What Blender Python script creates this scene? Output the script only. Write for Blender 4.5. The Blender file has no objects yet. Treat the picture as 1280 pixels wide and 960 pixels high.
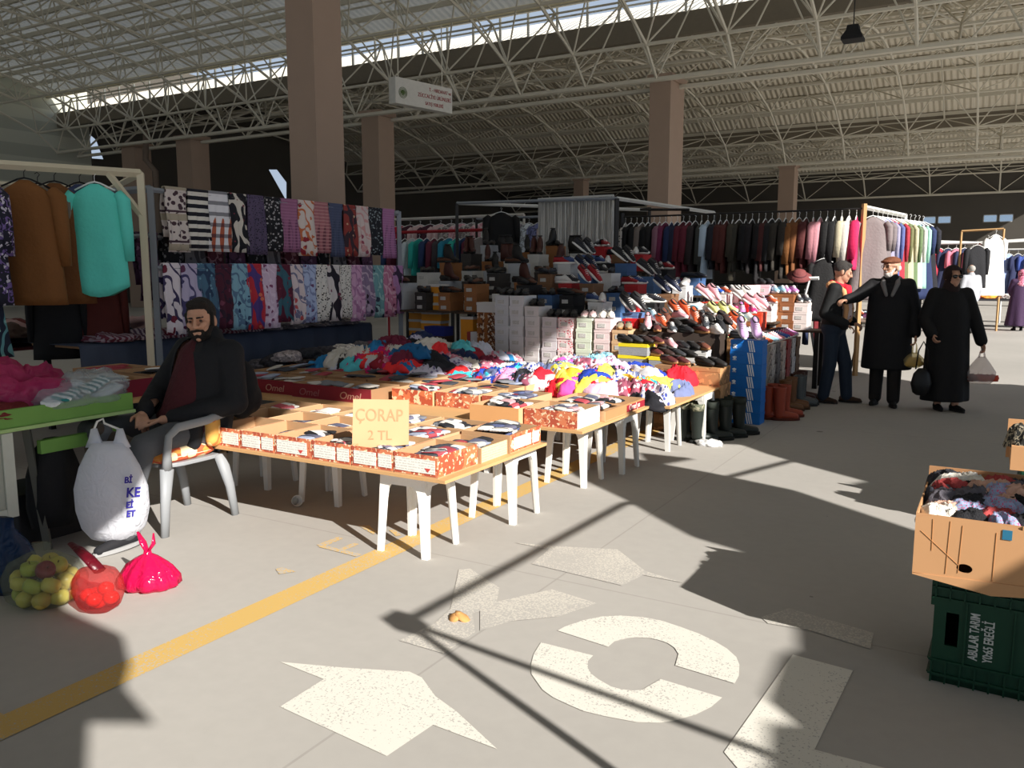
import bpy, bmesh, math, random
from mathutils import Vector, Matrix, noise
R = random.Random(11)
SC = bpy.context.scene
COL = SC.collection
V = Vector
PI = math.pi
# ---------------------------------------------------------------- camera model (photo 1280x960)
FPX, HZ, CH, YAW = 1035.0, 340.0, 1.55, math.radians(30.3)
PITCH = math.atan((480 - HZ) / FPX)
FW = V((-math.sin(YAW) * math.cos(PITCH), math.cos(YAW) * math.cos(PITCH), -math.sin(PITCH)))
RT = V((math.cos(YAW), math.sin(YAW), 0))
UP = RT.cross(FW)
def ray(px, py): return FW + RT * ((px - 640) / FPX) + UP * ((480 - py) / FPX)
def G(px, py, z=0.0):
    d = ray(px, py); return V((0, 0, CH)) + d * ((z - CH) / d.z)
def atX(px, py, X):
    d = ray(px, py); return V((0, 0, CH)) + d * (X / d.x)
def atY(px, py, Y):
    d = ray(px, py); return V((0, 0, CH)) + d * (Y / d.y)
def lerp(a, b, t): return a + (b - a) * t
ORD = ['first', 'second', 'third', 'fourth', 'fifth', 'sixth', 'seventh', 'eighth', 'ninth', 'tenth', 'eleventh', 'twelfth',
       'thirteenth', 'fourteenth', 'fifteenth', 'sixteenth', 'seventeenth', 'eighteenth', 'nineteenth', 'twentieth']
for t in ['twenty', 'thirty', 'forty', 'fifty']:
    if t != 'twenty': ORD.append(t[:-1] + 'ieth')
    ORD += [t + '-' + o for o in ORD[:9]]
# ---------------------------------------------------------------- materials
def lin(c):
    c = c / 255.0
    return c / 12.92 if c <= 0.04045 else ((c + 0.055) / 1.055) ** 2.4
def rgb(c): return (lin(c[0]), lin(c[1]), lin(c[2]), 1)
MC = {}
def mat(c, kind='plain', c2=None, c3=None, sc=10.0, rough=.8, bump=0.0, metal=0.0, var=.10, bsc=30.0, spec=.35):
    key = (tuple(c), kind, c2, c3, sc, rough, bump, metal, var, bsc)
    if key in MC: return MC[key]
    m = bpy.data.materials.new(kind + '_material'); m.use_nodes = True
    nt = m.node_tree; N = nt.nodes; L = nt.links
    b = N['Principled BSDF']; b.inputs['Roughness'].default_value = rough; b.inputs['Metallic'].default_value = metal
    b.inputs['Specular IOR Level'].default_value = spec
    tc = N.new('ShaderNodeTexCoord'); co = tc.outputs['Object']
    def math_(op, a, b_=None):
        n = N.new('ShaderNodeMath'); n.operation = op
        for i, x in enumerate((a, b_)):
            if x is None: continue
            if isinstance(x, (int, float)): n.inputs[i].default_value = x
            else: L.new(x, n.inputs[i])
        return n.outputs[0]
    def mix(f, a, b_):
        n = N.new('ShaderNodeMix'); n.data_type = 'RGBA'
        if isinstance(f, (int, float)): n.inputs[0].default_value = f
        else: L.new(f, n.inputs[0])
        for i, x in ((6, a), (7, b_)):
            if isinstance(x, tuple): n.inputs[i].default_value = x
            else: L.new(x, n.inputs[i])
        return n.outputs[2]
    def nz(s, det=3, w=None):
        n = N.new('ShaderNodeTexNoise'); n.inputs['Scale'].default_value = s; n.inputs['Detail'].default_value = det
        L.new(co if w is None else w, n.inputs['Vector']); return n
    def vor(s, feat='F1', w=None):
        n = N.new('ShaderNodeTexVoronoi'); n.inputs['Scale'].default_value = s; n.feature = feat
        L.new(co if w is None else w, n.inputs['Vector']); return n
    sp = N.new('ShaderNodeSeparateXYZ'); L.new(co, sp.inputs[0])
    A = rgb(c); B = rgb(c2) if c2 else A; D = rgb(c3) if c3 else B
    def stripe(s, duty=.5): return math_('LESS_THAN', math_('FRACT', math_('MULTIPLY', s, sc)), duty)
    col = None
    if kind == 'dots':
        col = mix(math_('LESS_THAN', vor(sc).outputs['Distance'], .33), A, B)
    elif kind == 'floral':
        w = N.new('ShaderNodeMix'); w.data_type = 'RGBA'; w.inputs[0].default_value = .12
        L.new(co, w.inputs[6]); L.new(nz(sc * .6).outputs['Color'], w.inputs[7])
        v = vor(sc * 1.5, 'F1', w.outputs[2])
        f1 = math_('LESS_THAN', v.outputs['Distance'], .42)
        s2 = N.new('ShaderNodeSeparateColor'); L.new(v.outputs['Color'], s2.inputs[0])
        bl = mix(math_('GREATER_THAN', s2.outputs[0], .5), B, D)
        sw = nz(sc * .55, 1); f2 = math_('LESS_THAN', math_('ABSOLUTE', math_('SUBTRACT', sw.outputs[0], .5)), .035)
        col = mix(f2, A, D); col = mix(math_('MULTIPLY', f1, math_('GREATER_THAN', s2.outputs[1], .35)), col, bl)
    elif kind == 'swirl':
        wv = N.new('ShaderNodeTexWave'); wv.inputs['Scale'].default_value = sc * .36; wv.inputs['Distortion'].default_value = 9
        wv.inputs['Detail'].default_value = 1; wv.inputs['Detail Scale'].default_value = 1.2; L.new(co, wv.inputs['Vector'])
        col = mix(math_('GREATER_THAN', wv.outputs['Fac'], .6), A, B)
        col = mix(math_('LESS_THAN', vor(sc * 1.1).outputs['Distance'], .2), col, D)
    elif kind == 'stripesz': col = mix(stripe(sp.outputs[2]), A, B)
    elif kind == 'stripesx': col = mix(stripe(sp.outputs[0]), A, B)
    elif kind == 'stripesy': col = mix(stripe(sp.outputs[1]), A, B)
    elif kind == 'check':
        col = mix(stripe(sp.outputs[0], .35), A, B); col = mix(math_('MULTIPLY', stripe(sp.outputs[2], .35), .7), col, D)
    elif kind == 'bands':     # bordered scarf: broad bands of pattern down the drop
        n = N.new('ShaderNodeTexVoronoi'); n.inputs['Scale'].default_value = sc * 2; L.new(co, n.inputs['Vector'])
        a = mix(math_('LESS_THAN', n.outputs['Distance'], .4), A, D)
        fz = math_('FRACT', math_('MULTIPLY', sp.outputs[2], 3.1))
        col = mix(math_('LESS_THAN', fz, .22), a, B)
        col = mix(math_('LESS_THAN', math_('ABSOLUTE', math_('SUBTRACT', fz, .3)), .035), col, D)
    elif kind == 'print':     # sausage-coloured printed carton
        n1 = nz(sc, 2); n2 = nz(sc * 2.3, 3)
        col = mix(math_('GREATER_THAN', n1.outputs[0], .5), A, B)
        col = mix(math_('GREATER_THAN', n2.outputs[0], .57), col, D)
    elif kind == 'label':     # grey printed lines
        n = nz(90, 2)
        ln = math_('LESS_THAN', math_('FRACT', math_('MULTIPLY', sp.outputs[2], 70.0)), .45)
        col = mix(math_('MULTIPLY', math_('MULTIPLY', ln, math_('GREATER_THAN', n.outputs[0], .46)), .38), A, B)
    elif kind == 'concrete':
        a = mix(nz(.35, 4).outputs[0], rgb([x * .88 for x in c]), rgb([min(255, x * 1.09) for x in c]))
        a = mix(math_('MULTIPLY', nz(14, 5).outputs[0], .22), a, rgb([x * .72 for x in c]))
        vd = vor(1.1); col = mix(math_('MULTIPLY', math_('LESS_THAN', vd.outputs['Distance'], .035), .6), a, rgb((70, 66, 60)))
        vs = vor(2.3); col = mix(math_('MULTIPLY', math_('LESS_THAN', vs.outputs['Distance'], .022), .5), col, rgb((80, 76, 70)))
        jx = math_('LESS_THAN', math_('FRACT', math_('ADD', math_('MULTIPLY', sp.outputs[0], .2), .37)), .0022)
        jy = math_('LESS_THAN', math_('FRACT', math_('ADD', math_('MULTIPLY', sp.outputs[1], .2), .28)), .0022)
        col = mix(math_('MULTIPLY', math_('MAXIMUM', jx, jy), .22), col, rgb((95, 90, 84)))
    elif kind == 'worn':      # road paint worn through to the slab
        n = nz(110, 4); n2 = nz(2.2, 2)
        f = math_('GREATER_THAN', math_('ADD', n.outputs[0], math_('MULTIPLY', n2.outputs[0], .35)), sc)
        col = mix(f, A, B)
    elif kind == 'curtain':
        n = N.new('ShaderNodeTexNoise'); n.inputs['Scale'].default_value = 1; n.inputs['Detail'].default_value = 3
        mp = N.new('ShaderNodeMapping'); mp.inputs['Scale'].default_value = (60, 60, 1.2); L.new(co, mp.inputs[0]); L.new(mp.outputs[0], n.inputs['Vector'])
        col = mix(math_('MULTIPLY', math_('GREATER_THAN', n.outputs[0], .55), .75), A, B)
    else:
        dk = tuple(x * (1 - var) for x in A[:3]) + (1,)
        lt = tuple(min(1, x * (1 + var)) for x in A[:3]) + (1,)
        col = mix(nz(sc, 3).outputs[0], dk, lt)
    L.new(col, b.inputs['Base Color'])
    if bump:
        bp = N.new('ShaderNodeBump'); bp.inputs['Strength'].default_value = bump; bp.inputs['Distance'].default_value = .02
        L.new(nz(bsc, 3).outputs[0], bp.inputs['Height']); L.new(bp.outputs[0], b.inputs['Normal'])
    MC[key] = m
    return m
def sheet_mat(c, name, tint, share):
    """corrugated roof sheet: ribs as bump, slight translucency added to brighten it where share is set"""
    m = bpy.data.materials.new(name); m.use_nodes = True
    nt = m.node_tree; N = nt.nodes; L = nt.links; b = N['Principled BSDF']
    b.inputs['Base Color'].default_value = rgb(c); b.inputs['Roughness'].default_value = .7
    tc = N.new('ShaderNodeTexCoord')
    wv = N.new('ShaderNodeTexWave'); wv.inputs['Scale'].default_value = 1.3; L.new(tc.outputs['Object'], wv.inputs['Vector'])
    bp = N.new('ShaderNodeBump'); bp.inputs['Strength'].default_value = .9; bp.inputs['Distance'].default_value = .06
    L.new(wv.outputs['Fac'], bp.inputs['Height']); L.new(bp.outputs[0], b.inputs['Normal'])
    if share:
        tr = N.new('ShaderNodeBsdfTranslucent'); tr.inputs['Color'].default_value = rgb(tint)
        sp = N.new('ShaderNodeSeparateXYZ'); L.new(tc.outputs['Object'], sp.inputs[0])
        f = N.new('ShaderNodeMath'); f.operation = 'MULTIPLY'; f.inputs[1].default_value = 1 / 3.2; L.new(sp.outputs[0], f.inputs[0])
        g = N.new('ShaderNodeMath'); g.operation = 'FRACT'; L.new(f.outputs[0], g.inputs[0])
        h = N.new('ShaderNodeMath'); h.operation = 'LESS_THAN'; h.inputs[1].default_value = share; L.new(g.outputs[0], h.inputs[0])
        k = N.new('ShaderNodeMath'); k.operation = 'MULTIPLY'; k.inputs[1].default_value = .085; L.new(h.outputs[0], k.inputs[0])
        mx = N.new('ShaderNodeMixShader'); L.new(k.outputs[0], mx.inputs[0]); L.new(b.outputs[0], mx.inputs[1]); L.new(tr.outputs[0], mx.inputs[2])
        L.new(mx.outputs[0], N['Material Output'].inputs[0])
    return m
def film(c, alpha, rough=.18):
    """thin plastic bag film"""
    key = ('film', tuple(c), alpha, rough)
    if key in MC: return MC[key]
    m = bpy.data.materials.new('plastic_film'); m.use_nodes = True
    N = m.node_tree.nodes; L = m.node_tree.links; b = N['Principled BSDF']
    b.inputs['Base Color'].default_value = rgb(c); b.inputs['Roughness'].default_value = rough
    tr = N.new('ShaderNodeBsdfTransparent'); tr.inputs[0].default_value = tuple(lerp(1, x, .55) for x in rgb(c)[:3]) + (1,)
    tl = N.new('ShaderNodeBsdfTranslucent'); tl.inputs[0].default_value = rgb(c)
    m1 = N.new('ShaderNodeMixShader'); m1.inputs[0].default_value = .4; L.new(b.outputs[0], m1.inputs[1]); L.new(tl.outputs[0], m1.inputs[2])
    m2 = N.new('ShaderNodeMixShader'); m2.inputs[0].default_value = alpha; L.new(tr.outputs[0], m2.inputs[1]); L.new(m1.outputs[0], m2.inputs[2])
    tc = N.new('ShaderNodeTexCoord'); n = N.new('ShaderNodeTexNoise'); n.inputs['Scale'].default_value = 14; n.inputs['Distortion'].default_value = 1.5
    L.new(tc.outputs['Object'], n.inputs['Vector']); bp = N.new('ShaderNodeBump'); bp.inputs['Strength'].default_value = .5; bp.inputs['Distance'].default_value = .03
    L.new(n.outputs[0], bp.inputs['Height']); L.new(bp.outputs[0], b.inputs['Normal'])
    L.new(m2.outputs[0], N['Material Output'].inputs[0]); MC[key] = m
    return m
# ---------------------------------------------------------------- objects
SEEN = {}
def tag(o, label=None, cat=None, group=None, kind=None):
    if label:
        SEEN[label] = SEEN.get(label, 0) + 1
        o['label'] = label
    if cat: o['category'] = cat
    if group: o['group'] = group
    if kind: o['kind'] = kind
    return o
def thing(name, label, cat, loc=(0, 0, 0), rz=0.0, group=None, rot=None):
    o = bpy.data.objects.new(name, None); COL.objects.link(o)
    o.empty_display_size = .1; o.location = loc; o.rotation_euler = rot if rot else (0, 0, rz)
    return tag(o, label, cat, group)
class M:
    def __init__(s): s.v = []; s.f = []; s.mi = []
    def add(s, vs, fs, mi=0):
        n = len(s.v); s.v += [tuple(v) for v in vs]; s.f += [tuple(i + n for i in f) for f in fs]
        s.mi += (list(mi) if isinstance(mi, (list, tuple)) else [mi] * len(fs)); return s
    BF = [(0, 3, 2, 1), (4, 5, 6, 7), (0, 1, 5, 4), (1, 2, 6, 5), (2, 3, 7, 6), (3, 0, 4, 7)]
    def box(s, x0, x1, y0, y1, z0, z1, mi=0):
        return s.add([(x0, y0, z0), (x1, y0, z0), (x1, y1, z0), (x0, y1, z0), (x0, y0, z1), (x1, y0, z1), (x1, y1, z1), (x0, y1, z1)], M.BF, mi)
    def obox(s, c, size, mx=None, mi=0):
        a, b, d = (x / 2 for x in size); c = V(c)
        vs = [V(p) for p in ((-a, -b, -d), (a, -b, -d), (a, b, -d), (-a, b, -d), (-a, -b, d), (a, -b, d), (a, b, d), (-a, b, d))]
        return s.add([c + (mx @ v if mx else v) for v in vs], M.BF, mi)
    def loft(s, rings, mi=0, cap=True, closed=True):
        n = len(rings[0]); vs = [p for r in rings for p in r]; fs = []
        for i in range(len(rings) - 1):
            for j in range(n if closed else n - 1):
                k = (j + 1) % n
                fs.append((i * n + j, i * n + k, (i + 1) * n + k, (i + 1) * n + j))
        if cap and closed:
            fs.append(tuple(reversed(range(n)))); fs.append(tuple(range((len(rings) - 1) * n, len(rings) * n)))
        return s.add(vs, fs, mi)
    def tube(s, pts, rad, n=8, mi=0, cap=True, flat=1.0):
        pts = [V(p) for p in pts]; rings = []
        if not isinstance(rad, (list, tuple)): rad = [rad] * len(pts)
        u = None
        for i, p in enumerate(pts):
            d = (pts[min(i + 1, len(pts) - 1)] - pts[max(i - 1, 0)]).normalized()
            if u is None:
                u = d.cross(V((0, 0, 1)) if abs(d.z) < .9 else V((1, 0, 0))).normalized()
            u = (u - d * u.dot(d)).normalized(); w = d.cross(u)
            rings.append([p + (u * math.cos(2 * PI * k / n) + w * math.sin(2 * PI * k / n) * flat) * rad[i] for k in range(n)])
        return s.loft(rings, mi, cap)
    def bar(s, p0, p1, w, mi=0):       # square bar
        return s.tube([p0, p1], w * .707, 4, mi)
    def ell(s, c, r, mx=None, mi=0, nu=16, nv=10):
        c = V(c); rings = []
        for i in range(nv + 1):
            t = PI * min(max(i / nv, .02), .98)
            rings.append([c + ((mx @ V((r[0] * math.sin(t) * math.cos(2 * PI * k / nu), r[1] * math.sin(t) * math.sin(2 * PI * k / nu), -r[2] * math.cos(t)))) if mx else
                          V((r[0] * math.sin(t) * math.cos(2 * PI * k / nu), r[1] * math.sin(t) * math.sin(2 * PI * k / nu), -r[2] * math.cos(t)))) for k in range(nu)])
        return s.loft(rings, mi)
    def caps(s, p0, p1, r0, r1=None, n=14, mi=0, flat=1.0):
        r1 = r0 if r1 is None else r1; p0 = V(p0); p1 = V(p1); d = (p1 - p0)
        if d.length < 1e-5: return s.ell(p0, (r0,) * 3, mi=mi)
        d.normalize(); pts = []; rr = []
        for a in (90, 65, 40, 15): pts.append(p0 - d * r0 * math.sin(math.radians(a))); rr.append(max(.0005, r0 * math.cos(math.radians(a))))
        for a in (15, 40, 65, 90): pts.append(p1 + d * r1 * math.sin(math.radians(a))); rr.append(max(.0005, r1 * math.cos(math.radians(a))))
        return s.tube(pts, rr, n, mi, True, flat)
    def chain(s, pts, rads, **k):
        for i in range(len(pts) - 1): s.caps(pts[i], pts[i + 1], rads[i], rads[i + 1], **k)
        return s
    def prism(s, poly, z0, z1, mi=0):
        n = len(poly)
        return s.loft([[V((p[0], p[1], z0)) for p in poly], [V((p[0], p[1], z1)) for p in poly]], mi)
    def lathe(s, prof, c=(0, 0, 0), n=20, mi=0):
        c = V(c)
        return s.loft([[c + V((r * math.cos(2 * PI * k / n), r * math.sin(2 * PI * k / n), z)) for k in range(n)] for r, z in prof], mi)
    def mesh(s, name='mesh', smooth=False, mats=()):
        me = bpy.data.meshes.new(name); me.from_pydata(s.v, [], s.f); me.polygons.foreach_set('material_index', s.mi)
        if smooth: me.polygons.foreach_set('use_smooth', [True] * len(s.f))
        for m in mats: me.materials.append(m)
        me.update()
        bm = bmesh.new(); bm.from_mesh(me); bmesh.ops.recalc_face_normals(bm, faces=bm.faces); bm.to_mesh(me); bm.free()
        return me
    def build(s, name, mats, parent=None, smooth=False, bevel=0.0, label=None):
        if not isinstance(mats, (list, tuple)): mats = [mats]
        o = put(name, s.mesh(name, smooth, mats), parent)
        if bevel: bev(o, bevel)
        if label: o['label'] = label
        return o
def bev(o, w, seg=2):
    b = o.modifiers.new('bevel', 'BEVEL'); b.width = w; b.segments = seg; b.limit_method = 'ANGLE'; b.angle_limit = math.radians(40)
def put(name, me, parent=None, loc=None, rot=None, mats=None, scale=None):
    o = bpy.data.objects.new(name, me); COL.objects.link(o)
    if parent: o.parent = parent
    if loc is not None: o.location = loc
    if rot is not None: o.rotation_euler = rot
    if scale is not None: o.scale = scale
    if mats:
        for i, m in enumerate(mats):
            o.material_slots[i].link = 'OBJECT'; o.material_slots[i].material = m
    return o
def structure(name, m, mats, smooth=False):
    o = m.build(name, mats, None, smooth); o['kind'] = 'structure'; return o
def remesh(m, name, mats, parent, voxel, smooth=5, cut=None, mfun=None, solid=0.0):
    """fuse overlapping volumes into one continuous surface"""
    me = m.mesh('tmp'); o = bpy.data.objects.new('tmp', me); COL.objects.link(o)
    r = o.modifiers.new('r', 'REMESH'); r.mode = 'VOXEL'; r.voxel_size = voxel
    if smooth:
        k = o.modifiers.new('s', 'SMOOTH'); k.factor = .5; k.iterations = smooth
    dg = bpy.context.evaluated_depsgraph_get(); e = o.evaluated_get(dg)
    nm = bpy.data.meshes.new_from_object(e); nm.name = name
    bpy.data.objects.remove(o); bpy.data.meshes.remove(me)
    if cut:
        bm = bmesh.new(); bm.from_mesh(nm)
        bmesh.ops.delete(bm, geom=[f for f in bm.faces if cut(f.calc_center_median())], context='FACES'); bm.to_mesh(nm); bm.free()
    nm.materials.clear()
    for x in (mats if isinstance(mats, (list, tuple)) else [mats]): nm.materials.append(x)
    nm.polygons.foreach_set('use_smooth', [True] * len(nm.polygons))
    nm.polygons.foreach_set('material_index', [mfun(p.center) if mfun else 0 for p in nm.polygons])
    nm.update()
    ob = put(name, nm, parent)
    if solid:
        k = ob.modifiers.new('t', 'SOLIDIFY'); k.thickness = solid; k.offset = 1
    return ob
def text(body, size, name, m, parent, loc, rot, depth=.002, align='LEFT', sx=1.0, bold=0.0, shear=0.0):
    c = bpy.data.curves.new(name, 'FONT'); c.body = body; c.size = size; c.extrude = depth; c.align_x = align; c.offset = bold; c.shear = shear
    t = bpy.data.objects.new('tmp', c); COL.objects.link(t)
    me = bpy.data.meshes.new_from_object(t.evaluated_get(bpy.context.evaluated_depsgraph_get())); bpy.data.objects.remove(t)
    me.materials.clear(); me.materials.append(m)
    o = bpy.data.objects.new(name, me); COL.objects.link(o)
    o.parent = parent; o.location = loc; o.rotation_euler = rot; o.scale = (sx, 1, 1)
    return o
# ================================================================= PEOPLE (y forward, x to the person's right, z up)
SKIN = mat((196, 148, 122), sc=25, var=.08, rough=.55)
SKIN2 = mat((186, 140, 116), sc=25, var=.08, rough=.55)
BLACK = mat((20, 20, 23), bump=.3, bsc=18)
HAIR = mat((30, 25, 22), bump=.8, bsc=160, rough=.6)
def frame(c, fwd, up=(0, 0, 1)):
    f = V(fwd).normalized(); u = V(up); r = f.cross(u).normalized(); u = r.cross(f); c = V(c)
    mx = Matrix((r, f, u)).transposed()
    return lambda x, y, z: c + mx @ V((x, y, z)), mx
def head(b, c, fwd, up, neck, s=1.0):
    h, mx = frame(c, fwd, up)
    sc = lambda *a: tuple(x * s for x in a)
    E = lambda p, r: b.ell(h(*sc(*p)), sc(*r), mx)
    C_ = lambda p, q, r0, r1=None: b.caps(h(*sc(*p)), h(*sc(*q)), r0 * s, (r1 or r0) * s)
    E((0, -.012, .028), (.075, .096, .096)); E((0, .03, -.045), (.058, .06, .068))
    C_((0, .07, -.092), (0, .072, -.092), .021)
    C_((0, .094, .022), (0, .113, -.022), .008, .013); C_((-.013, .098, -.026), (.013, .098, -.026), .009)
    C_((-.034, .082, .03), (.034, .082, .03), .013); C_((-.04, .07, -.012), (-.03, .075, -.02), .02); C_((.04, .07, -.012), (.03, .075, -.02), .02)
    C_((-.02, .086, -.058), (.02, .086, -.058), .0085); C_((-.017, .086, -.069), (.017, .086, -.069), .008)
    for q in (-1, 1): E((q * .077, -.008, -.008), (.012, .02, .033))
    b.caps(h(*sc(0, -.02, -.06)), V(neck), .053 * s, .062 * s)
    return h, mx, s
def eyes(par, h, s, brow=None):
    for q in (-1, 1):
        m = M(); m.ell(h(q * .031 * s, .087 * s, .009 * s), (.011 * s, .008 * s, .0065 * s)); m.build('eye', mat((60, 45, 38), rough=.3), par, True)
        if brow:
            m = M(); m.caps(h(q * .015 * s, .097 * s, .028 * s), h(q * .046 * s, .086 * s, .03 * s), .0055 * s, .004 * s); m.build('eyebrow', brow, par, True)
def hand(b, wrist, d, nrm, s=1.0, curl=.6, side=1):
    """palm, four unequal bent fingers and a thumb from the palm's side"""
    d = V(d).normalized(); n = V(nrm); n = (n - d * n.dot(d)).normalized(); w = d.cross(n) * side
    W = V(wrist); pc = W + d * .048 * s
    b.caps(W - d * .02 * s, W + d * .012 * s, .026 * s, .027 * s)
    for k in (-1.5, -.5, .5, 1.5): b.caps(W + d * .015 * s + w * k * .011 * s, W + d * .08 * s + w * k * .0185 * s, .0145 * s, .0115 * s)
    for k, ln in ((-1.5, .060), (-.5, .076), (.5, .082), (1.5, .072)):
        p = W + d * .085 * s + w * k * .0195 * s
        a = curl * .55; q = p + (d * math.cos(a) + n * math.sin(a)) * ln * .5 * s
        a = curl * 1.5; r = q + (d * math.cos(a) + n * math.sin(a)) * ln * .32 * s
        a = curl * 2.2; t = r + (d * math.cos(a) + n * math.sin(a)) * ln * .24 * s
        b.chain([p, q, r, t], [.0098 * s, .009 * s, .0082 * s, .0072 * s], n=8)
    p = W + d * .028 * s + w * .026 * s; q = p + (d * .6 + w * .65 + n * .3).normalized() * .04 * s; r = q + (d * .9 + w * .2 + n * .35).normalized() * .032 * s
    b.chain([p, q, r], [.0135 * s, .0115 * s, .0085 * s], n=8)
def shoe_on(par, ankle, toe_dir, m, sole, s=1.0, up=(0, 0, 1)):
    h, mx = frame(ankle, toe_dir, up)
    b = M(); b.caps(h(0, -.05 * s, -.045 * s), h(0, .08 * s, -.05 * s), .04 * s, .038 * s); b.caps(h(0, .06 * s, -.05 * s), h(0, .16 * s, -.062 * s), .04 * s, .03 * s)
    b.caps(h(0, -.03 * s, -.04 * s), h(0, -.01 * s, .02 * s), .043 * s, .044 * s)
    o = remesh(b, 'shoe', m, par, .008, 4)
    r = []
    for z in (-.088 * s, -.066 * s):
        r.append([h(math.sin(t) * .046 * s * (1 - .15 * math.cos(t)), .05 * s + math.cos(t) * .145 * s, z) for t in [2 * PI * k / 20 for k in range(20)]])
    q = M(); q.loft(r); q.build('sole', sole, o)
    return o
# ---- seated stallholder
man = thing('person', 'bearded man in black jacket and dark red sweater sitting on grey plastic chair', 'person', (-4.36, 3.30, 0), PI)
b = M()
NK = (0.0, -.27, 1.10)
hF = V((-.52, .85, -.09))
h, mx, s = head(b, (-.015, -.235, 1.245), hF, (.06, .05, 1), NK, 1.08)
b.caps((-.17, -.28, 1.04), (.17, -.28, 1.04), .075); b.caps((0, -.25, .95), (0, -.14, .62), .135, .14); b.caps((-.09, -.12, .56), (.09, -.12, .56), .12)
LA = [(-.20, -.29, 1.04), (-.28, -.25, .74), (-.06, .07, .665)]; RA = [(.20, -.29, 1.04), (.28, -.12, .78), (.12, .12, .69)]
for a in (LA, RA): b.chain(a, [.055, .043, .03])
hand(b, (-.045, .09, .663), (.8, .45, -.15), (.1, .2, -1), 1.05, .75, 1)
hand(b, (.115, .13, .688), (-.7, .5, -.12), (0, .2, -1), 1.0, .6, -1)
LLg = [(-.09, -.10, .56), (-.13, .31, .545), (-.20, .50, .11)]; RLg = [(.10, -.10, .56), (.33, .33, .60), (.06, .44, .625)]
for a in (LLg, RLg): b.chain(a, [.075, .055, .04])
remesh(b, 'body', SKIN, man, .0052, 3)
eyes(man, h, s, HAIR)
m = M(); m.ell(h(0, -.026 * s, .044 * s), (.082 * s, .098 * s, .094 * s), mx); m.ell(h(0, .03 * s, .098 * s), (.062 * s, .05 * s, .034 * s), mx)
for q in (-1, 1): m.caps(h(q * .072 * s, .012 * s, .04 * s), h(q * .07 * s, .02 * s, -.03 * s), .016 * s, .013 * s)
remesh(m, 'hair', HAIR, man, .007, 2)
m = M()
m.ell(h(0, .036 * s, -.076 * s), (.059 * s, .060 * s, .046 * s), mx)
for q in (-1, 1): m.caps(h(q * .066 * s, .02 * s, -.03 * s), h(q * .045 * s, .06 * s, -.075 * s), .013 * s, .018 * s); m.caps(h(q * .03 * s, .088 * s, -.048 * s), h(0, .096 * s, -.044 * s), .0065 * s); m.caps(h(q * .033 * s, .086 * s, -.05 * s), h(q * .03 * s, .082 * s, -.08 * s), .009 * s)
remesh(m, 'beard', HAIR, man, .006, 2)
# sweater, jacket, trousers
SW = mat((70, 22, 30), bump=.35, bsc=60, sc=6); JK = mat((25, 26, 30), bump=.3, bsc=22, sc=4); TR = mat((84, 86, 90), bump=.2, bsc=60, sc=4)
m = M(); m.caps((-.12, -.27, 1.02), (.12, -.27, 1.02), .085); m.caps((0, -.24, .98), (0, -.11, .66), .155, .172); m.caps((-.08, -.08, .60), (.08, -.08, .60), .135); m.caps((0, -.26, 1.06), (0, -.25, 1.115), .082, .068)
remesh(m, 'sweater', SW, man, .011, 5)
m = M(); m.caps((-.175, -.29, 1.03), (.175, -.29, 1.03), .098); m.caps((-.05, -.28, .97), (-.055, -.18, .58), .175, .178); m.caps((.05, -.28, .97), (.055, -.18, .58), .175, .178)
for a, q in ((LA, -1), (RA, 1)):
    m.chain([a[0], tuple(lerp(a[0][i], a[1][i], .5) for i in range(3)), a[1], tuple(lerp(a[1][i], a[2][i], .55) for i in range(3)), tuple(lerp(a[1][i], a[2][i], .93) for i in range(3))], [.088, .08, .074, .062, .05])
    m.caps((q * .15, -.02, .6), (q * .17, .0, .52), .07, .05)
m.caps((0, -.30, 1.08), (0, -.295, 1.135), .10, .09)
def cutj(p):
    w = .07 + max(0, 1.06 - p.z) * .19
    return p.y < .05 and p.y > -.24 + (1.0 - p.z) * .2 and -w * .8 < p.x - .02 < min(.125, w * 1.3) and p.z > .5
remesh(m, 'jacket', JK, man, .011, 6, cut=cutj, solid=.006)
m = M()
m.chain([LLg[0], (-.115, .10, .565), LLg[1], (-.16, .40, .35), (-.2, .495, .10)], [.105, .092, .078, .068, .062]); m.chain([RLg[0], (.21, .12, .59), RLg[1], (.2, .39, .61), (.06, .435, .63)], [.105, .092, .076, .066, .062])
m.caps((-.09, -.13, .57), (.09, -.13, .57), .14); m.caps((0, -.10, .62), (0, -.08, .62), .15)
remesh(m, 'trousers', TR, man, .011, 5)
BRN = mat((66, 56, 48), sc=20, var=.35, rough=.7)
shoe_on(man, (-.20, .505, .10), (.05, .95, -.05), mat((28, 28, 32)), mat((150, 150, 150)), 1.0)
shoe_on(man, (.045, .445, .635), (-.85, -.25, -.12), BRN, mat((120, 116, 108)), 1.0, up=(0, .75, .6))
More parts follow.
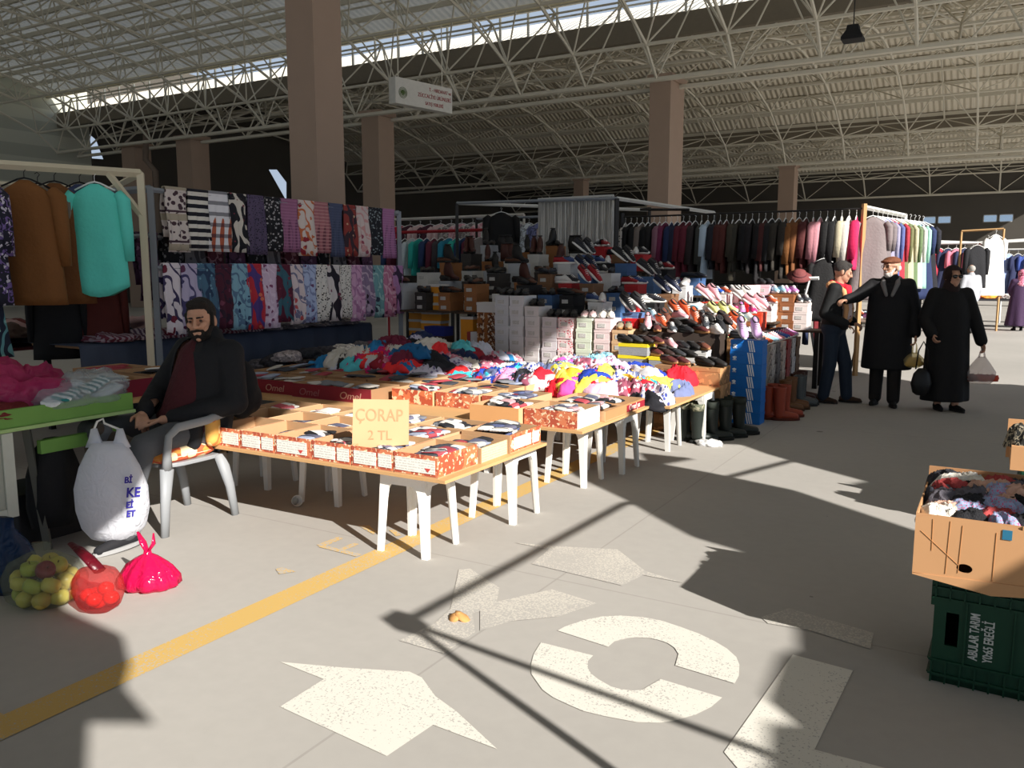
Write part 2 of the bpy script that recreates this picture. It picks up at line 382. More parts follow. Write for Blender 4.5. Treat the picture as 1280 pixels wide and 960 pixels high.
# ---- standing people
def stander(label, pos, fdir, H, bodyskin, headf, arms, coat, legm, shoem, hairm=None, legs=((-.09, .02), (.09, .04)), lean=0.0, toe=None, vox=.01, hands=True):
    k = H / 1.70
    o = thing('person', label, 'person', (pos[0], pos[1], 0), math.atan2(-fdir[0], fdir[1]))
    b = M(); Z = lambda *p: tuple(x * k for x in p)
    h, mx, s = head(b, Z(0, .03 + lean, 1.585), headf, (0, .0, 1), Z(0, lean * .7, 1.44), k)
    b.caps(Z(-.14, lean * .7, 1.38), Z(.14, lean * .7, 1.38), .07 * k); b.caps(Z(0, lean * .6, 1.28), Z(0, 0, .98), .125 * k, .12 * k); b.caps(Z(-.07, 0, .92), Z(.07, 0, .92), .115 * k)
    AR = []
    for q, (el, wr) in zip((-1, 1), arms):
        a = [Z(q * .185, lean * .7, 1.385), Z(*el), Z(*wr)]; AR.append(a); b.chain(a, [.052 * k, .042 * k, .028 * k])
        if hands:
            d = V(a[2]) - V(a[1]); hand(b, a[2], d, (-q, .2, 0) if abs(d.normalized().z) > .5 else (0, 0, -1), .95 * k, .8, q)
    LG = []
    for q, (x, y) in zip((-1, 1), legs):
        a = [Z(q * .085, 0, .9), Z((q * .085 + x) / 2, y * .6 + .03, .48), Z(x, y, .09)]; LG.append(a); b.chain(a, [.085 * k, .06 * k, .042 * k])
    remesh(b, 'body', bodyskin, o, vox * .8, 3)
    for q, a in zip((-1, 1), LG):
        shoe_on(o, a[2], toe or (q * .15, 1, 0), shoem, mat((35, 32, 30)), .95 * k)
    if legm:
        m = M(); m.caps(Z(-.07, 0, .92), Z(.07, 0, .92), .135 * k)
        for a in LG: m.chain([a[0], a[1], V(a[2]) + V((0, 0, .0))], [.105 * k, .085 * k, .072 * k])
        remesh(m, 'trousers', legm, o, vox * 1.2, 4)
    return o, k, Z, h, mx, s, AR, LG
def coat_on(o, k, Z, AR, m_, name, hem, hw, chest=.15, lean=0.0, vox=.013, cut=None, folds=0, hood=False, sl=(.078, .068, .055)):
    m = M(); m.caps(Z(-.145, lean * .7, 1.375), Z(.145, lean * .7, 1.375), .085 * k)
    n = 40; rings = []
    for i in range(12):
        t = i / 11; z = lerp(1.40, hem, t)
        wx = lerp(chest + .055, hw, max(0, (t - .12) / .88)) if t > .12 else lerp(.15, chest + .055, t / .12)
        wy = lerp(.11, hw * .82, t)
        rings.append([V(Z(math.cos(a) * wx * (1 + folds * t * math.sin(7 * a + 1)), lean * .6 * (1 - t) + math.sin(a) * wy * (1 + folds * t * math.sin(7 * a + 1)), z)) for a in [2 * PI * j / n for j in range(n)]])
    m.loft(rings)
    for a in AR:
        p = V(a[1]).lerp(V(a[2]), .93); m.chain([a[0], a[1], p], [sl[0] * k, sl[1] * k, sl[2] * k])
    m.caps(Z(0, lean * .7, 1.40), Z(0, lean * .75 + .005, 1.46), .09 * k, .08 * k)
    if hood: m.caps(Z(-.06, -.09, 1.43), Z(.06, -.09, 1.43), .06 * k)
    return remesh(m, name, m_, o, vox, 5, cut=cut, solid=.004)
camd = lambda a: (Matrix.Rotation(a, 3, 'Z') @ V((FW.x, FW.y, 0)).normalized())   # direction turned by a from the camera heading
def loc_dir(o, w):     # world direction into the person's own axes
    return Matrix.Rotation(-o, 3, 'Z') @ V(w)
# man in vest at the shoe stall, facing right
fd = camd(math.radians(-126)); rz = math.atan2(-fd[0], fd[1])
JE = mat((34, 46, 62), bump=.2, bsc=60); PUF = mat((24, 25, 26), bump=.2)
o, k, Z, h, mx, s, AR, LG = stander('short haired man in black jacket, beige vest and red scarf beside the shoe stall', (-1.66, 10.42), fd, 1.66, SKIN2, (-.30, .90, -.30),
    [((-.24, -.06, 1.10), (-.16, .19, .98)), ((.24, -.05, 1.10), (.17, .18, .97))], None, JE, mat((62, 44, 34)), legs=((-.10, .16), (.10, -.06)), lean=.04)
m = M(); m.ell(h(0, -.022, .045), (.08, .096, .088), mx); m.ell(h(0, .03, .095), (.06, .05, .03), mx)
for q in (-1, 1): m.caps(h(q * .07, .01, .04), h(q * .068, .015, -.02), .014, .01)
remesh(m, 'hair', mat((64, 60, 58), bump=.8, bsc=150), o, .008, 2); eyes(o, h, s)
coat_on(o, k, Z, AR, PUF, 'jacket', .90, .19, .155, .04, cut=lambda p: p.y > .0 and abs(p.x) < .12 and p.z > .98)
m = M(); m.caps(Z(0, .05, 1.24), Z(0, .04, 1.02), .13 * k, .125 * k); remesh(m, 'vest', mat((226, 206, 204), 'dots', (170, 110, 118), sc=25), o, .012, 4)
m = M()
for q in (-1, 1): m.chain([Z(q * .085, -.02, 1.45), Z(q * .115, .12, 1.36), Z(q * .12, .165, 1.15), Z(q * .12, .15, 1.0)], [.036, .034, .03, .026])
m.caps(Z(-.07, -.05, 1.43), Z(.07, -.05, 1.43), .05); remesh(m, 'vest_collar', mat((214, 160, 112), bump=.3), o, .01, 3)
m = M()
for i in range(14):
    a = 2 * PI * i / 14; b_ = 2 * PI * (i + 1) / 14
    m.caps(Z(math.cos(a) * .075, .03 + math.sin(a) * .085, 1.435 - .03 * math.sin(a)), Z(math.cos(b_) * .075, .03 + math.sin(b_) * .085, 1.435 - .03 * math.sin(b_)), .034)
m.caps(Z(-.05, .13, 1.40), Z(-.03, .165, 1.24), .038, .03); m.caps(Z(.05, .13, 1.40), Z(.02, .165, 1.26), .038, .03); remesh(m, 'red_scarf', mat((196, 30, 52), bump=.3), o, .01, 3)
m = M(); m.caps(Z(.0, .135, 1.28), Z(.0, .14, 1.08), .06, .065); remesh(m, 'shirt', mat((226, 206, 204), 'dots', (170, 110, 118), sc=25), o, .01, 3)
# old man in long coat and flat cap
fd = camd(math.radians(152)); rz2 = math.atan2(-fd[0], fd[1])
hw = loc_dir(rz2, camd(math.radians(112)))
wr = loc_dir(rz2, camd(math.radians(90)))
o, k, Z, h, mx, s, AR, LG = stander('old man with white beard, brown flat cap and long black coat holding lemons', (-1.08, 10.52), fd, 1.72, SKIN, hw,
    [((-.27, -.03, 1.08), (-.29, .07, .83)), ((.34, .12, 1.25), (.44, .30, 1.22))], None, mat((30, 27, 26)), mat((22, 21, 22)), legs=((-.10, .10), (.10, 0)))
OLD = o; OLDH = AR[0][2]
eyes(o, h, s)
coat_on(o, k, Z, AR, BLACK, 'coat', .43, .27, .17, hood=True)
m = M()
for q in (-1, 1): m.chain([Z(q * .07, -.03, 1.46), Z(q * .075, .10, 1.40), Z(q * .03, .155, 1.27)], [.034, .03, .02])
m.caps(Z(-.07, -.07, 1.44), Z(.07, -.07, 1.44), .045); remesh(m, 'collar', mat((118, 116, 116), bump=.4), o, .01, 3)
m = M(); m.ell(h(0, .0, .07), (.088, .11, .052), mx); m.ell(h(0, .085, .062), (.07, .06, .022), mx); remesh(m, 'flat_cap', mat((112, 66, 44), bump=.4, bsc=90), o, .008, 3)
m = M(); m.ell(h(0, .045, -.08), (.05, .056, .042), mx); m.caps(h(-.02, .094, -.045), h(.02, .094, -.045), .009)
for q in (-1, 1): m.caps(h(q * .06, .02, -.02), h(q * .04, .055, -.07), .013, .02)
m.ell(h(0, -.05, -.01), (.078, .06, .05), mx); remesh(m, 'white_beard', mat((222, 218, 212), bump=.8, bsc=120), o, .008, 2)
m = M()
for q in (-1, 1):
    pts = [h(q * .033 + math.cos(a) * .022, .102, .006 + math.sin(a) * .016) for a in [2 * PI * i / 12 for i in range(13)]]; m.tube(pts, .0022, 5)
    m.tube([h(q * .055, .1, .012), h(q * .082, .0, .01)], .002, 5)
m.tube([h(-.011, .104, .01), h(.011, .104, .01)], .002, 5); m.build('glasses', mat((30, 28, 28), rough=.3), o, True)
# woman in black
fd = camd(math.radians(178)); rz3 = math.atan2(-fd[0], fd[1])
o, k, Z, h, mx, s, AR, LG = stander('woman in long black coat, dark brown headscarf and sunglasses carrying bags', (-.46, 10.5), fd, 1.60, SKIN, (-.05, .99, .02),
    [((-.30, .0, 1.10), (-.37, .06, .82)), ((.29, .0, 1.10), (.25, .12, .92))], None, None, mat((18, 17, 18)), legs=((-.08, .12), (.08, .02)))
WOM = o; WOMH = (AR[0][2], AR[1][2])
coat_on(o, k, Z, AR, mat((17, 16, 17), bump=.3, bsc=18), 'coat', .12, .27, .17, folds=.05, sl=(.082, .074, .068))
m = M(); m.ell(h(0, -.015, .028), (.09, .112, .11), mx); m.ell(h(0, -.02, -.08), (.082, .085, .06), mx); m.caps(h(0, -.02, -.08), Z(0, -.01, 1.42), .08, .105)
hi = lambda p: (p - h(0, .1, -.02))
remesh(m, 'headscarf', mat((40, 25, 24), bump=.4), o, .009, 4, cut=lambda p: (lambda d: abs(d.x) < .052 and -.07 < d.z < .075 and d.y > -.05)(mx.transposed() @ (p - h(0, .1, -.0))), solid=.003)
m = M()
for q in (-1, 1): m.ell(h(q * .032, .098, .008), (.028, .012, .022), mx)
m.caps(h(-.01, .103, .014), h(.01, .103, .014), .004); remesh(m, 'sunglasses', mat((12, 12, 14), rough=.2, spec=.6), o, .004, 1)
# far figures
fd = camd(math.radians(10))
o, k, Z, h, mx, s, AR, LG = stander('grey haired man in light grey jacket seen from behind', (-.62, 24.0), fd, 1.72, SKIN2, (0, 1, 0),
    [((-.25, .0, 1.10), (-.25, .1, .86)), ((.25, .0, 1.10), (.26, .08, .85))], None, mat((44, 44, 48)), mat((30, 28, 28)), vox=.014)
m = M(); m.ell(h(0, -.02, .03), (.082, .1, .09), mx); remesh(m, 'hair', mat((170, 166, 160), bump=.6, bsc=100), o, .01, 2)
coat_on(o, k, Z, AR, mat((168, 170, 176), bump=.3), 'jacket', .80, .20, .17, vox=.016)
fd = camd(math.radians(-20))
o, k, Z, h, mx, s, AR, LG = stander('woman in long purple robe with pink scarf walking away far off', (.50, 25.8), fd, 1.60, SKIN2, (-.6, .8, 0),
    [((-.25, .06, 1.12), (-.18, .22, 1.0)), ((.25, .0, 1.10), (.27, .1, .88))], None, None, mat((24, 22, 24)), vox=.014)
coat_on(o, k, Z, AR, mat((66, 44, 74), bump=.3), 'robe', .14, .33, .16, folds=.06, vox=.016)
m = M(); m.ell(h(0, -.015, .02), (.092, .112, .112), mx); m.caps(h(0, -.02, -.08), Z(0, .0, 1.33), .09, .15); remesh(m, 'pink_scarf', mat((206, 128, 150), 'floral', (240, 210, 220), (150, 60, 90), sc=18), o, .012, 3)
fd = camd(math.radians(30))
o, k, Z, h, mx, s, AR, LG = stander('woman in plain black robe standing before the blue garments far off', (.95, 27.4), fd, 1.66, SKIN2, (0, 1, 0),
    [((-.25, .0, 1.10), (-.25, .1, .88)), ((.25, .0, 1.10), (.25, .1, .88))], None, None, mat((24, 22, 24)), vox=.014)
coat_on(o, k, Z, AR, mat((22, 22, 28), bump=.3), 'robe', .14, .30, .16, folds=.05, vox=.016)
m = M(); m.ell(h(0, -.015, .02), (.092, .112, .112), mx); m.caps(h(0, -.02, -.08), Z(0, .0, 1.33), .09, .14); remesh(m, 'headscarf', mat((24, 24, 30)), o, .012, 3)
# ================================================================= SETTING
SUNH = V((.912, -.410, 0)).normalized(); TAN = .57     # towards the sun, tan(elevation)
# floor
f = M(); f.add([(-70, -50, 0), (70, -50, 0), (70, 90, 0), (-70, 90, 0)], [(0, 1, 2, 3)])
CONC = (174, 170, 164)
structure('floor', f, mat(CONC, 'concrete', rough=.82, spec=.3))
def decal(name, polys, m, z=.003, raw=False):
    b = M()
    for i, p in enumerate(polys):
        z += .0002 * (i > 0)
        q = [V((x, y, 0)) for x, y in p] if raw else [G(x, y) for x, y in p]
        n = len(q); b.add([V((a.x, a.y, z)) for a in q], [tuple(range(n))])
    o = b.build(name, m); o['kind'] = 'structure'; return o
PAINT = mat((216, 212, 202), 'worn', CONC, sc=.80, rough=.8); PALE = mat((196, 191, 181), 'worn', CONC, sc=.66, rough=.8)
YEL = mat((200, 166, 98), 'worn', CONC, sc=.80, rough=.8); YELP = mat((204, 170, 104), 'worn', CONC, sc=.70, rough=.8)
decal('floor_marking_line', [[(-2.93, 1.45), (-2.77, 1.45), (-2.77, 8.6), (-2.93, 8.6)], [(-4.2, 1.30), (-2.77, 1.30), (-2.77, 1.46), (-4.2, 1.46)]], YEL, raw=True)
z5 = lambda L: [(260 + x / 4.267, 560 + y / 4.267) for x, y in L]
decal('floor_marking_letter', [z5([(580, 520), (612, 532), (722, 484), (690, 476)]), z5([(600, 518), (588, 530), (790, 582), (826, 570)]), z5([(690, 545), (720, 553), (806, 516), (780, 508)])], YELP)
decal('floor_marking_letter', [z5([(800, 415), (860, 415), (905, 455), (880, 462)]), z5([(965, 440), (1000, 440), (1032, 470), (1000, 472)]), z5([(360, 648), (395, 640), (470, 662), (380, 676)])], YELP)
z3 = lambda L: [(340 + x / 3.428, 680 + y / 3.428) for x, y in L]
z4 = lambda L: [(600 + x / 2.56, 660 + y / 2.56) for x, y in L]
decal('floor_marking_arrow', [z3([(36, 508), (300, 532), (590, 550), (642, 575), (700, 655), (790, 720), (965, 882), (690, 778), (492, 912), (35, 700), (222, 582)])], PAINT)
decal('floor_marking_arrow', [z4([(110, 48), (250, 60), (440, 70), (530, 140), (655, 178), (522, 152), (455, 186), (165, 116), (220, 70)])], PALE)
decal('floor_marking_letter', [z3([(800, 112), (850, 108), (975, 190), (960, 265), (860, 300), (870, 380), (735, 472), (545, 416), (700, 340), (765, 280)]),
                               z4([(0, 250), (230, 198), (375, 243), (250, 285), (100, 300), (0, 330)])], PALE)
decal('floor_marking_letter', [z4([(248, 330), (270, 318), (330, 297), (390, 285), (450, 282), (520, 287), (430, 365), (410, 382)]), z4([(520, 287), (580, 298), (640, 318), (600, 370), (570, 360), (540, 354), (500, 352), (470, 355), (430, 365)]),
                               z4([(640, 318), (700, 340), (750, 364), (790, 388), (820, 415), (830, 440), (828, 475), (815, 500), (625, 442), (635, 405), (622, 385), (600, 370)])], PAINT)
decal('floor_marking_letter', [z4([(195, 368), (362, 410), (345, 428), (345, 450), (355, 468), (165, 470), (163, 440), (172, 405)]), z4([(165, 470), (355, 468), (378, 486), (420, 510), (400, 605), (330, 588), (280, 566), (235, 545), (200, 520)]),
                               z4([(420, 510), (450, 518), (490, 523), (520, 520), (545, 505), (578, 486), (775, 545), (740, 575), (690, 600), (620, 620), (570, 626), (500, 624), (400, 605)])], PAINT)
decal('floor_marking_letter', [[(991, 819), (1066, 839), (1018, 938), (1110, 962), (1105, 1000), (950, 995), (905, 941)]], PAINT)
decal('floor_marking_letter', [[(951, 772), (987, 761), (1092, 792), (1088, 812), (1010, 788), (960, 780)]], PALE)
# ---- columns
COLM = mat((160, 138, 122), sc=3, var=.05, rough=.85)
def column(x, y, a, b, h, cap=True):
    m = M(); m.box(x - b, x, y, y + a, 0, h)      # near corner (+x,-y) at x,y
    if cap: m.box(x - b - .06, x + .06, y - .06, y + a + .06, h - .12, h + .06)
    structure('column', m, COLM)
column(-9.16, 9.75, .62, .56, 8.6, False)
column(-8.3, 23.0, 1.15, .62, 7.0); column(-18.75, 23.0, .85, .75, 7.0); column(-28.6, 23.2, .9, .9, 7.0); column(-32.3, 23.3, .8, .9, 7.0)
column(-9.1, 43.2, .9, .75, 6.8); column(-20.6, 43.2, .75, .6, 6.8)
column(3.0, 43.2, .7, .8, 6.8)
# ---- vaults: sheet roof + double-layer space frame + end panel towards the open side
STEEL = mat((204, 199, 184), sc=2, var=.06, rough=.6)
X0, X1, XE = -38.0, 6.0, 6.0
def vault(y0, y1, zs, rise, zi, irise, sheet, nseg=8, step=2.75, frame_=True, curb=False):
    yc, hw = (y0 + y1) / 2, (y1 - y0) / 2
    zo = lambda y: zs + rise * (1 - ((y - yc) / hw) ** 2)
    zin = lambda y: zi + irise * math.sqrt(max(0, 1 - ((y - yc) / hw) ** 2)) ** 1.1
    m = M(); n = 20
    for i in range(n):
        a = y0 + (y1 - y0) * i / n; b = y0 + (y1 - y0) * (i + 1) / n
        m.add([(X0, a, zo(a)), (X1, a, zo(a)), (X1, b, zo(b)), (X0, b, zo(b))], [(0, 1, 2, 3)])
    structure('ceiling', m, sheet, True)
    # purlins
    m = M()
    for i in range(n + 1):
        a = y0 + (y1 - y0) * i / n; m.box(X0, X1, a - .05, a + .05, zo(a) - .18, zo(a) - .03)
    structure('trim_purlins', m, STEEL)
    if frame_:
        m = M(); xs = [X1 - .4 - step * i for i in range(int((X1 - X0) / step))]
        O = lambda i, j: V((xs[i], y0 + (y1 - y0) * j / nseg, zo(y0 + (y1 - y0) * j / nseg) - .35))
        def I(i, j):
            y = y0 + (y1 - y0) * (j + .5) / nseg if 0 <= j < nseg else (y0 + .15 if j < 0 else y1 - .15)
            return V((xs[i] - step / 2, y, zin(y)))
        for i in range(len(xs)):
            for j in range(nseg + 1):
                if i + 1 < len(xs): m.tube([O(i, j), O(i + 1, j)], .034, 5, cap=False)
                if j < nseg: m.tube([O(i, j), O(i, j + 1)], .036, 5, cap=False)
            for j in range(-1, nseg + 1):
                if j < nseg: m.tube([I(i, j), I(i, j + 1)], .046, 5, cap=False)
                if i + 1 < len(xs): m.tube([I(i, j), I(i + 1, j)], .05 if 0 <= j < nseg else .075, 5, cap=False)
                for di in (0, 1):
                    if i + di >= len(xs): continue
                    for dj in (0, 1):
                        jj = j + dj
                        if j == -1: jj = 0
                        if j == nseg: jj = nseg
                        if (j in (-1, nseg)) and dj: continue
                        m.tube([I(i, j), O(i + di, jj)], .026, 5, cap=False)
        structure('trim_space_frame', m, STEEL)
    # end panel on the open side
    m = M(); n = 20
    for i in range(n):
        a = y0 + (y1 - y0) * i / n; b = y0 + (y1 - y0) * (i + 1) / n
        m.add([(XE, a, eave(a)), (XE, b, eave(b)), (XE, b, zo(b)), (XE, a, zo(a))], [(0, 1, 2, 3)])
    structure('wall_right', m, sheet)
eave = lambda y: 7.1 + .05 * min(8, max(-2, y)) if y < 23.4 else 8.3
SHA = sheet_mat((216, 212, 200), 'roof_sheet_translucent', (222, 228, 230), 1.1); SHB = sheet_mat((226, 218, 200), 'roof_sheet', (220, 220, 220), 0)  # whole near roof slightly translucent, added to brighten its underside
vault(3.0, 23.1, 9.55, 1.5, 6.5, 2.9, SHA, 10, 2.2)
vault(23.6, 43.3, 8.75, 2.6, 6.35, 3.2, SHB, 8, 2.75)
vault(43.8, 63.0, 8.6, 2.4, 6.2, 3.0, SHB, 6, 4.0)
vault(-17.5, 2.6, 9.55, 1.5, 6.5, 2.9, SHA, 8, 2.6, False)
m = M()
for a, b in ((2.55, 3.05), (23.05, 23.65), (43.25, 43.85)):
    m.add([(XE, a, eave(a)), (XE, b, eave(b)), (XE, b, 9.6), (XE, a, 9.6)], [(0, 1, 2, 3)])
m.add([(X0, 2.55, 9.56), (X1, 2.55, 9.56), (X1, 3.05, 9.56), (X0, 3.05, 9.56)], [(0, 1, 2, 3)])
structure('wall_right', m, SHB)
# fascias and rooflight strip between the vaults
m = M(); m.box(X0, X1, 23.45, 23.65, 8.15, 8.78); structure('trim_fascia', m, mat((120, 112, 98)))
m = M(); m.box(X0, X1, 23.0, 23.12, 9.42, 9.62); structure('trim_curb', m, mat((232, 222, 190)))
m = M(); m.box(X0, X1, 43.3, 43.9, 8.0, 8.75); structure('trim_gutter', m, mat((120, 112, 98)))
m = M()
for i in range(44): m.box(X1 - i - .03, X1 - i + .03, 23.2, 23.26, 8.7, 9.5)
m.box(X0, X1, 23.18, 23.24, 9.08, 9.12); structure('window_mullions', m, mat((214, 214, 208)))
# walls
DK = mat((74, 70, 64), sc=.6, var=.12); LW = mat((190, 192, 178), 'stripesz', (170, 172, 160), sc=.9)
def wallpanel(name, pts, m_):
    b = M(); b.add(pts, [tuple(range(len(pts)))]); return structure(name, b, m_)
def quadwall_y(name, Y, x0, x1, z0, z1, holes, m_):
    """wall on the plane y=Y with window openings (x0,x1,z0,z1)"""
    xs = sorted({x0, x1} | {h[0] for h in holes} | {h[1] for h in holes}); zs = sorted({z0, z1} | {h[2] for h in holes} | {h[3] for h in holes}); b = M()
    for i in range(len(xs) - 1):
        for j in range(len(zs) - 1):
            cx, cz = (xs[i] + xs[i + 1]) / 2, (zs[j] + zs[j + 1]) / 2
            if any(h[0] < cx < h[1] and h[2] < cz < h[3] for h in holes): continue
            b.box(xs[i], xs[i + 1], Y, Y + .25, zs[j], zs[j + 1])
    structure(name, b, m_)
hs = [(-4.75, -3.95, 4.75, 5.25), (-3.85, -3.05, 4.75, 5.25), (-1.2, -.4, 4.75, 5.25), (-.3, .5, 4.75, 5.25)]
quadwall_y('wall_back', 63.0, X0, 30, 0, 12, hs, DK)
for i, hh in enumerate(hs):
    m = M(); x0, x1, z0, z1 = hh
    m.box(x0, x1, 63.02, 63.08, z0, z0 + .05); m.box(x0, x1, 63.02, 63.08, z1 - .05, z1); m.box(x0, x0 + .05, 63.02, 63.08, z0, z1); m.box(x1 - .05, x1, 63.02, 63.08, z0, z1)
    o = structure('window_%d' % (i + 1), m, mat((180, 184, 186)))
    m = M(); m.box(x0 + .05, x1 - .05, 63.04, 63.06, z0 + .05, z1 - .05); m.build('pane', film((215, 230, 240), .12), o)
# left wall with two slanting rooflight slots
SL = [[(112, 168), (120, 175), (129, 199), (115, 198)], [(336, 212), (346, 212), (358, 228), (358, 251)]]
slot = [[atX(x, y, X0) for x, y in s] for s in SL]
def leftwall():
    b = M(); Y0, Y1, Z1 = -17.5, 63.0, 12.0; cur = Y0
    for s in slot:
        a, b_, c, d = s; ya = min(a.y, d.y); yb = max(b_.y, c.y); lo = min(c.z, d.z); hi = max(a.z, b_.z)
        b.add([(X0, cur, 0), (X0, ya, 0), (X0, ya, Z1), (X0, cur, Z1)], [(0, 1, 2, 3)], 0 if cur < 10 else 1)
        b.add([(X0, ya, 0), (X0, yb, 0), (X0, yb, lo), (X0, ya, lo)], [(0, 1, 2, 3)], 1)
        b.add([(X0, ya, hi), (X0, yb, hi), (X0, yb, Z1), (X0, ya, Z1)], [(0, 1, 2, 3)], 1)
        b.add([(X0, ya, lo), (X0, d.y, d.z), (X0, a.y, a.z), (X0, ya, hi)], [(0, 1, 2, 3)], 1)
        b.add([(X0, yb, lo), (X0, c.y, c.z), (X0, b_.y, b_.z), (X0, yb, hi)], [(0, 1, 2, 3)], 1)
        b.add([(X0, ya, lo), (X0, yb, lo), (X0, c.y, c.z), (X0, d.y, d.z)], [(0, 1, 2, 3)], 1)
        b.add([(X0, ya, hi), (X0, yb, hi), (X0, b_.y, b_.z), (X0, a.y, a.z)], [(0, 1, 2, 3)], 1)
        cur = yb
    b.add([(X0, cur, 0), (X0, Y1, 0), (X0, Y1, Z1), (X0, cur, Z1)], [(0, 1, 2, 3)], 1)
    structure('wall_left', b, [LW, DK])
leftwall()
# ---- downpipe by the left columns
m = M(); m.tube([(-31.2, 23.1, 7.4), (-31.2, 23.0, 6.2), (-30.6, 23.0, 5.7), (-30.6, 23.0, 0)], .12, 8); structure('trim_downpipe', m, mat((120, 104, 92)), True)
# ---- hanging sign
p = atX(494, 95, -13.3); t_ = thing('hanging_sign', 'white hanging sign with red lettering and round emblem under the roof', 'sign', (p.x, p.y, p.z), PI / 2 - math.radians(12))
m = M(); m.box(0, 1.95, -.0, .26, -.64, 0); m.build('sign_box', mat((206, 204, 198)), t_, bevel=.01)
RED = mat((150, 34, 44))
for i, (tx, sz, x, z) in enumerate((('T. - HIRDAVAT ve', .125, 1.9, -.19), ('ZÜCCACİYE ÜRÜNLERİ', .135, 1.9, -.37), ('SATIŞ YERLERİ', .12, 1.62, -.55))):
    text(tx, sz, 'lettering', RED, t_, (x, -.004, z), (PI / 2, 0, 0), .003, 'RIGHT', .80)
m = M()
for i in range(3): m.tube([(.24 + math.cos(a) * (.13 - i * .03), -.006, -.36 + math.sin(a) * (.13 - i * .03)) for a in [2 * PI * k / 20 for k in range(21)]], .006, 5)
for i in range(5): m.caps((.24, -.008, -.42), (.24 + math.sin((i - 2) * .4) * .09, -.008, -.42 + math.cos((i - 2) * .4) * .11), .008, .014)
m.build('emblem', mat((96, 116, 70)), t_, True)
for x in (.2, 1.7): m = M(); m.tube([(x, .13, -.02), (x, .13, 1.6)], .015, 6); m.build('hanger_rod', STEEL, t_)
# ---- pendant lamp
p = atY(1066, 51, 19.3)
t_ = thing('pendant_lamp', 'black pendant lamp hanging on a cable below the roof trusses', 'lamp', tuple(p))
m = M(); m.loft([[V((sx * a, sy * a, z)) for sx, sy in ((-1, -1), (1, -1), (1, 1), (-1, 1))] for a, z in ((.21, 0), (.21, .06), (.13, .2), (.11, .3), (.06, .32))]); m.build('lamp_shade', mat((30, 30, 32)), t_)
m = M(); m.tube([(0, 0, .3), (0, 0, 3.4)], .012, 6); m.build('cable', mat((40, 40, 40)), t_)
# ---- unseen sheets, added and cut to floor shadow outlines; pipe frame of an empty stall
def occluder(name, poly, zc, label, posts=()):
    q = [(x + SUNH.x / TAN * zc, y + SUNH.y / TAN * zc) for x, y in poly]  # floor shadow outline projected back up towards the sun
    o = thing(name, label, 'occluder', (q[0][0], q[0][1], 0)); ox, oy = q[0]
    m = M(); m.prism([(a - ox, b - oy) for a, b in q], zc, zc + .03); m.build('tarpaulin', mat((120, 116, 100)), o)
    for x, y in posts:
        x += SUNH.x / TAN * zc; y += SUNH.y / TAN * zc
        m = M(); m.tube([(x - ox, y - oy, 0), (x - ox, y - oy, zc)], .022, 8); m.build('pole', STEEL, o)
    return o
def rag(a, b, n, amp):
    out = []
    for i in range(n):
        t = i / n; w = R.uniform(-amp, amp); d = V((b[0] - a[0], b[1] - a[1])); nn = V((-d.y, d.x)).normalized()
        out.append((a[0] + d.x * t + nn.x * w, a[1] + d.y * t + nn.y * w))
    return out
occluder('added_occluder', [(-.5, 1.6), (-.5, 2.52), (-.55, 2.74), (-.47, 2.79), (-.6, 2.91), (-.63, 3.29), (-.58, 3.4), (-.64, 3.65), (-.75, 3.81), (-.99, 3.95), (-1.2, 4.06), (-1.23, 4.29), (-1.1, 4.49), (-1.43, 4.6),
        (-1.75, 4.86), (-2.08, 5.15), (-2.7, 5.6), (-3.2, 6.3), (-2.4, 6.35), (-2.55, 6.6), (-2.1, 6.62), (-2.25, 6.3), (-1.79, 6.2), (-1.15, 6.0), (-.34, 5.42), (.6, 4.9), (3, 4.0), (3.2, 1.2)], 2.9,
       'tarpaulin awning added unseen to shade the aisle, nearer one', [(2.9, 1.4), (2.9, 3.9), (-.42, 1.7)])
occluder('added_occluder', [(-2.2, 7.30), (-1.9, 7.40), (-1.6, 7.12), (-1.3, 6.9), (-.72, 6.52), (-.8, 6.4), (-.72, 6.3), (-.2, 5.75), (.6, 5.4), (3.5, 4.6), (5.5, 5.2), (5.5, 12.3), (2, 12.6), (0.3, 13.35), (-.9, 12.95), (-1.9, 13.9), (-2.4, 13.7), (-3.5, 13.8), (-3.4, 10.6),
        (-3.6, 9.4), (-3.3, 8.5), (-2.9, 7.8)], 2.9, 'tarpaulin awning added unseen to shade the aisle, farther one', [(3.4, 4.8), (5.3, 12.2), (-.5, 12.7)])
occluder('added_occluder', [(-9, 5.0), (-5.24, 4.7), (-5.05, 4.0), (-4.95, 3.55), (-4.82, 3.25), (-4.45, 2.92), (-4.36, 2.7), (-4.02, 2.4), (-3.82, 2.2), (-3.6, 2.1), (-3.12, 2.06), (-2.89, 1.93), (-2.73, 1.79), (-2.42, 1.69), (-2.62, 1.58), (-2.35, 1.4), (-2.1, 1.2), (-1.9, .6), (-1.9, -2), (-9, -2)], 3.2,
       'tarpaulin awning added unseen behind the viewpoint to shade the left foreground', [(-2.0, -1.9), (-8.9, -1.9)])
o = thing('empty_stall', 'grey pipe frame of an empty stall across the aisle', 'frame', (1.90, 1.0, 0)); zc = 2.0
cx, cy = -2.19 + SUNH.x / TAN * zc, 2.8 + SUNH.y / TAN * zc; o.location = (cx, cy, 0)
for nm, a, b_ in (('pole', (0, 0, 0), (0, 0, zc)), ('rail', (0, 0, zc), (.10, 2.25, zc)), ('rail', (.10, 2.25, zc), (.85, 4.3, zc)), ('rail', (0, 0, zc), (2.6, -.35, zc)), ('pole', (.85, 4.3, 0), (.85, 4.3, zc)), ('pole', (2.6, -.35, 0), (2.6, -.35, zc))):
    m = M(); m.tube([a, b_], .022, 8); m.build(nm, STEEL, o)
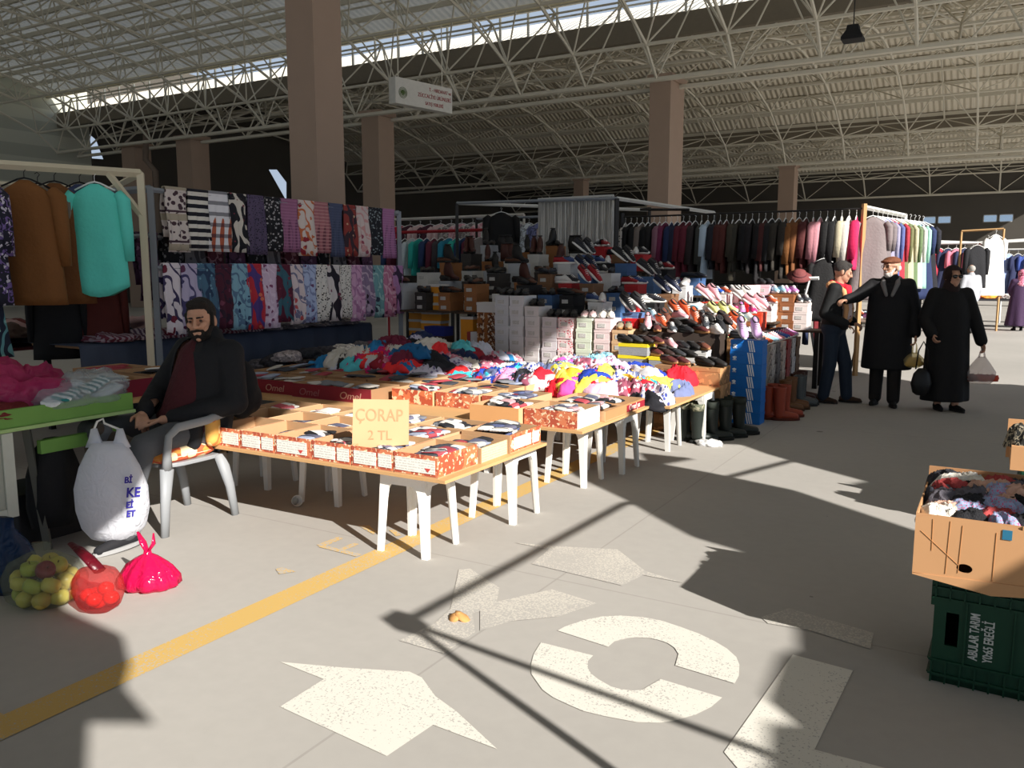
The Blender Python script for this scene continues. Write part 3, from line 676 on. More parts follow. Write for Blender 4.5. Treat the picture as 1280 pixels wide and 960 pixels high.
m = M(); m.obox((0, 0, zc), (.11, .11, .09)); m.build('corner_joint', STEEL, o)
# ---- light
su = bpy.data.lights.new('sun', 'SUN'); su.energy = 8.7; su.angle = math.radians(.53); su.color = (1, .955, .89)
so = bpy.data.objects.new('sun', su); COL.objects.link(so)
so.rotation_euler = (V((SUNH.x, SUNH.y, TAN))).to_track_quat('Z', 'Y').to_euler()
w = bpy.data.worlds.new('world'); SC.world = w; w.use_nodes = True
bg = w.node_tree.nodes['Background']; bg.inputs[0].default_value = (.66, .80, 1.0, 1); bg.inputs[1].default_value = .66
SC.view_settings.view_transform = 'Standard'; SC.view_settings.look = 'None'; SC.view_settings.exposure = 0; SC.view_settings.gamma = 1
SC.view_settings.use_curve_mapping = False
cam = bpy.data.cameras.new('camera'); co = bpy.data.objects.new('camera', cam); COL.objects.link(co); SC.camera = co
cam.sensor_width = 36; cam.lens = 36 * FPX / 1280; cam.clip_end = 400; cam.clip_start = .05
co.matrix_world = Matrix.Translation((0, 0, CH)) @ Matrix((RT, UP, -FW)).transposed().to_4x4()
# ================================================================= FRONT STALL: stools, boards, sock cartons
WHITEP = mat((236, 234, 228), var=.03, rough=.45); GREYP = mat((150, 152, 154), var=.05, rough=.5)
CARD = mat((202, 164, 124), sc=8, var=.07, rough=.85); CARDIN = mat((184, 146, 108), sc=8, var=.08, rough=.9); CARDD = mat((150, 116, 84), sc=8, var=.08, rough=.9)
PRINT = mat((206, 122, 86), 'print', (176, 84, 62), (236, 208, 172), sc=16, rough=.6); PRINT2 = mat((208, 116, 76), 'print', (180, 84, 58), (236, 206, 168), sc=12, rough=.6)
LABEL = mat((232, 230, 222), 'label', (120, 116, 110), sc=30, rough=.6)
def stool_parts(white):
    m = M(); r = []
    def sq(a, z): return [V((x * a, y * a, z)) for x, y in ((-1, -.8), (-.8, -1), (.8, -1), (1, -.8), (1, .8), (.8, 1), (-.8, 1), (-1, .8))]
    m.loft([sq(.150, .415), sq(.152, .44), sq(.146, .452), sq(.10, .4545), sq(.02, .4535)])
    for i in range(4):       # thin apron band
        mx = Matrix.Rotation(i * PI / 2, 3, 'Z'); m.obox(mx @ V((0, -.147, .418)), (.26, .012, .05), mx)
    seat = m.mesh('seat', False, [white]); legs = []
    for i in range(4):
        mx = Matrix.Rotation(i * PI / 2, 3, 'Z'); m = M(); rings = []
        for z, o, w in ((.44, .148, .135), (.415, .149, .095), (.39, .150, .068), (.36, .152, .054), (.3, .154, .047), (.15, .16, .041), (0, .167, .036)):
            t = .018; L = [(o, -o), (o, -o + w), (o - t, -o + w), (o - t, -o + t), (o - w, -o + t), (o - w, -o)]
            rings.append([mx @ V((x, y, z)) for x, y in L])
        m.loft(rings); legs.append(m.mesh('leg', False, [white]))
    return seat, legs
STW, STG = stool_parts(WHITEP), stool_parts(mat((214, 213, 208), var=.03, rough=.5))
def stool(x, y, label, rz=0.0, kind=STW, s=1.0):
    o = thing('plastic_stool', label, 'stool', (x, y, 0), rz, 'plastic stools under the stall boards'); o.scale = (1, 1, s)
    put('seat', kind[0], o)
    for l in kind[1]: put('leg', l, o)
    return o
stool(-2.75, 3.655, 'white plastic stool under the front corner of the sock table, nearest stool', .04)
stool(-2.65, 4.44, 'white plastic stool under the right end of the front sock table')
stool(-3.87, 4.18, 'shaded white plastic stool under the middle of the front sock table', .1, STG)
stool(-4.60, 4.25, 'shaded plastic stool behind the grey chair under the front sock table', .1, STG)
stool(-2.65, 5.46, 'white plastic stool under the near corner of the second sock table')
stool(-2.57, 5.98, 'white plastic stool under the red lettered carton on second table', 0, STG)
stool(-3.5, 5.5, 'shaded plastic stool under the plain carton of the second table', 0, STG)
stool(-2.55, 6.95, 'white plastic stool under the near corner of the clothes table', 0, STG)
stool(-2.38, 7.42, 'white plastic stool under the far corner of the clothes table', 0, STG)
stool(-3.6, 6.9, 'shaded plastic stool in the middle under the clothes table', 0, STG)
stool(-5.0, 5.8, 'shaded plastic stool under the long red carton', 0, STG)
WOOD = mat((200, 158, 108), sc=5, var=.10, rough=.7)
def board(x0, x1, y0, y1, z, label, name='table_board'):
    m = M(); m.box(x0, x1, y0, y1, z - .018, z); o = m.build(name, WOOD); tag(o, label, 'table board'); return o
ZB = .473
board(-5.05, -2.42, 3.45, 4.58, ZB, 'plywood board lying on the stools under the front sock cartons')
board(-6.5, -2.38, 5.02, 6.28, ZB, 'plywood board lying on stools under the second block of cartons')
board(-4.45, -2.22, 6.32, 8.05, ZB, 'plywood board lying on stools under the brighter clothes heap')
# ---- open cartons
SOCKC = [(62, 64, 70), (36, 37, 42), (120, 122, 128), (84, 92, 128), (232, 228, 222), (150, 158, 178), (156, 60, 70), (58, 66, 100), (196, 190, 182), (28, 28, 32), (98, 100, 108)]
NAMEC = ['charcoal', 'black', 'grey', 'slate blue', 'white', 'pale blue', 'red', 'navy', 'stone', 'jet black', 'mid grey']
def pack_meshes():
    out = []
    for L, W in ((.20, .085), (.17, .10), (.22, .075)):
        m = M(); r = []
        for y, w, t in ((0, .6, .35), (.02, .95, .8), (L * .4, 1, 1), (L * .75, 1, .95), (L - .01, .9, .6), (L, .6, .3)):
            r.append([V((math.copysign(abs(math.cos(a)) ** .5, math.cos(a)) * W / 2 * (.25 + .75 * w), y - L / 2, .010 + math.copysign(abs(math.sin(a)) ** .6, math.sin(a)) * .010 * t)) for a in [2 * PI * (k + .5) / 12 for k in range(12)]])
        m.loft(r); me = m.mesh('sock_pack', True, [WHITEP])
        b = M(); b.loft([[V((math.copysign(abs(math.cos(a)) ** .5, math.cos(a)) * (W / 2 + .002), y, .010 + math.copysign(abs(math.sin(a)) ** .6, math.sin(a)) * .0122)) for a in [2 * PI * (k + .5) / 12 for k in range(12)]] for y in (-.05, .03)], cap=False)
        out.append((me, b.mesh('paper_band', True, [WHITEP])))
    return out
PACKS = pack_meshes()
BANDS = [mat(c, 'label', (110, 100, 104), sc=40, rough=.5) for c in ((226, 224, 220), (176, 70, 80), (222, 214, 208), (96, 98, 120), (206, 160, 166), (216, 212, 204), (70, 72, 80))]
SOCKM = [mat(c, bump=.25, bsc=90, sc=12) for c in SOCKC]
PK = [0]
def fill(x0, x1, y0, y1, z, where, n, cols, ang=None, band=True, heap=.03):
    cnt = {}
    if n >= 5: n = round(n * 1.12)
    for i in range(n):
        k = R.choice(cols); v = R.randrange(3); PK[0] += 1
        nx = max(1, round(math.sqrt(n * (x1 - x0) / max(.05, (y1 - y0))))); cx = (i % nx + .5) / nx; cy = (i // nx + .5) / math.ceil(n / nx)
        mx_, my_ = min(.105, (x1 - x0) * .36), min(.115, (y1 - y0) * .33)
        x = lerp(x0 + mx_, x1 - mx_, min(1, max(0, cx + R.uniform(-.1, .1)))); y = lerp(y0 + my_, y1 - my_, min(1, max(0, cy + R.uniform(-.12, .12))))
        a = (R.choice([0, 0, .25, -.25]) if ang is None else ang) + R.uniform(-.2, .2)
        cnt[k] = cnt.get(k, 0) + 1
        o = put('sock_pack', PACKS[v][0], None, (x, y, z + R.uniform(0, heap)), (R.uniform(-.12, .12), R.uniform(-.15, .15), a), [SOCKM[k]], (1.3, 1.08, 1.3) if band else (1.12, 1.06, 1.1))
        tag(o, '%s %s sock pack in %s' % (ORD[cnt[k] - 1], NAMEC[k], where), 'socks', 'sock packs in the cartons')
        if band: put('paper_band', PACKS[v][1], o, mats=[R.choice(BANDS)])
def carton(x0, x1, y0, y1, z0, h, label, outer=CARD, front=None, side=None, inner=CARDIN, group='open sock cartons on the boards', name='carton', lab=None):
    cx, cy = (x0 + x1) / 2, (y0 + y1) / 2; a, b = (x1 - x0) / 2, (y1 - y0) / 2; t = .006
    o = thing(name, label, 'carton', (cx, cy, z0), 0, group)
    fr = front or outer; sd = side or outer
    m = M(); m.box(-a, a, -b, b, 0, .006); m.build('base', inner, o)
    for nm, q, m_ in (('front_wall', (-a, a, -b, -b + t), fr), ('back_wall', (-a, a, b - t, b), outer), ('side_wall', (a - t, a, -b + t, b - t), sd), ('side_wall', (-a, -a + t, -b + t, b - t), outer)):
        m = M(); m.box(q[0], q[1], q[2], q[3], .006, h, 0); m.mi = [0] * 6
        w = m.build(nm, [m_, inner], o)
        for p in w.data.polygons:
            if (p.center.x * p.normal.x + p.center.y * p.normal.y) < 0: p.material_index = 1
    if lab:
        for u0, u1 in lab:
            m = M(); m.box(lerp(-a, a, u0), lerp(-a, a, u1), -b - .003, -b, h * .18, h * .80); m.build('label', LABEL, o, label='white printed label')
            if u1 - u0 > .7:
                xx = lerp(-a, a, u1) - .045; m = M(); m.loft([[V((xx - .02, y, h * .42)), V((xx, y, h * .24)), V((xx + .02, y, h * .42))] for y in (-b - .0045, -b - .003)]); m.build('emblem', mat((196, 70, 64)), o)
    return o
ZC = ZB
X = [-4.84, -4.545, -4.25, -3.955, -3.66, -3.363, -3.066, -2.768, -2.47]
LB = [[(.1, .9)], [(.1, .9)], [(.02, .4), (.48, .96)], [(.06, .58), (.64, .96)], [(.06, .88)], [(.06, .6), (.66, .96)], [(.06, .6), (.66, .97)], [(.04, .94)]]
WR = ['front row carton behind the grey chair', 'front row carton at the chair arm', 'third front row carton from the left', 'front row carton with grey and white socks',
      'front row carton with green white socks', 'front row carton left of the price card', 'front row carton holding the price card', 'front corner carton']
for i in range(8):
    nearb = i >= 2
    carton(X[i] + .004, X[i + 1] - .004, 3.462, 3.85, ZC, .118, ('red brown printed carton, ' + WR[i]) if i != 7 else 'red brown printed carton on the front corner of the sock table', PRINT, PRINT, PRINT2 if i == 7 else CARDIN, lab=LB[i])
    n, cols = [(2, [9]), (3, [9, 1]), (3, [9, 0]), (6, [9, 0, 4]), (8, [4, 5, 9, 2]), (6, [9, 1, 4]), (9, [4, 0, 1, 4]), (18, [0, 1, 2, 4, 6, 7])][i]
    fill(X[i], X[i + 1], 3.47, 3.85, ZC + (.012 if i < 4 else .05), WR[i], n, cols, heap=.035)
# lettered price card standing in the cartons
p0 = G(442, 556, ZC + .09); p1 = G(507, 545, ZC + .12)
t_ = thing('price_card', 'cardboard price card with faint handwriting standing among the front cartons', 'sign', (-3.09, 3.50, ZC + .10), math.radians(24)); t_.rotation_euler = (-.10, 0, math.radians(24))
m = M(); m.loft([[V((x, y, z)) for x, z in ((0, -.02), (.325, .02), (.325, .27), (.005, .27))] for y in (0, .006)]); m.build('card', mat((220, 172, 130), sc=6, var=.04), t_)
PEN = mat((196, 150, 110))
text('ÇORAP', .098, 'handwriting', PEN, t_, (.018, -.002, .15), (PI / 2, 0, 0), .0008, 'LEFT', .85); text('2 TL', .075, 'handwriting', PEN, t_, (.09, -.002, .045), (PI / 2, 0, 0), .0008)
# right end cartons of table one
carton(-2.80, -2.462, 3.868, 4.16, ZC, .09, 'cut open cream carton at the table end behind the corner carton', CARDIN, CARDIN, mat((232, 206, 160), 'label', (150, 120, 90), sc=20), lab=None)
fill(-2.8, -2.47, 3.87, 4.15, ZC + .03, 'cut open cream carton', 8, [3, 2, 5, 1], heap=.04)
c_ = carton(-2.80, -2.452, 4.175, 4.555, ZC, .112, 'printed carton with white end labels at the far right of the front table', PRINT2, CARDIN, PRINT2)
for u0, u1 in ((-.15, .06), (.08, .16)):
    m = M(); m.box(.174, .178, u0, u1, .02, .09); m.build('label', LABEL, c_, label='white printed label')
fill(-2.8, -2.46, 4.18, 4.55, ZC + .07, 'far right carton of the front table', 10, [0, 2, 1, 4, 3], heap=.05)
for i, (a, b_, n, cols, nm) in enumerate(((-3.16, -2.82, 11, [5, 3, 3, 4, 6], 'pale blue sock carton behind the price card'), (-3.50, -3.18, 8, [4, 5, 9], 'second row carton left of the pale blue socks'),
                                       (-3.84, -3.52, 4, [4, 9, 6], 'second row carton with few white socks'), (-4.18, -3.86, 3, [9, 2], 'half empty second row carton in the shade'),
                                       (-4.52, -4.20, 2, [1, 4], 'dim second row carton right of the chair back'), (-4.86, -4.54, 2, [4, 1], 'leftmost second row carton behind the seated man'))):
    carton(a, b_, 3.87, 4.23, ZC, .10, 'plain cardboard carton, ' + nm, CARD); fill(a, b_, 3.88, 4.22, ZC + (.05 if i < 2 else .012), nm, n, cols, heap=.04)
for i, (a, b_, n, cols, nm) in enumerate(((-3.20, -2.82, 9, [0, 2, 4, 1], 'third row carton with grey packs'), (-3.56, -3.22, 5, [4, 2, 3], 'third row carton beside the grey packs'), (-3.92, -3.58, 4, [6, 4, 0], 'third row carton in the middle'),
                                       (-4.30, -3.94, 3, [2, 4], 'dim third row carton'), (-4.68, -4.32, 3, [4, 9], 'dim leftmost third row carton'))):
    carton(a, b_, 4.25, 4.56, ZC, .10, 'low cardboard carton, ' + nm, CARD); fill(a, b_, 4.26, 4.55, ZC + .045, nm, n, cols, heap=.04)
# table two
carton(-2.845, -2.43, 5.04, 5.42, ZC, .125, 'sausage coloured printed carton on the near corner of the second table', PRINT, PRINT, LABEL); fill(-2.84, -2.44, 5.05, 5.4, ZC + .085, 'printed corner carton of the second table', 10, [6, 8, 4, 2], heap=.03)
carton(-3.27, -2.86, 4.985, 5.40, ZC, .125, 'plain brown carton facing the gap between the two sock tables', CARD, mat((222, 164, 108), sc=8, var=.04)); fill(-3.26, -2.87, 5.0, 5.39, ZC + .085, 'plain brown carton at the gap', 12, [4, 4, 8, 1], heap=.04)
c_ = carton(-3.0, -2.40, 5.44, 6.22, ZC, .075, 'low wide carton with red lettered end panel on the second table', CARD, CARD, mat((176, 132, 88)))
m = M(); m.box(.301, .305, .02, .38, .012, .062); m.build('red_panel', mat((150, 30, 46)), c_); text('Omel ya', .062, 'lettering', mat((236, 214, 206)), c_, (.306, .05, .022), (PI / 2, 0, PI / 2), .001, sx=1.05, shear=.25)
fill(-2.98, -2.42, 5.5, 6.2, ZC + .04, 'low wide carton on the second table', 11, [1, 9, 2, 8, 1], heap=.04)
for i, (a, b_, y0, h, front, n, cols, nm) in enumerate((
    (-3.44, -3.03, 5.42, .12, PRINT, 10, [4, 6, 5, 3], 'printed carton left of the plain brown one'), (-3.87, -3.46, 5.40, .12, PRINT, 9, [4, 2, 5], 'second printed carton on second table'),
    (-4.30, -3.89, 5.38, .12, PRINT2, 9, [6, 5, 0], 'third printed carton partly in the shade'))):
    carton(a, b_, y0, y0 + .4, ZC, h, 'sausage coloured carton, ' + nm, CARD, front); fill(a, b_, y0, y0 + .4, ZC + .07, nm, n, cols, heap=.04)
REDB = mat((128, 30, 42), sc=8, var=.15)
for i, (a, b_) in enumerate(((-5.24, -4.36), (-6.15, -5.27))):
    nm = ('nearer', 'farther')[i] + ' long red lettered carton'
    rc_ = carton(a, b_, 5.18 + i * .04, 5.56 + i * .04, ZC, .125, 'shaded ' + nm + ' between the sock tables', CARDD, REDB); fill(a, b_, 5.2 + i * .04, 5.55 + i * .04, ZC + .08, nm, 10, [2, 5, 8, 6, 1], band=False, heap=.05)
    for x_, c_t in ((-.36, (150, 90, 92)), (.10, (190, 140, 124))): text('Omel', .085, 'lettering', mat(c_t), rc_, (x_, -.192, .03), (PI / 2, 0, 0), .001, sx=1.2, shear=.2)
k = 0
for j, y0 in enumerate((5.62, 5.96)):
    for i in range(7):
        a = -6.45 + i * .50; b_ = a + .48
        if b_ > -3.02 or y0 > 6: pass
        if b_ > -3.0: continue
        k += 1; nm = '%s carton in the %s back row' % (ORD[i], ('nearer', 'farther')[j])
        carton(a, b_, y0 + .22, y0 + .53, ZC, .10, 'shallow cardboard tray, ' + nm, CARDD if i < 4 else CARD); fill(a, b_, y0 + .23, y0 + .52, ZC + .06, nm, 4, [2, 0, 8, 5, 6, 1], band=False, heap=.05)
# dark hosiery heap further left (in shade) on a low board
board(-7.0, -4.95, 6.35, 8.6, ZB, 'plywood board under the shaded hosiery trays by the scarf table'); stool(-5.3, 6.8, 'shaded plastic stool under the hosiery trays', 0, STG); stool(-6.6, 7.4, 'shaded plastic stool beside the scarf table skirt', 0, STG)
# ---- crushed cup and litter
t_ = thing('paper_cup', 'crushed white paper cup lying on floor under the sock table', 'cup', tuple(G(370, 626, .03)), rot=(1.3, .3, .9))
m = M(); m.lathe([(.026, -.04), (.036, .045), (.038, .047), (.034, .045), (.024, -.036)], n=18); m.build('cup_wall', mat((206, 204, 198)), t_, True)
m = M(); m.lathe([(.0, -.038), (.025, -.038), (.025, -.034), (0, -.034)], n=18); m.build('cup_base', mat((190, 188, 180)), t_, True)
m = M(); p = G(573, 774)
for a, r in ((0, .05), (1.3, .04), (2.7, .045), (4.4, .03)): m.ell((math.cos(a) * .025, math.sin(a) * .02, .012), (r, .028, .012), Matrix.Rotation(a, 3, 'Z') @ Matrix.Rotation(.5, 3, 'Y'), nu=8, nv=5)
o = m.build('dry_leaf', mat((190, 140, 84), sc=20, var=.3), smooth=True); o.location = p; tag(o, 'crumpled dry brown leaf lying on the painted floor', 'leaf')
# ================================================================= GREY CHAIR
t_ = thing('plastic_armchair', 'grey plastic armchair the bearded man sits on', 'chair', (-4.38, 3.30, 0), PI)
CH_ = mat((142, 145, 148), var=.05, rough=.5)
m = M(); m.loft([[V((math.copysign(abs(math.cos(a)) ** .5, math.cos(a)) * .225, -.02 + math.copysign(abs(math.sin(a)) ** .5, math.sin(a)) * .235, z)) for a in [2 * PI * k / 28 for k in range(28)]] for z in (.395, .42)]); m.build('seat', CH_, t_, bevel=.006)
def strip(m, pts, w, t):   # flat curved band, width w across the path, in 3-D
    m.tube(pts, [x * .5 for x in w], 8, flat=t)
for q in (-1, 1):
    m = M(); m.tube([(q * .235, .26, 0), (q * .235, .245, .2), (q * .225, .215, .40)], [.026, .032, .045], 10, flat=.7); m.build('leg', CH_, t_, True)
    m = M(); m.tube([(q * .23, -.27, 0), (q * .225, -.24, .2), (q * .215, -.18, .42)], [.026, .032, .045], 10, flat=.7); m.build('leg', CH_, t_, True)
    m = M(); m.tube([(q * .225, .215, .38), (q * .262, .235, .5), (q * .272, .225, .6), (q * .272, .16, .645), (q * .27, -.05, .655), (q * .255, -.22, .68), (q * .21, -.285, .74)], [.036, .026, .024, .027, .027, .026, .03], 10, flat=.75); m.build('armrest', CH_, t_, True)
m = M(); rings = []
for z, w, y in ((.40, .19, -.23), (.55, .20, -.265), (.7, .205, -.30), (.82, .19, -.335), (.86, .15, -.345)):
    rings.append([V((math.sin(a) * w, y - .03 * (1 - math.cos(a)) * -1.0 + d, z)) for d, s_ in ((0, 1), (.014, -1)) for a in [s_ * (-1.2 + 2.4 * k / 8) for k in range(9)]])
m.loft(rings); m.build('backrest', CH_, t_)
o = thing('seat_cushion', 'orange and cream patterned cushion lying on the grey chair', 'cushion', (-4.38, 3.27, .42), PI)
m = M(); m.loft([[V((math.copysign(abs(math.cos(a)) ** .45, math.cos(a)) * w, math.copysign(abs(math.sin(a)) ** .45, math.sin(a)) * w, z)) for a in [2 * PI * k / 28 for k in range(28)]] for w, z in ((.19, 0), (.222, .025), (.222, .07), (.19, .10))])
c = m.build('cushion_cover', mat((216, 96, 62), 'floral', (238, 214, 170), (224, 150, 70), sc=9), o, True)
m = M(); m.tube([(math.copysign(abs(math.cos(a)) ** .45, math.cos(a)) * .217, math.copysign(abs(math.sin(a)) ** .45, math.sin(a)) * .217, .036) for a in [2 * PI * k / 28 for k in range(29)]], .006, 6); m.build('piping', mat((236, 216, 190)), o, True)
o = thing('back_cushion', 'mustard yellow cushion tucked under the armrest beside the seated man', 'cushion', (-4.19, 3.47, .50), PI / 2 + .5)
m = M(); m.loft([[V((math.copysign(abs(math.cos(a)) ** .5, math.cos(a)) * w * 1.25, y, .08 + math.copysign(abs(math.sin(a)) ** .5, math.sin(a)) * w)) for a in [2 * PI * k / 24 for k in range(24)]] for w, y in ((.085, -.05), (.105, -.03), (.105, 0), (.085, .02))])
m.build('cushion_cover', mat((222, 166, 84), 'floral', (240, 206, 140), (206, 120, 60), sc=7), o, True)
# black rucksack hanging on the chair back
o = thing('rucksack', 'black rounded bag hanging behind the seated man on chair back', 'bag', (-4.20, 3.70, .66))
m = M(); m.ell((0, 0, .14), (.13, .10, .20), None); m.ell((.02, .05, .08), (.10, .07, .11)); remesh(m, 'bag_body', BLACK, o, .014, 4)
m = M(); m.tube([(-.05, -.02, .3), (-.03, -.06, .37), (.03, -.06, .37), (.05, -.02, .3)], .008, 6); m.build('carry_loop', BLACK, o, True)
# ================================================================= GREEN TRAY TABLE
GREEN = mat((112, 158, 74), sc=7, var=.12, rough=.6); GREENL = mat((166, 196, 128), sc=7, var=.1, rough=.6); OWH = mat((176, 178, 166), sc=3, var=.1)
t_ = thing('market_trestle', 'green painted wooden tray table at the left of the seated man', 'table', (-4.95, 2.2, 0))
for nm, q, mm in (('front_board', (.43, .455, -.95, .93, .725, .825), GREEN), ('end_board', (-.45, .43, .905, .93, .73, .80), GREENL), ('rim', (.43, .47, -.95, .935, .705, .725), GREENL),
                  ('tray_bottom', (-.45, .43, -.95, .905, .705, .725), GREENL), ('back_board', (-.475, -.45, -.95, .93, .705, .825), GREEN), ('crossbar', (.40, .44, .36, .84, .55, .625), GREEN),
                  ('side_panel', (.41, .44, -.6, .205, .24, .70), OWH), ('panel_trim', (.44, .452, .15, .21, .24, .70), mat((200, 202, 190))), ('panel_trim', (.44, .452, -.6, .15, .24, .29), mat((200, 202, 190)))):
    m = M(); m.box(*q); m.build(nm, mm, t_, bevel=.003)
for x in (.36, -.42):
    for y in (.33, -.85):
        m = M(); m.tube([(x, y, .71), (x + (.06 if x > 0 else -.04), y + .04, 0)], .026, 4); m.build('leg', mat((92, 92, 86), sc=4, var=.2), t_)
m = M(); m.box(-.1, .3, .3, .75, .0, .30); o = m.build('crate', mat((40, 40, 42), sc=6)); o.location = (-4.98, 2.2, 0); tag(o, 'dark box standing on the floor under green tray table', 'box'); bev(o, .01)
o = thing('hanging_coat', 'black cloth bundle hanging from the green crossbar behind the white bag', 'cloth', (-4.58, 2.66, .12))
m = M(); n = 18
m.loft([[V((math.sin(a) * w * .6 * (1 + .12 * math.sin(5 * a)), math.cos(a) * w * (1 + .12 * math.sin(6 * a)), z)) for a in [2 * PI * k / n for k in range(n)]] for z, w in ((0, .13), (.12, .15), (.3, .14), (.44, .10), (.5, .04))]); m.build('cloth', BLACK, o, True)
# goods in the tray
def crumple(seed, a, b, c, det=4, amp=.35, flat=.5):
    bm = bmesh.new(); bmesh.ops.create_icosphere(bm, subdivisions=det, radius=1); off = V((seed * 7.3, seed * 3.1, seed * 1.7))
    for v in bm.verts:
        p = v.co.copy(); n1 = noise.noise(p * 1.3 + off); n2 = 1 - abs(noise.noise(p * 2.6 + off * 2)) * 2; n3 = 1 - abs(noise.noise(p * 5.5 + off)) * 2
        r = 1 + amp * n1 + .16 * n2 + .08 * n3
        v.co = V((p.x * a * r, p.y * b * r, max(-.25, p.z * (1 + .6 * n1 + .35 * n2 + .16 * n3)) * c + c * .25))
    me = bpy.data.meshes.new('cloth'); bm.to_mesh(me); bm.free(); me.polygons.foreach_set('use_smooth', [True] * len(me.polygons)); me.materials.append(WHITEP); return me
def lump(name, me, loc, rz, m_, label, cat, group=None, sc=None, parent=None):
    o = put(name, me, parent, loc, (0, 0, rz), [m_], sc)
    if label: tag(o, label, cat, group)
    return o
TZ = .79
o = thing('pink_bag', 'translucent magenta plastic bag of goods lying in the green tray', 'bag', (-4.76, 2.62, TZ))
put('bag_film', crumple(3, .18, .22, .17, 4, .45), o, mats=[film((206, 60, 120), .8)]); put('contents', crumple(4, .13, .17, .12, 3), o, mats=[mat((150, 60, 90))])
o = thing('sock_bag', 'clear plastic bag with white and teal socks lying in green tray', 'bag', (-4.62, 2.86, TZ))
put('bag_film', crumple(5, .14, .27, .11, 4, .3), o, mats=[film((220, 228, 234), .30)])
for i in range(7):
    q = put('sock', PACKS[i % 3][0], o, (R.uniform(-.08, .08), -.17 + i * .055, .045 + .02 * (i % 3)), (.25, .25, .5 + R.uniform(-.3, .3)), [mat((232, 236, 234), 'stripesy', (40, 128, 128), sc=22) if i % 2 else mat((226, 230, 232))], (1.1, 1.1, 1.1))
o = thing('clear_bag', 'clear plastic bag of pale goods at the left end of the tray', 'bag', (-4.85, 2.30, TZ))
put('bag_film', crumple(6, .16, .2, .12, 4, .2), o, mats=[film((226, 228, 224), .4)]); put('contents', crumple(7, .11, .14, .08, 3), o, mats=[mat((170, 170, 160))])
lump('folded_cloth', crumple(8, .12, .26, .05, 4, .2), (-4.62, 2.36, TZ - .02), .1, mat((110, 30, 34), bump=.3), 'dark red folded cloth with gold edging along the front of tray', 'cloth')
# small cartons on a shelf board behind the tray
board(-7.4, -5.5, 3.35, 5.0, .60, 'dark board carrying cartons behind the green tray'); 
for i, (x, y) in enumerate(((-5.7, 3.6), (-5.7, 4.8), (-7.2, 3.6), (-7.2, 4.8))):
    m = M(); m.box(x - .03, x + .03, y - .03, y + .03, 0, .582); o = m.build('board_post', mat((70, 60, 50))); tag(o, 'wooden post under the dark carton board, %s one' % ('near left', 'near right', 'far left', 'far right')[i], 'post')
bw = [((75, 475), 'carton of pale packs at the far left'), ((140, 478), 'maroon sided carton with pink packs'), ((185, 470), 'brown carton with one white pack')]
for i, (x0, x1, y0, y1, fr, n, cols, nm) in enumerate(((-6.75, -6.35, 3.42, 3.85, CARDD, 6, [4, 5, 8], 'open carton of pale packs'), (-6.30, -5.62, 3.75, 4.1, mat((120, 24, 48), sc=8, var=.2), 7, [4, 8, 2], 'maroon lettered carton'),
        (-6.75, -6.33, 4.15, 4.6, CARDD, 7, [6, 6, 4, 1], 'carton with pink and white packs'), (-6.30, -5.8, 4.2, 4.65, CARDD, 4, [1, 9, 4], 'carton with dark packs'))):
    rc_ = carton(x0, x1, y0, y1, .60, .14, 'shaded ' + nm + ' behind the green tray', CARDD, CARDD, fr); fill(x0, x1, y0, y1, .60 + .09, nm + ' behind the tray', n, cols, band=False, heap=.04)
    if i == 1: text('Omel', .085, 'lettering', mat((226, 196, 196)), rc_, (.08, -.177, .04), (PI / 2, 0, 0), .001, shear=.2)
# ================================================================= SHOPPING BAGS
def bag_mesh(prof, n=40, fold=.06, seed=0, k=9, sq=1.0):
    m = M(); rings = []
    for z, rx, ry in prof:
        rings.append([V((math.cos(a) * rx * (1 + fold * math.sin(k * a + seed + z * 6) * (.4 + noise.noise(V((math.cos(a) * 2, z * 5, seed))))), math.sin(a) * ry * (1 + fold * math.sin((k - 2) * a + seed)), z)) for a in [2 * PI * j / n for j in range(n)]])
    m.loft(rings); return m
o = thing('carrier_bag', 'large white plastic carrier bag hanging from the green crossbar', 'bag', (-4.235, 2.78, .03), math.radians(30))
bag_mesh([(0.02, .06, .05), (.04, .13, .10), (.10, .175, .13), (.2, .20, .14), (.32, .20, .135), (.44, .165, .11), (.52, .125, .08), (.575, .09, .05)], fold=.04, k=5).build('bag_body', film((240, 242, 250), .97, .3), o, True)
for x in (-.075, .07):
    m = M(); m.loft([[V((x + sgn * w, y, z)) for sgn, y in ((-1, -.012), (1, -.012), (1, .012), (-1, .012))] for z, w in ((.55, .05), (.60, .028), (.655, .012))]); m.build('handle', film((240, 242, 250), .97, .3), o, True)
m = M(); m.tube([(-.075, 0, .65), (-.07, .03, .69), (-.05, .06, .70), (-.03, .03, .68), (.07, 0, .65)], .006, 8); m.build('handle_loop', WHITEP, o, True)
for i, (tx, z) in enumerate((('Bİ', .375), ('KE', .295), ('Eİ', .235), ('ET', .185))):
    text(tx, .075 if i == 1 else .048, 'lettering', mat((52, 44, 150)), o, (.132 + .004 * (i == 1), -.118, z), (PI / 2 + .04, .12, math.radians(48)), .002, bold=.0015, sx=.9)
o = thing('knotted_bag', 'shiny magenta plastic bag with knotted ears on the sunlit floor', 'bag', tuple(G(187, 733)), .3)
bag_mesh([(0.0, .12, .09), (.02, .155, .12), (.06, .15, .115), (.11, .115, .085), (.15, .06, .045), (.17, .02, .018), (.185, .018, .016)], fold=.10, k=13, seed=2).build('bag_body', film((226, 26, 92), .93, .15), o, True)
for q in (-1, 1):
    m = M(); m.tube([(0, 0, .175), (q * .03, .01, .22), (q * .045 - .02, .02, .27)], [.012, .02, .007], 8, flat=.5); m.build('bag_ear', film((226, 26, 92), .93, .15), o, True)
o = thing('tomato_bag', 'translucent red bag of tomatoes standing on the floor', 'bag', tuple(G(124, 762)), .2)
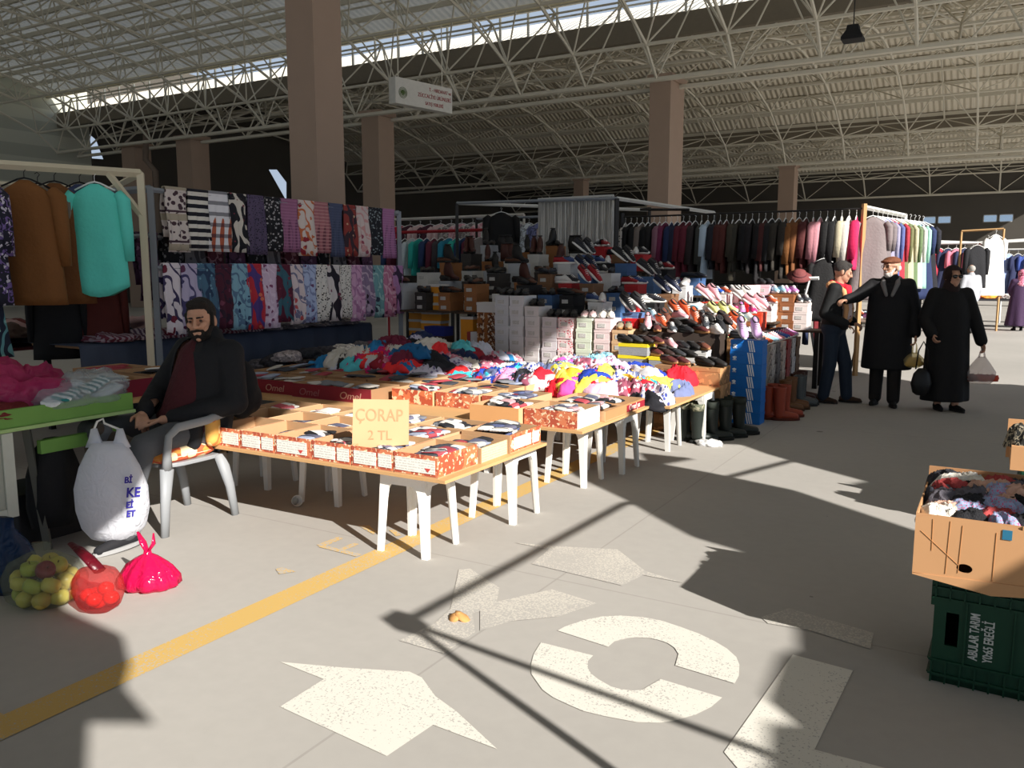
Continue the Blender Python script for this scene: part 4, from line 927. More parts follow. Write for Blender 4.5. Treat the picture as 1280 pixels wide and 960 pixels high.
bag_mesh([(0.0, .06, .05), (.03, .10, .08), (.09, .125, .10), (.15, .12, .09), (.19, .09, .07), (.20, .05, .04)], fold=.05, k=7, seed=4).build('bag_body', film((232, 90, 90), .30, .1), o, True)
m = M(); m.tube([(.02, 0, .19), (-.06, .02, .23), (-.13, .03, .265), (-.2, .05, .28)], [.03, .03, .024, .014], 10, flat=.5); m.build('bag_neck', film((110, 16, 34), .95, .3), o, True)
for i, (x, y, z) in enumerate(((0, 0, .04), (.05, .03, .06), (-.05, .02, .06), (.03, -.04, .07), (-.03, -.03, .075), (0, .04, .09))):
    m = M(); m.ell((0, 0, 0), (.036, .036, .031)); q = m.build('tomato', mat((206, 44, 24), rough=.3), None, True); q.location = V(o.location) + V((x, y, z)); tag(q, 'red tomato inside the translucent red bag, %s from the bottom' % ORD[i], 'tomato', 'tomatoes in the red bag')
o = thing('apple_bag', 'clear plastic bag full of apples on the floor at left', 'bag', tuple(G(58, 752)) , .4)
bag_mesh([(0.0, .12, .10), (.04, .185, .15), (.12, .20, .16), (.19, .165, .125), (.235, .08, .06), (.26, .03, .03), (.29, .05, .02)], fold=.05, k=8, seed=6).build('bag_film', film((214, 220, 206), .12, .08), o, True)
ap = M(); ap.lathe([(.004, -.026), (.02, -.032), (.039, -.020), (.044, .004), (.037, .026), (.018, .031), (.004, .024)], n=18); apm = ap.mesh('apple', True, [WHITEP])
st = M(); st.tube([(0, 0, .022), (.003, 0, .04)], .002, 5); stm = st.mesh('apple_stem', True, [mat((70, 50, 34))])
AC = [((206, 194, 92), 'yellow green'), ((196, 176, 84), 'golden'), ((128, 40, 52), 'dark red'), ((170, 178, 70), 'green')]
i = 0
for lay, (z, rr, n) in enumerate(((.045, .115, 8), (.115, .125, 9), (.175, .07, 5))):
    for j in range(n):
        a = 2 * PI * j / n + lay; c, nm = AC[(i * 7 + lay) % 4 if i % 3 else 0]; i += 1
        q = put('apple', apm, None, tuple(V(o.location) + V((math.cos(a) * rr, math.sin(a) * rr * .8, z))), (R.uniform(-1, 1), R.uniform(-1, 1), a), [mat(c, sc=30, var=.15, rough=.35)])
        tag(q, '%s apple in the clear bag, %s in the %s layer' % (nm, ORD[j], ('bottom', 'middle', 'top')[lay]), 'apple', 'apples in the clear bag'); put('apple_stem', stm, q)
o = thing('blue_bag', 'dark blue plastic bag slumped on the floor at the far left', 'bag', tuple(G(12, 735)), .2)
bag_mesh([(0.0, .11, .10), (.03, .15, .12), (.12, .15, .12), (.22, .11, .09), (.30, .05, .04), (.36, .06, .02)], fold=.10, k=9, seed=8).build('bag_body', film((22, 52, 92), .9, .25), o, True)
# ================================================================= CLOTHES: garments, scarves, heaps
FR = mat((206, 196, 172), sc=4, var=.06, rough=.55); GAL = mat((134, 140, 148), sc=4, var=.08, rough=.5); DKF = mat((34, 32, 32), rough=.5)
def garment_meshes(W, L, T, flare=1.05, sleeve=.5, seed=0, hemcurve=0.0):
    n = 28; m = M(); rings = []
    for i in range(15):
        t = i / 14; z = -.02 - t * L
        w = [(.0, .16), (.05, .42), (.10, .90), (.16, .98), (.35, .92), (1.0, flare)]
        for k in range(len(w) - 1):
            if w[k][0] <= t <= w[k + 1][0]: ww = lerp(w[k][1], w[k + 1][1], (t - w[k][0]) / (w[k + 1][0] - w[k][0])); break
        ring = []
        for a in [2 * PI * j / n for j in range(n)]:
            x = math.copysign(abs(math.cos(a)) ** .8, math.cos(a)) * W / 2 * ww; y = math.copysign(abs(math.sin(a)) ** .9, math.sin(a)) * T / 2 * (min(1, .35 + t * 1.5))
            f = math.sin(x * 26 + seed + 2 * math.sin(t * 3 + seed)) * .022 * t * (T / .14)
            ring.append(V((x, y + f * (1 if y > 0 else .6), z - hemcurve * t * t * math.cos(x / W * 3))))
        rings.append(ring)
    m.loft(rings); body = m.mesh('garment', True, [WHITEP]); sl = []
    if sleeve:
        for q in (-1, 1):
            m = M(); S = sleeve
            m.tube([(q * W * .40, 0, -.10), (q * W * .50, .0, -.16), (q * W * .525, .01, -.16 - S * .5), (q * W * .53, .03, -.16 - S)], [.05, .07, .064, .052], 12, flat=min(1, T * 6.5)); sl.append(m.mesh('sleeve', True, [WHITEP]))
    m = M(); m.tube([(-W * .36, 0, -.075), (-W * .1, 0, -.012), (0, 0, 0), (W * .1, 0, -.012), (W * .36, 0, -.075)], .008, 6); hb = m
    hb.tube([(0, 0, 0), (0, 0, .05), (.018, 0, .075), (.0, 0, .095), (-.02, 0, .08)], .0035, 5); hanger = hb.mesh('hanger', True, [WHITEP])
    return body, sl, hanger
GM = {'shirt': garment_meshes(.48, .92, .13, 1.05, .55, 0, .10), 'coat': garment_meshes(.52, 1.08, .16, 1.08, .6, 2), 'short': garment_meshes(.46, .72, .11, 1.0, .5, 1),
      'dress': garment_meshes(.46, 1.22, .13, 1.35, .35, 4), 'slim': garment_meshes(.44, .86, .085, 1.02, .55, 3), 'trouser': garment_meshes(.30, .90, .08, 1.0, 0, 5), 'long': garment_meshes(.44, 1.05, .10, 1.1, .5, 6)}
HW = mat((230, 230, 228)); HB = mat((28, 28, 30))
def garment(kind, loc, rz, m_, label, cat, group=None, name='garment', hm=HW, sc=(1, 1, 1), sm=None):
    g = GM[kind]; o = put(name, g[0], None, loc, (0, 0, rz), [m_], sc); tag(o, label, cat, group)
    for s in g[1]: put('sleeve', s, o, mats=[sm or m_])
    put('hanger', g[2], o, mats=[hm]); return o
def pipe(o, nm, a, b_, w, mm, sq=True):
    m = M(); (m.bar if sq else lambda p, q, r: m.tube([p, q], r / 2, 8))(V(a) - V(o.location), V(b_) - V(o.location), w); return m.build(nm, mm, o)
# ---- left clothes rack (cream frame)
rk = thing('clothes_rack', 'cream painted metal clothes rack frame at left edge', 'rack', (-6.98, 5.08, 0))
A_, B_ = V((-6.98, 5.08, 2.46)), V((-7.66, 3.55, 2.46)); C_ = V((-8.3, 5.65, 2.42))
pipe(rk, 'post', (A_.x, A_.y, 0), A_, .06, FR); pipe(rk, 'top_rail', A_, B_, .055, FR); pipe(rk, 'side_rail', A_, C_, .05, FR); pipe(rk, 'brace', (A_.x, A_.y, 2.06), A_.lerp(B_, .17), .045, FR)
pipe(rk, 'back_rail', C_, C_ + (B_ - A_), .045, FR); pipe(rk, 'post', (C_.x, C_.y, 0), C_, .05, FR); pipe(rk, 'post', (B_.x, B_.y, 0), B_, .05, FR)
q = C_ + (B_ - A_); pipe(rk, 'post', (q.x, q.y, 0), q, .05, FR)
FAC = math.radians(38)
GR = 'clothes hanging on the cream rack'
def onrail(t, dz=0): p = A_.lerp(B_, t); return (p.x, p.y, p.z - .10 + dz)
garment('shirt', onrail(.235), FAC, mat((96, 216, 202), bump=.25, sc=5), 'turquoise long sleeved shirt facing out on the cream rack', 'shirt', GR, 'shirt', HW)
garment('slim', tuple(V(onrail(.30)) + V((-.10, .05, 0))), FAC + .5, mat((58, 66, 98), bump=.3), 'navy garment half hidden behind the turquoise shirt', 'shirt', GR, 'shirt', HB)
garment('coat', tuple(V(onrail(.42)) + V((-.12, .06, 0))), FAC + .3, mat((112, 70, 34), bump=.3), 'second brown coat with buttoned cuff behind the front brown coat', 'coat', GR, 'coat', HB)
garment('slim', tuple(V(onrail(.50)) + V((-.10, .05, -.03))), FAC + .5, mat((124, 116, 104), bump=.3), 'grey beige garment between the two brown coats', 'shirt', GR, 'shirt', HB)
garment('coat', onrail(.565), FAC + .05, mat((122, 78, 38), bump=.3, sc=5), 'front brown hooded coat facing out on the cream rack', 'coat', GR, 'coat', HB)
garment('long', tuple(V(onrail(.80)) + V((.14, -.06, -.02))), FAC + .1, mat((34, 34, 50), 'floral', (196, 190, 206), (112, 90, 150), sc=20), 'dark floral blouse at the left edge of the photo', 'blouse', GR, 'blouse', HB)
garment('dress', tuple(V(onrail(.86)) + V((.02, 0, -.30))), FAC + .2, mat((28, 36, 56), 'swirl', (96, 150, 156), (150, 196, 190), sc=12), 'teal patterned dress under the dark floral blouse', 'dress', GR, 'dress', HB)
# second layer below: lower rail with dark garments
garment('slim', (-7.55, 4.95, 1.62), FAC + .2, mat((86, 34, 28), bump=.3), 'dark rust garment hanging low behind the brown coat', 'garment', GR, 'garment', HB)
garment('slim', (-7.75, 4.65, 1.60), FAC + .3, mat((26, 26, 28), bump=.3), 'black garment hanging low behind the brown coat', 'garment', GR, 'garment', HB)
pipe(rk, 'low_rail', (-7.45, 5.2, 1.72), (-7.95, 4.1, 1.72), .03, DKF)
# ---- scarf rack
SX = -7.08
sr = thing('scarf_rack', 'grey metal scarf rack with two long rails beside the cream rack', 'rack', (SX, 5.25, 0))
for y in (5.25, 9.08): pipe(sr, 'post', (SX, y, 0), (SX, y, 2.36), .055, GAL)
for y in (5.25, 9.08): pipe(sr, 'side_rail', (SX, y, 2.34), (SX - .75, y, 2.34), .05, GAL); pipe(sr, 'post', (SX - .75, y, 0), (SX - .75, y, 2.36), .05, GAL)
pipe(sr, 'upper_rail', (SX, 5.25, 2.33), (SX, 9.08, 2.33), .035, GAL); pipe(sr, 'lower_rail', (SX + .03, 5.25, 1.585), (SX + .03, 9.08, 1.585), .035, GAL)
pipe(sr, 'rear_rail', (SX - .45, 5.25, 1.90), (SX - .45, 9.08, 1.90), .035, GAL); pipe(sr, 'rear_side_rail', (SX - .75, 5.25, 1.9), (SX - .75, 9.08, 1.9), .03, GAL)
for y in (5.25, 9.08): pipe(sr, 'cross_rail', (SX - .75, y, 1.9), (SX, y, 1.9), .03, GAL)
def scarf_mesh(w, front, back, seed):
    m = M(); n = 13; r0 = .024; path = []
    for i in range(9): path.append((r0 + .02 * (1 - i / 8) * 0 + .012 * math.sin(i * .7), -front * (1 - i / 8)))
    for i in range(1, 6): a = PI * i / 6; path.append((r0 * math.cos(a), r0 * math.sin(a) + .0))
    for i in range(7): path.append((-r0 - .015 * math.sin(i * .8), -back * i / 6))
    rings = []
    for th in (0.0, .014):
        pass
    for k in range(n):
        y = (k / (n - 1) - .5)
        out = []; inn = []
        for (x, z) in path:
            d = abs(z) / max(front, .01); off = .016 * math.sin(k * 1.35 + seed + d * 1.5) * min(1, d * 2)
            yy = y * w * (1 + .14 * d) + .01 * math.sin(z * 9 + seed)
            s_ = 1 if x > 0 else -1
            out.append(V((x + off * s_ + .010 * s_, yy, z + (.010 if z >= 0 else 0)))); inn.append(V((x + off * s_, yy, z)))
        rings.append(out + inn[::-1])
    m.loft(rings); return m.mesh('scarf', True, [WHITEP])
SM = [scarf_mesh(.235, .66, .5, i * 1.7) for i in range(3)] + [scarf_mesh(.215, .66, .5, i * 2.1 + 1) for i in range(3)]
SP = {}
U = [('white scarf with grey flowers and beige border', mat((206, 196, 192), 'bands', (168, 158, 140), (70, 50, 60), sc=9)), ('black and white striped scarf with beige end', mat((218, 214, 206), 'stripesz', (26, 26, 38), sc=11)),
     ('orange scarf with white and navy cross stripes', mat((176, 92, 66), 'check', (226, 226, 232), (32, 34, 56), sc=8)), ('black scarf with white scroll pattern', mat((26, 26, 34), 'swirl', (206, 200, 190), (120, 50, 66), sc=11)),
     ('plum scarf with fine white dots', mat((88, 76, 104), 'dots', (36, 34, 52), sc=45)), ('black scarf with small white sprigs', mat((24, 24, 30), 'dots', (168, 166, 170), sc=26)),
     ('mauve scarf with fine checks', mat((150, 96, 132), 'check', (112, 66, 98), (170, 120, 150), sc=26)), ('white scarf with red roses and orange end', mat((214, 202, 196), 'floral', (150, 40, 54), (196, 110, 70), sc=9)),
     ('pink checked scarf with dark edge', mat((164, 104, 112), 'check', (110, 62, 74), (200, 150, 150), sc=22)), ('slate blue plain scarf', mat((72, 80, 108), 'check', (62, 70, 96), (80, 88, 116), sc=30)),
     ('brick red scarf with paisley medallion', mat((140, 56, 52), 'swirl', (56, 40, 50), (196, 160, 130), sc=10)), ('cream scarf with pink blossoms', mat((206, 190, 188), 'floral', (150, 70, 90), (200, 150, 150), sc=11)),
     ('black scarf with grey sprigs and teal band', mat((28, 30, 38), 'dots', (130, 140, 146), sc=24)), ('lilac scarf with woven texture', mat((160, 106, 150), 'check', (130, 84, 124), (176, 126, 166), sc=30))]
n = 16
for i in range(n):
    d, mm = U[i] if i < 14 else U[(4, 7)[i - 14]]
    order = [0, 1, 2, 3, 4, 5, 6, 7, 8, 9, 10, 11, 12, 13][i] if i < 14 else None
for i, k in enumerate([0, 1, 2, 3, 4, 5, 6, 7, 8, 9, 10, 11, 12, 13]):
    y = 5.52 + i * (3.30 / 13)
    o = put('scarf', SM[i % 6], None, (SX, y, 2.35), (0, 0, R.uniform(-.05, .05)), [U[k][1]], (1, 1.06, R.uniform(.84, .95)))
    tag(o, '%s on upper rail, %s from the left' % (U[k][0], ORD[i]), 'scarf', 'scarves on the upper rail')
LWR = [('white scarf with dark red curling vines', mat((222, 214, 222), 'floral', (110, 34, 56), (60, 52, 90), sc=8)), ('pale lilac scarf with plum roses', mat((184, 176, 206), 'floral', (96, 50, 84), (70, 66, 110), sc=8)),
       ('teal blue striped scarf', mat((74, 110, 136), 'swirl', (44, 66, 96), (120, 160, 180), sc=14)), ('dark wine scarf with faint flowers', mat((78, 30, 50), 'floral', (120, 60, 84), (50, 30, 50), sc=11)),
       ('aqua scarf with dark blue flowers', mat((134, 178, 198), 'floral', (46, 64, 100), (90, 120, 150), sc=11)), ('red and violet paisley scarf', mat((188, 48, 62), 'swirl', (80, 60, 130), (220, 120, 90), sc=9)),
       ('light pink scarf with small plum blossoms', mat((212, 188, 212), 'floral', (130, 66, 106), (226, 206, 226), sc=14)), ('burgundy scarf with teal medallions', mat((92, 32, 54), 'swirl', (56, 100, 116), (130, 50, 70), sc=9)),
       ('white scarf with coral flowers', mat((222, 206, 208), 'floral', (206, 90, 90), (120, 120, 150), sc=11)), ('pale blue scarf with plum sprigs', mat((176, 190, 222), 'floral', (106, 70, 110), (130, 140, 180), sc=13)),
       ('black and white honeycomb scarf with brown band', mat((222, 218, 212), 'dots', (30, 28, 30), sc=34)), ('white scarf with black branches', mat((214, 206, 206), 'swirl', (36, 30, 44), (120, 60, 80), sc=8)),
       ('second honeycomb scarf with broad dark hem', mat((216, 212, 206), 'dots', (32, 28, 28), sc=40)), ('pink scarf with pale flowers', mat((206, 160, 194), 'floral', (226, 200, 220), (170, 120, 160), sc=12)),
       ('grey violet scarf with black flowers', mat((136, 116, 146), 'floral', (40, 34, 48), (190, 170, 190), sc=11)), ('sea green scarf with dark leaves', mat((112, 160, 166), 'floral', (50, 60, 80), (160, 196, 196), sc=10)),
       ('rose scarf with dark edging', mat((190, 120, 150), 'floral', (110, 50, 80), (216, 170, 190), sc=12)), ('orchid scarf with black scrolls', mat((176, 128, 176), 'swirl', (60, 44, 70), (200, 160, 200), sc=9))]
for i, (d, mm) in enumerate(LWR):
    y = 5.40 + i * (3.58 / 17)
    o = put('scarf', SM[3 + i % 3], None, (SX + .03, y, 1.605), (0, 0, R.uniform(-.05, .05)), [mm], (1, 1.0, R.uniform(.93, 1.03)))
    tag(o, '%s on lower rail, %s from the left' % (d, ORD[i]), 'scarf', 'scarves on the lower rail')
for i in range(13):
    y = 5.5 + i * .285; k = (i * 5 + 3) % 14; nm = ['plum', 'black', 'grey', 'wine'][i % 4]
    o = put('scarf', SM[i % 6], None, (SX - .45, y, 1.92), (0, 0, R.uniform(-.05, .05)), [[mat((92, 60, 88), 'floral', (140, 110, 140), (60, 40, 60), sc=12), mat((30, 30, 36), 'dots', (130, 130, 134), sc=20), mat((120, 118, 124), 'swirl', (66, 64, 72), sc=10), mat((84, 36, 52), 'floral', (150, 110, 120), sc=12)][i % 4]])
    tag(o, 'dim %s patterned scarf on rear rail, %s from the left' % (nm, ORD[i]), 'scarf', 'scarves on the rear rail')
# ---- skirted scarf table behind / under the rack
t_ = thing('skirted_table', 'table draped with blue grey cloth under the scarf rack', 'table', (-7.6, 7.0, 0))
m = M(); m.box(-.52, .30, -2.4, 1.65, .84, .865); m.build('tabletop', CARDD, t_)
for x in (-.45, .22):
    for y in (-2.3, 1.55): m = M(); m.box(x - .025, x + .025, y - .025, y + .025, 0, .84); m.build('leg', DKF, t_)
m = M(); rr = []
for k in range(81):
    y = -2.44 + 4.13 * k / 80; f = .012 * math.sin(k * .9) + .008 * math.sin(k * 2.3)
    rr.append([V((-.5, y, .868)), V((.31, y, .875)), V((.325 + f, y, .84)), V((.335 + f * 2, y, .1)), V((.327 + f * 2, y, .1)), V((.315 + f, y, .84)), V((.3, y, .866)), V((-.5, y, .866))])
m.loft(rr); m.build('table_cover', mat((62, 70, 88), bump=.2, sc=3), t_, True)
CRM = [crumple(20 + i, .26, .20, .085, 4, .35) for i in range(8)]
STRP = mat((176, 160, 170), 'stripesy', (84, 60, 84), sc=26)
for i in range(6):
    lump('folded_cloth', CRM[i], (-7.46, 5.0 + i * .32, .885), R.uniform(-.4, .4), STRP if i % 2 else mat((150, 132, 142), 'stripesy', (100, 40, 56), sc=22), 'striped folded cloth on the scarf table, %s from the left' % ORD[i], 'cloth', 'striped folded cloths on the scarf table', (.9, 1, .7))
for i in range(5):
    lump('folded_cloth', CRM[i + 2], (-7.42, 6.95 + i * .32, .885), R.uniform(-.4, .4), mat((96, 92, 98), 'floral', (60, 58, 66), (150, 140, 140), sc=10), 'grey patterned folded cloth on the scarf table, %s from the left' % ORD[i], 'cloth', 'grey folded cloths on the scarf table', (.9, 1, .45))
# left table with dark heaped clothing
t_ = thing('trestle_table', 'dark trestle table with maroon edge heaped with clothes at left', 'table', (-8.9, 5.3, 0))
m = M(); m.box(-.6, .6, -1.8, .9, .78, .81); m.build('tabletop', mat((96, 40, 46)), t_)
for x in (-.5, .5):
    for y in (-1.6, .7):
        m = M(); m.tube([(x, y - .2, 0), (x, y, .5), (x, y + .12, .78)], .02, 6); m.build('leg', DKF, t_)
        m = M(); m.tube([(x, y + .3, 0), (x, y + .1, .5), (x, y - .02, .78)], .02, 6); m.build('leg', DKF, t_)
HC = [((32, 34, 40), 'black'), ((150, 40, 62), 'crimson'), ((40, 48, 66), 'navy'), ((170, 140, 140), 'dusty pink'), ((190, 150, 40), 'yellow'), ((60, 64, 60), 'dark grey'), ((196, 192, 184), 'white'), ((96, 40, 40), 'maroon'), ((30, 30, 34), 'jet black'), ((70, 52, 44), 'brown')]
for i in range(20):
    c, nm = HC[(i * 7) % 10]
    lump('garment', CRM[i % 8], (-8.9 + .42 * math.sin(i * 2.1), 3.75 + i * .12, .84 + .07 * (i % 2)), R.uniform(0, 6), mat(c, bump=.3), '%s crumpled garment on the left trestle table, %s along it' % (nm, ORD[i]), 'garment', 'dark clothes on the left trestle table')
# ---- clothes heaps
def cloth_piece(seed):
    """one thrown-down garment: irregular outline with sleeve lobes, sharp creases, drooping edge"""
    o = V((seed * 5.1, seed * 2.3, seed * 9.7)); n, k = 44, 13; top = []; bot = []
    for i in range(k):
        t = (i + .001) / (k - 1); ra = []; rb = []
        for j in range(n):
            a = 2 * PI * j / n
            R_ = .21 * (1 + .28 * noise.noise(V((math.cos(a) * 1.2, math.sin(a) * 1.2, seed))) + .30 * max(0, math.cos(a * 2 + seed)) ** 3 + .12 * noise.noise(V((math.cos(a) * 4, math.sin(a) * 4, seed + 5))))
            x, y = math.cos(a) * R_ * t, math.sin(a) * R_ * t * .8
            w = V((x * 6.5, y * 6.5, 0)) + o; w += V((noise.noise(w * .9), noise.noise(w * .9 + V((7, 3, 1))), 0)) * 1.1
            rg = (1 - abs(noise.noise(V((w.x * 1.0 + w.y * .4, w.y * 1.5, 3)))) * 2.2) ** 1; r2 = 1 - abs(noise.noise(w * 2.6)) * 2
            z = .045 * (1 - t ** 3) + (.062 * rg + .03 * r2) * (1 - .45 * t ** 4) - .035 * t ** 5
            ra.append(V((x + .02 * noise.noise(w * 2), y + .02 * noise.noise(w * 2 + V((4, 4, 4))), z))); rb.append(V((x * .97, y * .97, min(z - .012, .0 - .03 * t))))
        top.append(ra); bot.append(rb)
    m = M(); m.loft(top + bot[::-1], cap=False); return m.mesh('cloth', True, [WHITEP])
CLM = [cloth_piece(40 + i) for i in range(16)]
def heap(cols, x0, x1, y0, y1, z0, top, n, where, grp, sgn=1):
    cnt = {}
    for i in range(n):
        u, v = R.random(), R.random()
        if i < n * .45: u = (i / (n * .45) + R.uniform(-.02, .02)) % 1; v = R.uniform(0, .25)
        x = lerp(x0, x1, u); y = lerp(y0, y1, v); e = min(u, 1 - u, v * 1.2 + .12, 1.1 - v); z = z0 + top * min(1, e * 2.6) * R.uniform(.75, 1.05)
        c, nm, kd, c2 = cols[(i * 5 + R.randrange(3)) % len(cols)]; cnt[nm] = cnt.get(nm, 0) + 1
        m_ = mat(c, bump=.3, sc=6, bsc=14) if kd is None else mat(c, kd, c2, sc=22, bump=.3, bsc=14)
        g_ = lump('crumpled_garment', CLM[i % 16], (x, y, z), R.uniform(0, 6.28), m_, '%s %s garment in %s' % (ORD[cnt[nm] - 1], nm, where), 'garment', grp, (R.uniform(.75, 1.2), R.uniform(.75, 1.2), R.uniform(.8, 1.3)))
        g_.rotation_euler = (R.uniform(-.28, .28), R.uniform(-.28, .28), g_.rotation_euler[2])
H1 = [((206, 30, 110), 'magenta', None, None), ((206, 200, 216), 'white printed', 'dots', (120, 110, 150)), ((236, 48, 52), 'scarlet', None, None), ((24, 96, 146), 'blue', None, None), ((196, 198, 214), 'pale grey', None, None), ((24, 40, 80), 'navy', None, None),
      ((110, 28, 54), 'burgundy', None, None), ((36, 124, 180), 'sky blue', None, None), ((150, 30, 46), 'dark red', None, None), ((206, 200, 190), 'cream', None, None), ((90, 196, 206), 'aqua', None, None), ((34, 34, 40), 'black', None, None), ((200, 120, 140), 'rose', 'dots', (230, 210, 210))]
H2 = [((60, 190, 208), 'turquoise', None, None), ((238, 150, 190), 'pink', None, None), ((206, 204, 206), 'white', None, None), ((44, 44, 52), 'charcoal', None, None), ((206, 202, 212), 'white dotted', 'dots', (70, 80, 150)), ((226, 32, 50), 'bright red', None, None), ((176, 186, 200), 'ice grey', None, None),
      ((226, 80, 160), 'hot pink', None, None), ((240, 176, 50), 'amber', None, None), ((110, 120, 160), 'slate', None, None), ((208, 202, 192), 'ivory', None, None), ((150, 206, 226), 'light blue', None, None), ((150, 80, 100), 'mauve printed', 'dots', (226, 210, 210)), ((38, 66, 170), 'royal blue', None, None), ((236, 190, 216), 'blush', None, None), ((30, 30, 36), 'black', None, None), ((236, 226, 90), 'yellow', None, None)]
t_ = thing('clothes_table', 'low dark table under the shaded heap of coloured clothes', 'table', (-5.75, 7.35, 0))
m = M(); m.box(-1.15, 1.25, -.95, .95, .45, .48); m.build('tabletop', CARDD, t_)
for x in (-1.0, 1.1):
    for y in (-.8, .8): m = M(); m.box(x - .03, x + .03, y - .03, y + .03, 0, .45); m.build('leg', DKF, t_)
for nm, cx, cy, rx, ry, z, hh in (('shaded', -5.43, 7.3, .68, .72, .482, .17), ('sunlit', -3.37, 7.05, .88, .48, .475, .10)):
    c_ = put('clothes_layer', crumple(80 + int(cx * -10), rx, ry, hh, 5, .12), None, (cx, cy, z), mats=[mat((74, 66, 78), 'floral', (130, 110, 120), (50, 60, 90), sc=6, bump=.4)]); tag(c_, 'packed lower layer of mixed clothes inside the %s clothes heap' % nm, 'clothes', kind='stuff')
heap(H1, -6.2, -4.66, 6.5, 8.1, .48, .26, 84, 'the shaded clothes heap', 'clothes in the shaded heap')
heap(H2, -4.35, -2.39, 6.47, 7.62, .47, .15, 86, 'the sunlit clothes heap', 'clothes in the sunlit heap')
for i in range(24):     # hosiery heap of thin dark pieces between scarf table and cartons
    c, nm = [((84, 80, 84), 'grey'), ((50, 48, 54), 'charcoal'), ((150, 140, 140), 'pale grey'), ((110, 60, 76), 'plum'), ((190, 184, 178), 'cream'), ((38, 38, 44), 'black')][i % 6]
    lump('folded_cloth', CRM[i % 8], (lerp(-6.9, -5.2, (i % 6) / 5) , 6.38 + .0 * i + (i // 6) * .02 - .25 * (i // 6) + .1, .50), R.uniform(0, 6), mat(c, 'floral', tuple(int(x * .7) for x in c), tuple(min(255, int(x * 1.25)) for x in c), sc=14), '%s folded hosiery on the shaded board, %s in the %s row' % (nm, ORD[i % 6], ORD[i // 6]), 'cloth', 'folded hosiery on the shaded board', (.7, .7, .6)) if i >= 24 else None
for j in range(3):
    for i in range(7):
        c, nm = [((84, 80, 84), 'grey'), ((50, 48, 54), 'charcoal'), ((150, 140, 140), 'pale grey'), ((110, 60, 76), 'plum'), ((190, 184, 178), 'cream'), ((38, 38, 44), 'black'), ((128, 100, 110), 'mauve')][(i * 3 + j) % 7]
        lump('folded_cloth', CRM[(i + j) % 8], (-6.95 + j * .16, 6.5 + i * .30, .50 + .05 * j), R.uniform(0, 6), mat(c, 'floral', tuple(int(x * .7) for x in c), tuple(min(255, int(x * 1.25)) for x in c), sc=14), '%s folded hosiery beside the scarf table, %s in %s row' % (nm, ORD[i], ORD[j]), 'cloth', 'folded hosiery by the scarf table', (.7, .7, .8))
# ================================================================= SHOE STALL
def shoe_meshes(kind):
    m = M(); n = 14; rings = []
    P = {'sneaker': [(-.145, .024, .055, 0), (-.135, .034, .085, 0), (-.10, .038, .092, 0), (-.05, .037, .090, 0), (-.01, .036, .088, 0), (.03, .038, .074, 0), (.07, .043, .056, 0), (.105, .043, .044, 0), (.13, .034, .036, 0), (.145, .016, .028, 0)],
         'low': [(-.14, .022, .05, 0), (-.13, .031, .065, 0), (-.09, .034, .062, 0), (-.04, .033, .055, 0), (.01, .035, .062, 0), (.05, .040, .052, 0), (.09, .041, .040, 0), (.125, .032, .032, 0), (.15, .012, .024, 0)],
         'boot': [(-.14, .028, .24, 0), (-.13, .042, .25, 0), (-.09, .046, .25, 0), (-.05, .045, .25, 0), (-.015, .038, .22, 0), (.02, .036, .10, 0), (.06, .042, .066, 0), (.10, .042, .052, 0), (.13, .034, .042, 0), (.148, .016, .03, 0)]}[kind]
    for y, w, h, _ in P:
        ring = []
        for k in range(n):
            a = -PI / 2 + 2 * PI * k / n; sx = math.cos(a); sz = math.sin(a)
            ww = w * (1 if sz < .2 else (1 - .35 * (sz - .2))); ring.append(V((sx * ww, y, h / 2 + sz * h / 2 + .018 - (0.018 if sz < -.5 else 0) * 0)))
        rings.append(ring)
    m.loft(rings); up = m.mesh('shoe', True, [WHITEP])
    s = M(); rr = []
    for z, g in ((0, .96), (.012, 1.05), (.028, 1.0)):
        rr.append([V((math.sin(t) * .043 * g * (1 - .12 * math.cos(t) ** 2 + .10 * math.cos(t)), math.cos(t) * .15 * g, z + .010 * max(0, math.cos(t)) ** 4)) for t in [2 * PI * k / 22 for k in range(22)]])
    s.loft(rr); so = s.mesh('sole', True, [WHITEP])
    c = M(); H = {'sneaker': .1, 'low': .072, 'boot': .262}[kind]
    c.loft([[V((math.sin(t) * w, -.075 + math.cos(t) * l, z)) for t in [2 * PI * k / 16 for k in range(16)]] for w, l, z in ((.033, .06, H - .004), (.034, .062, H + .010), (.026, .05, H + .010), (.022, .045, H - .004))]); co_ = c.mesh('collar', True, [WHITEP])
    l = M()
    if kind == 'sneaker':
        for i in range(4):
            y = .0 + i * .022; z = .106 - i * .012; l.tube([(-.022, y, z - .008), (0, y + .004, z + .004), (.022, y, z - .008)], .0045, 5)
    else:
        y0, z0 = (.02, .076) if kind == 'low' else (.012, .12); l.tube([(-.03, y0, z0 - .02), (0, y0, z0), (.03, y0, z0 - .02)], .006, 5)
    la = l.mesh('laces', True, [WHITEP])
    return up, so, co_, la
SHM = {k: shoe_meshes(k) for k in ('sneaker', 'low', 'boot')}
SOLW = mat((232, 230, 226), rough=.6); SOLB = mat((30, 29, 28), rough=.6); SOLT = mat((176, 130, 84), rough=.7); INN = mat((60, 58, 58))
SCN = {}
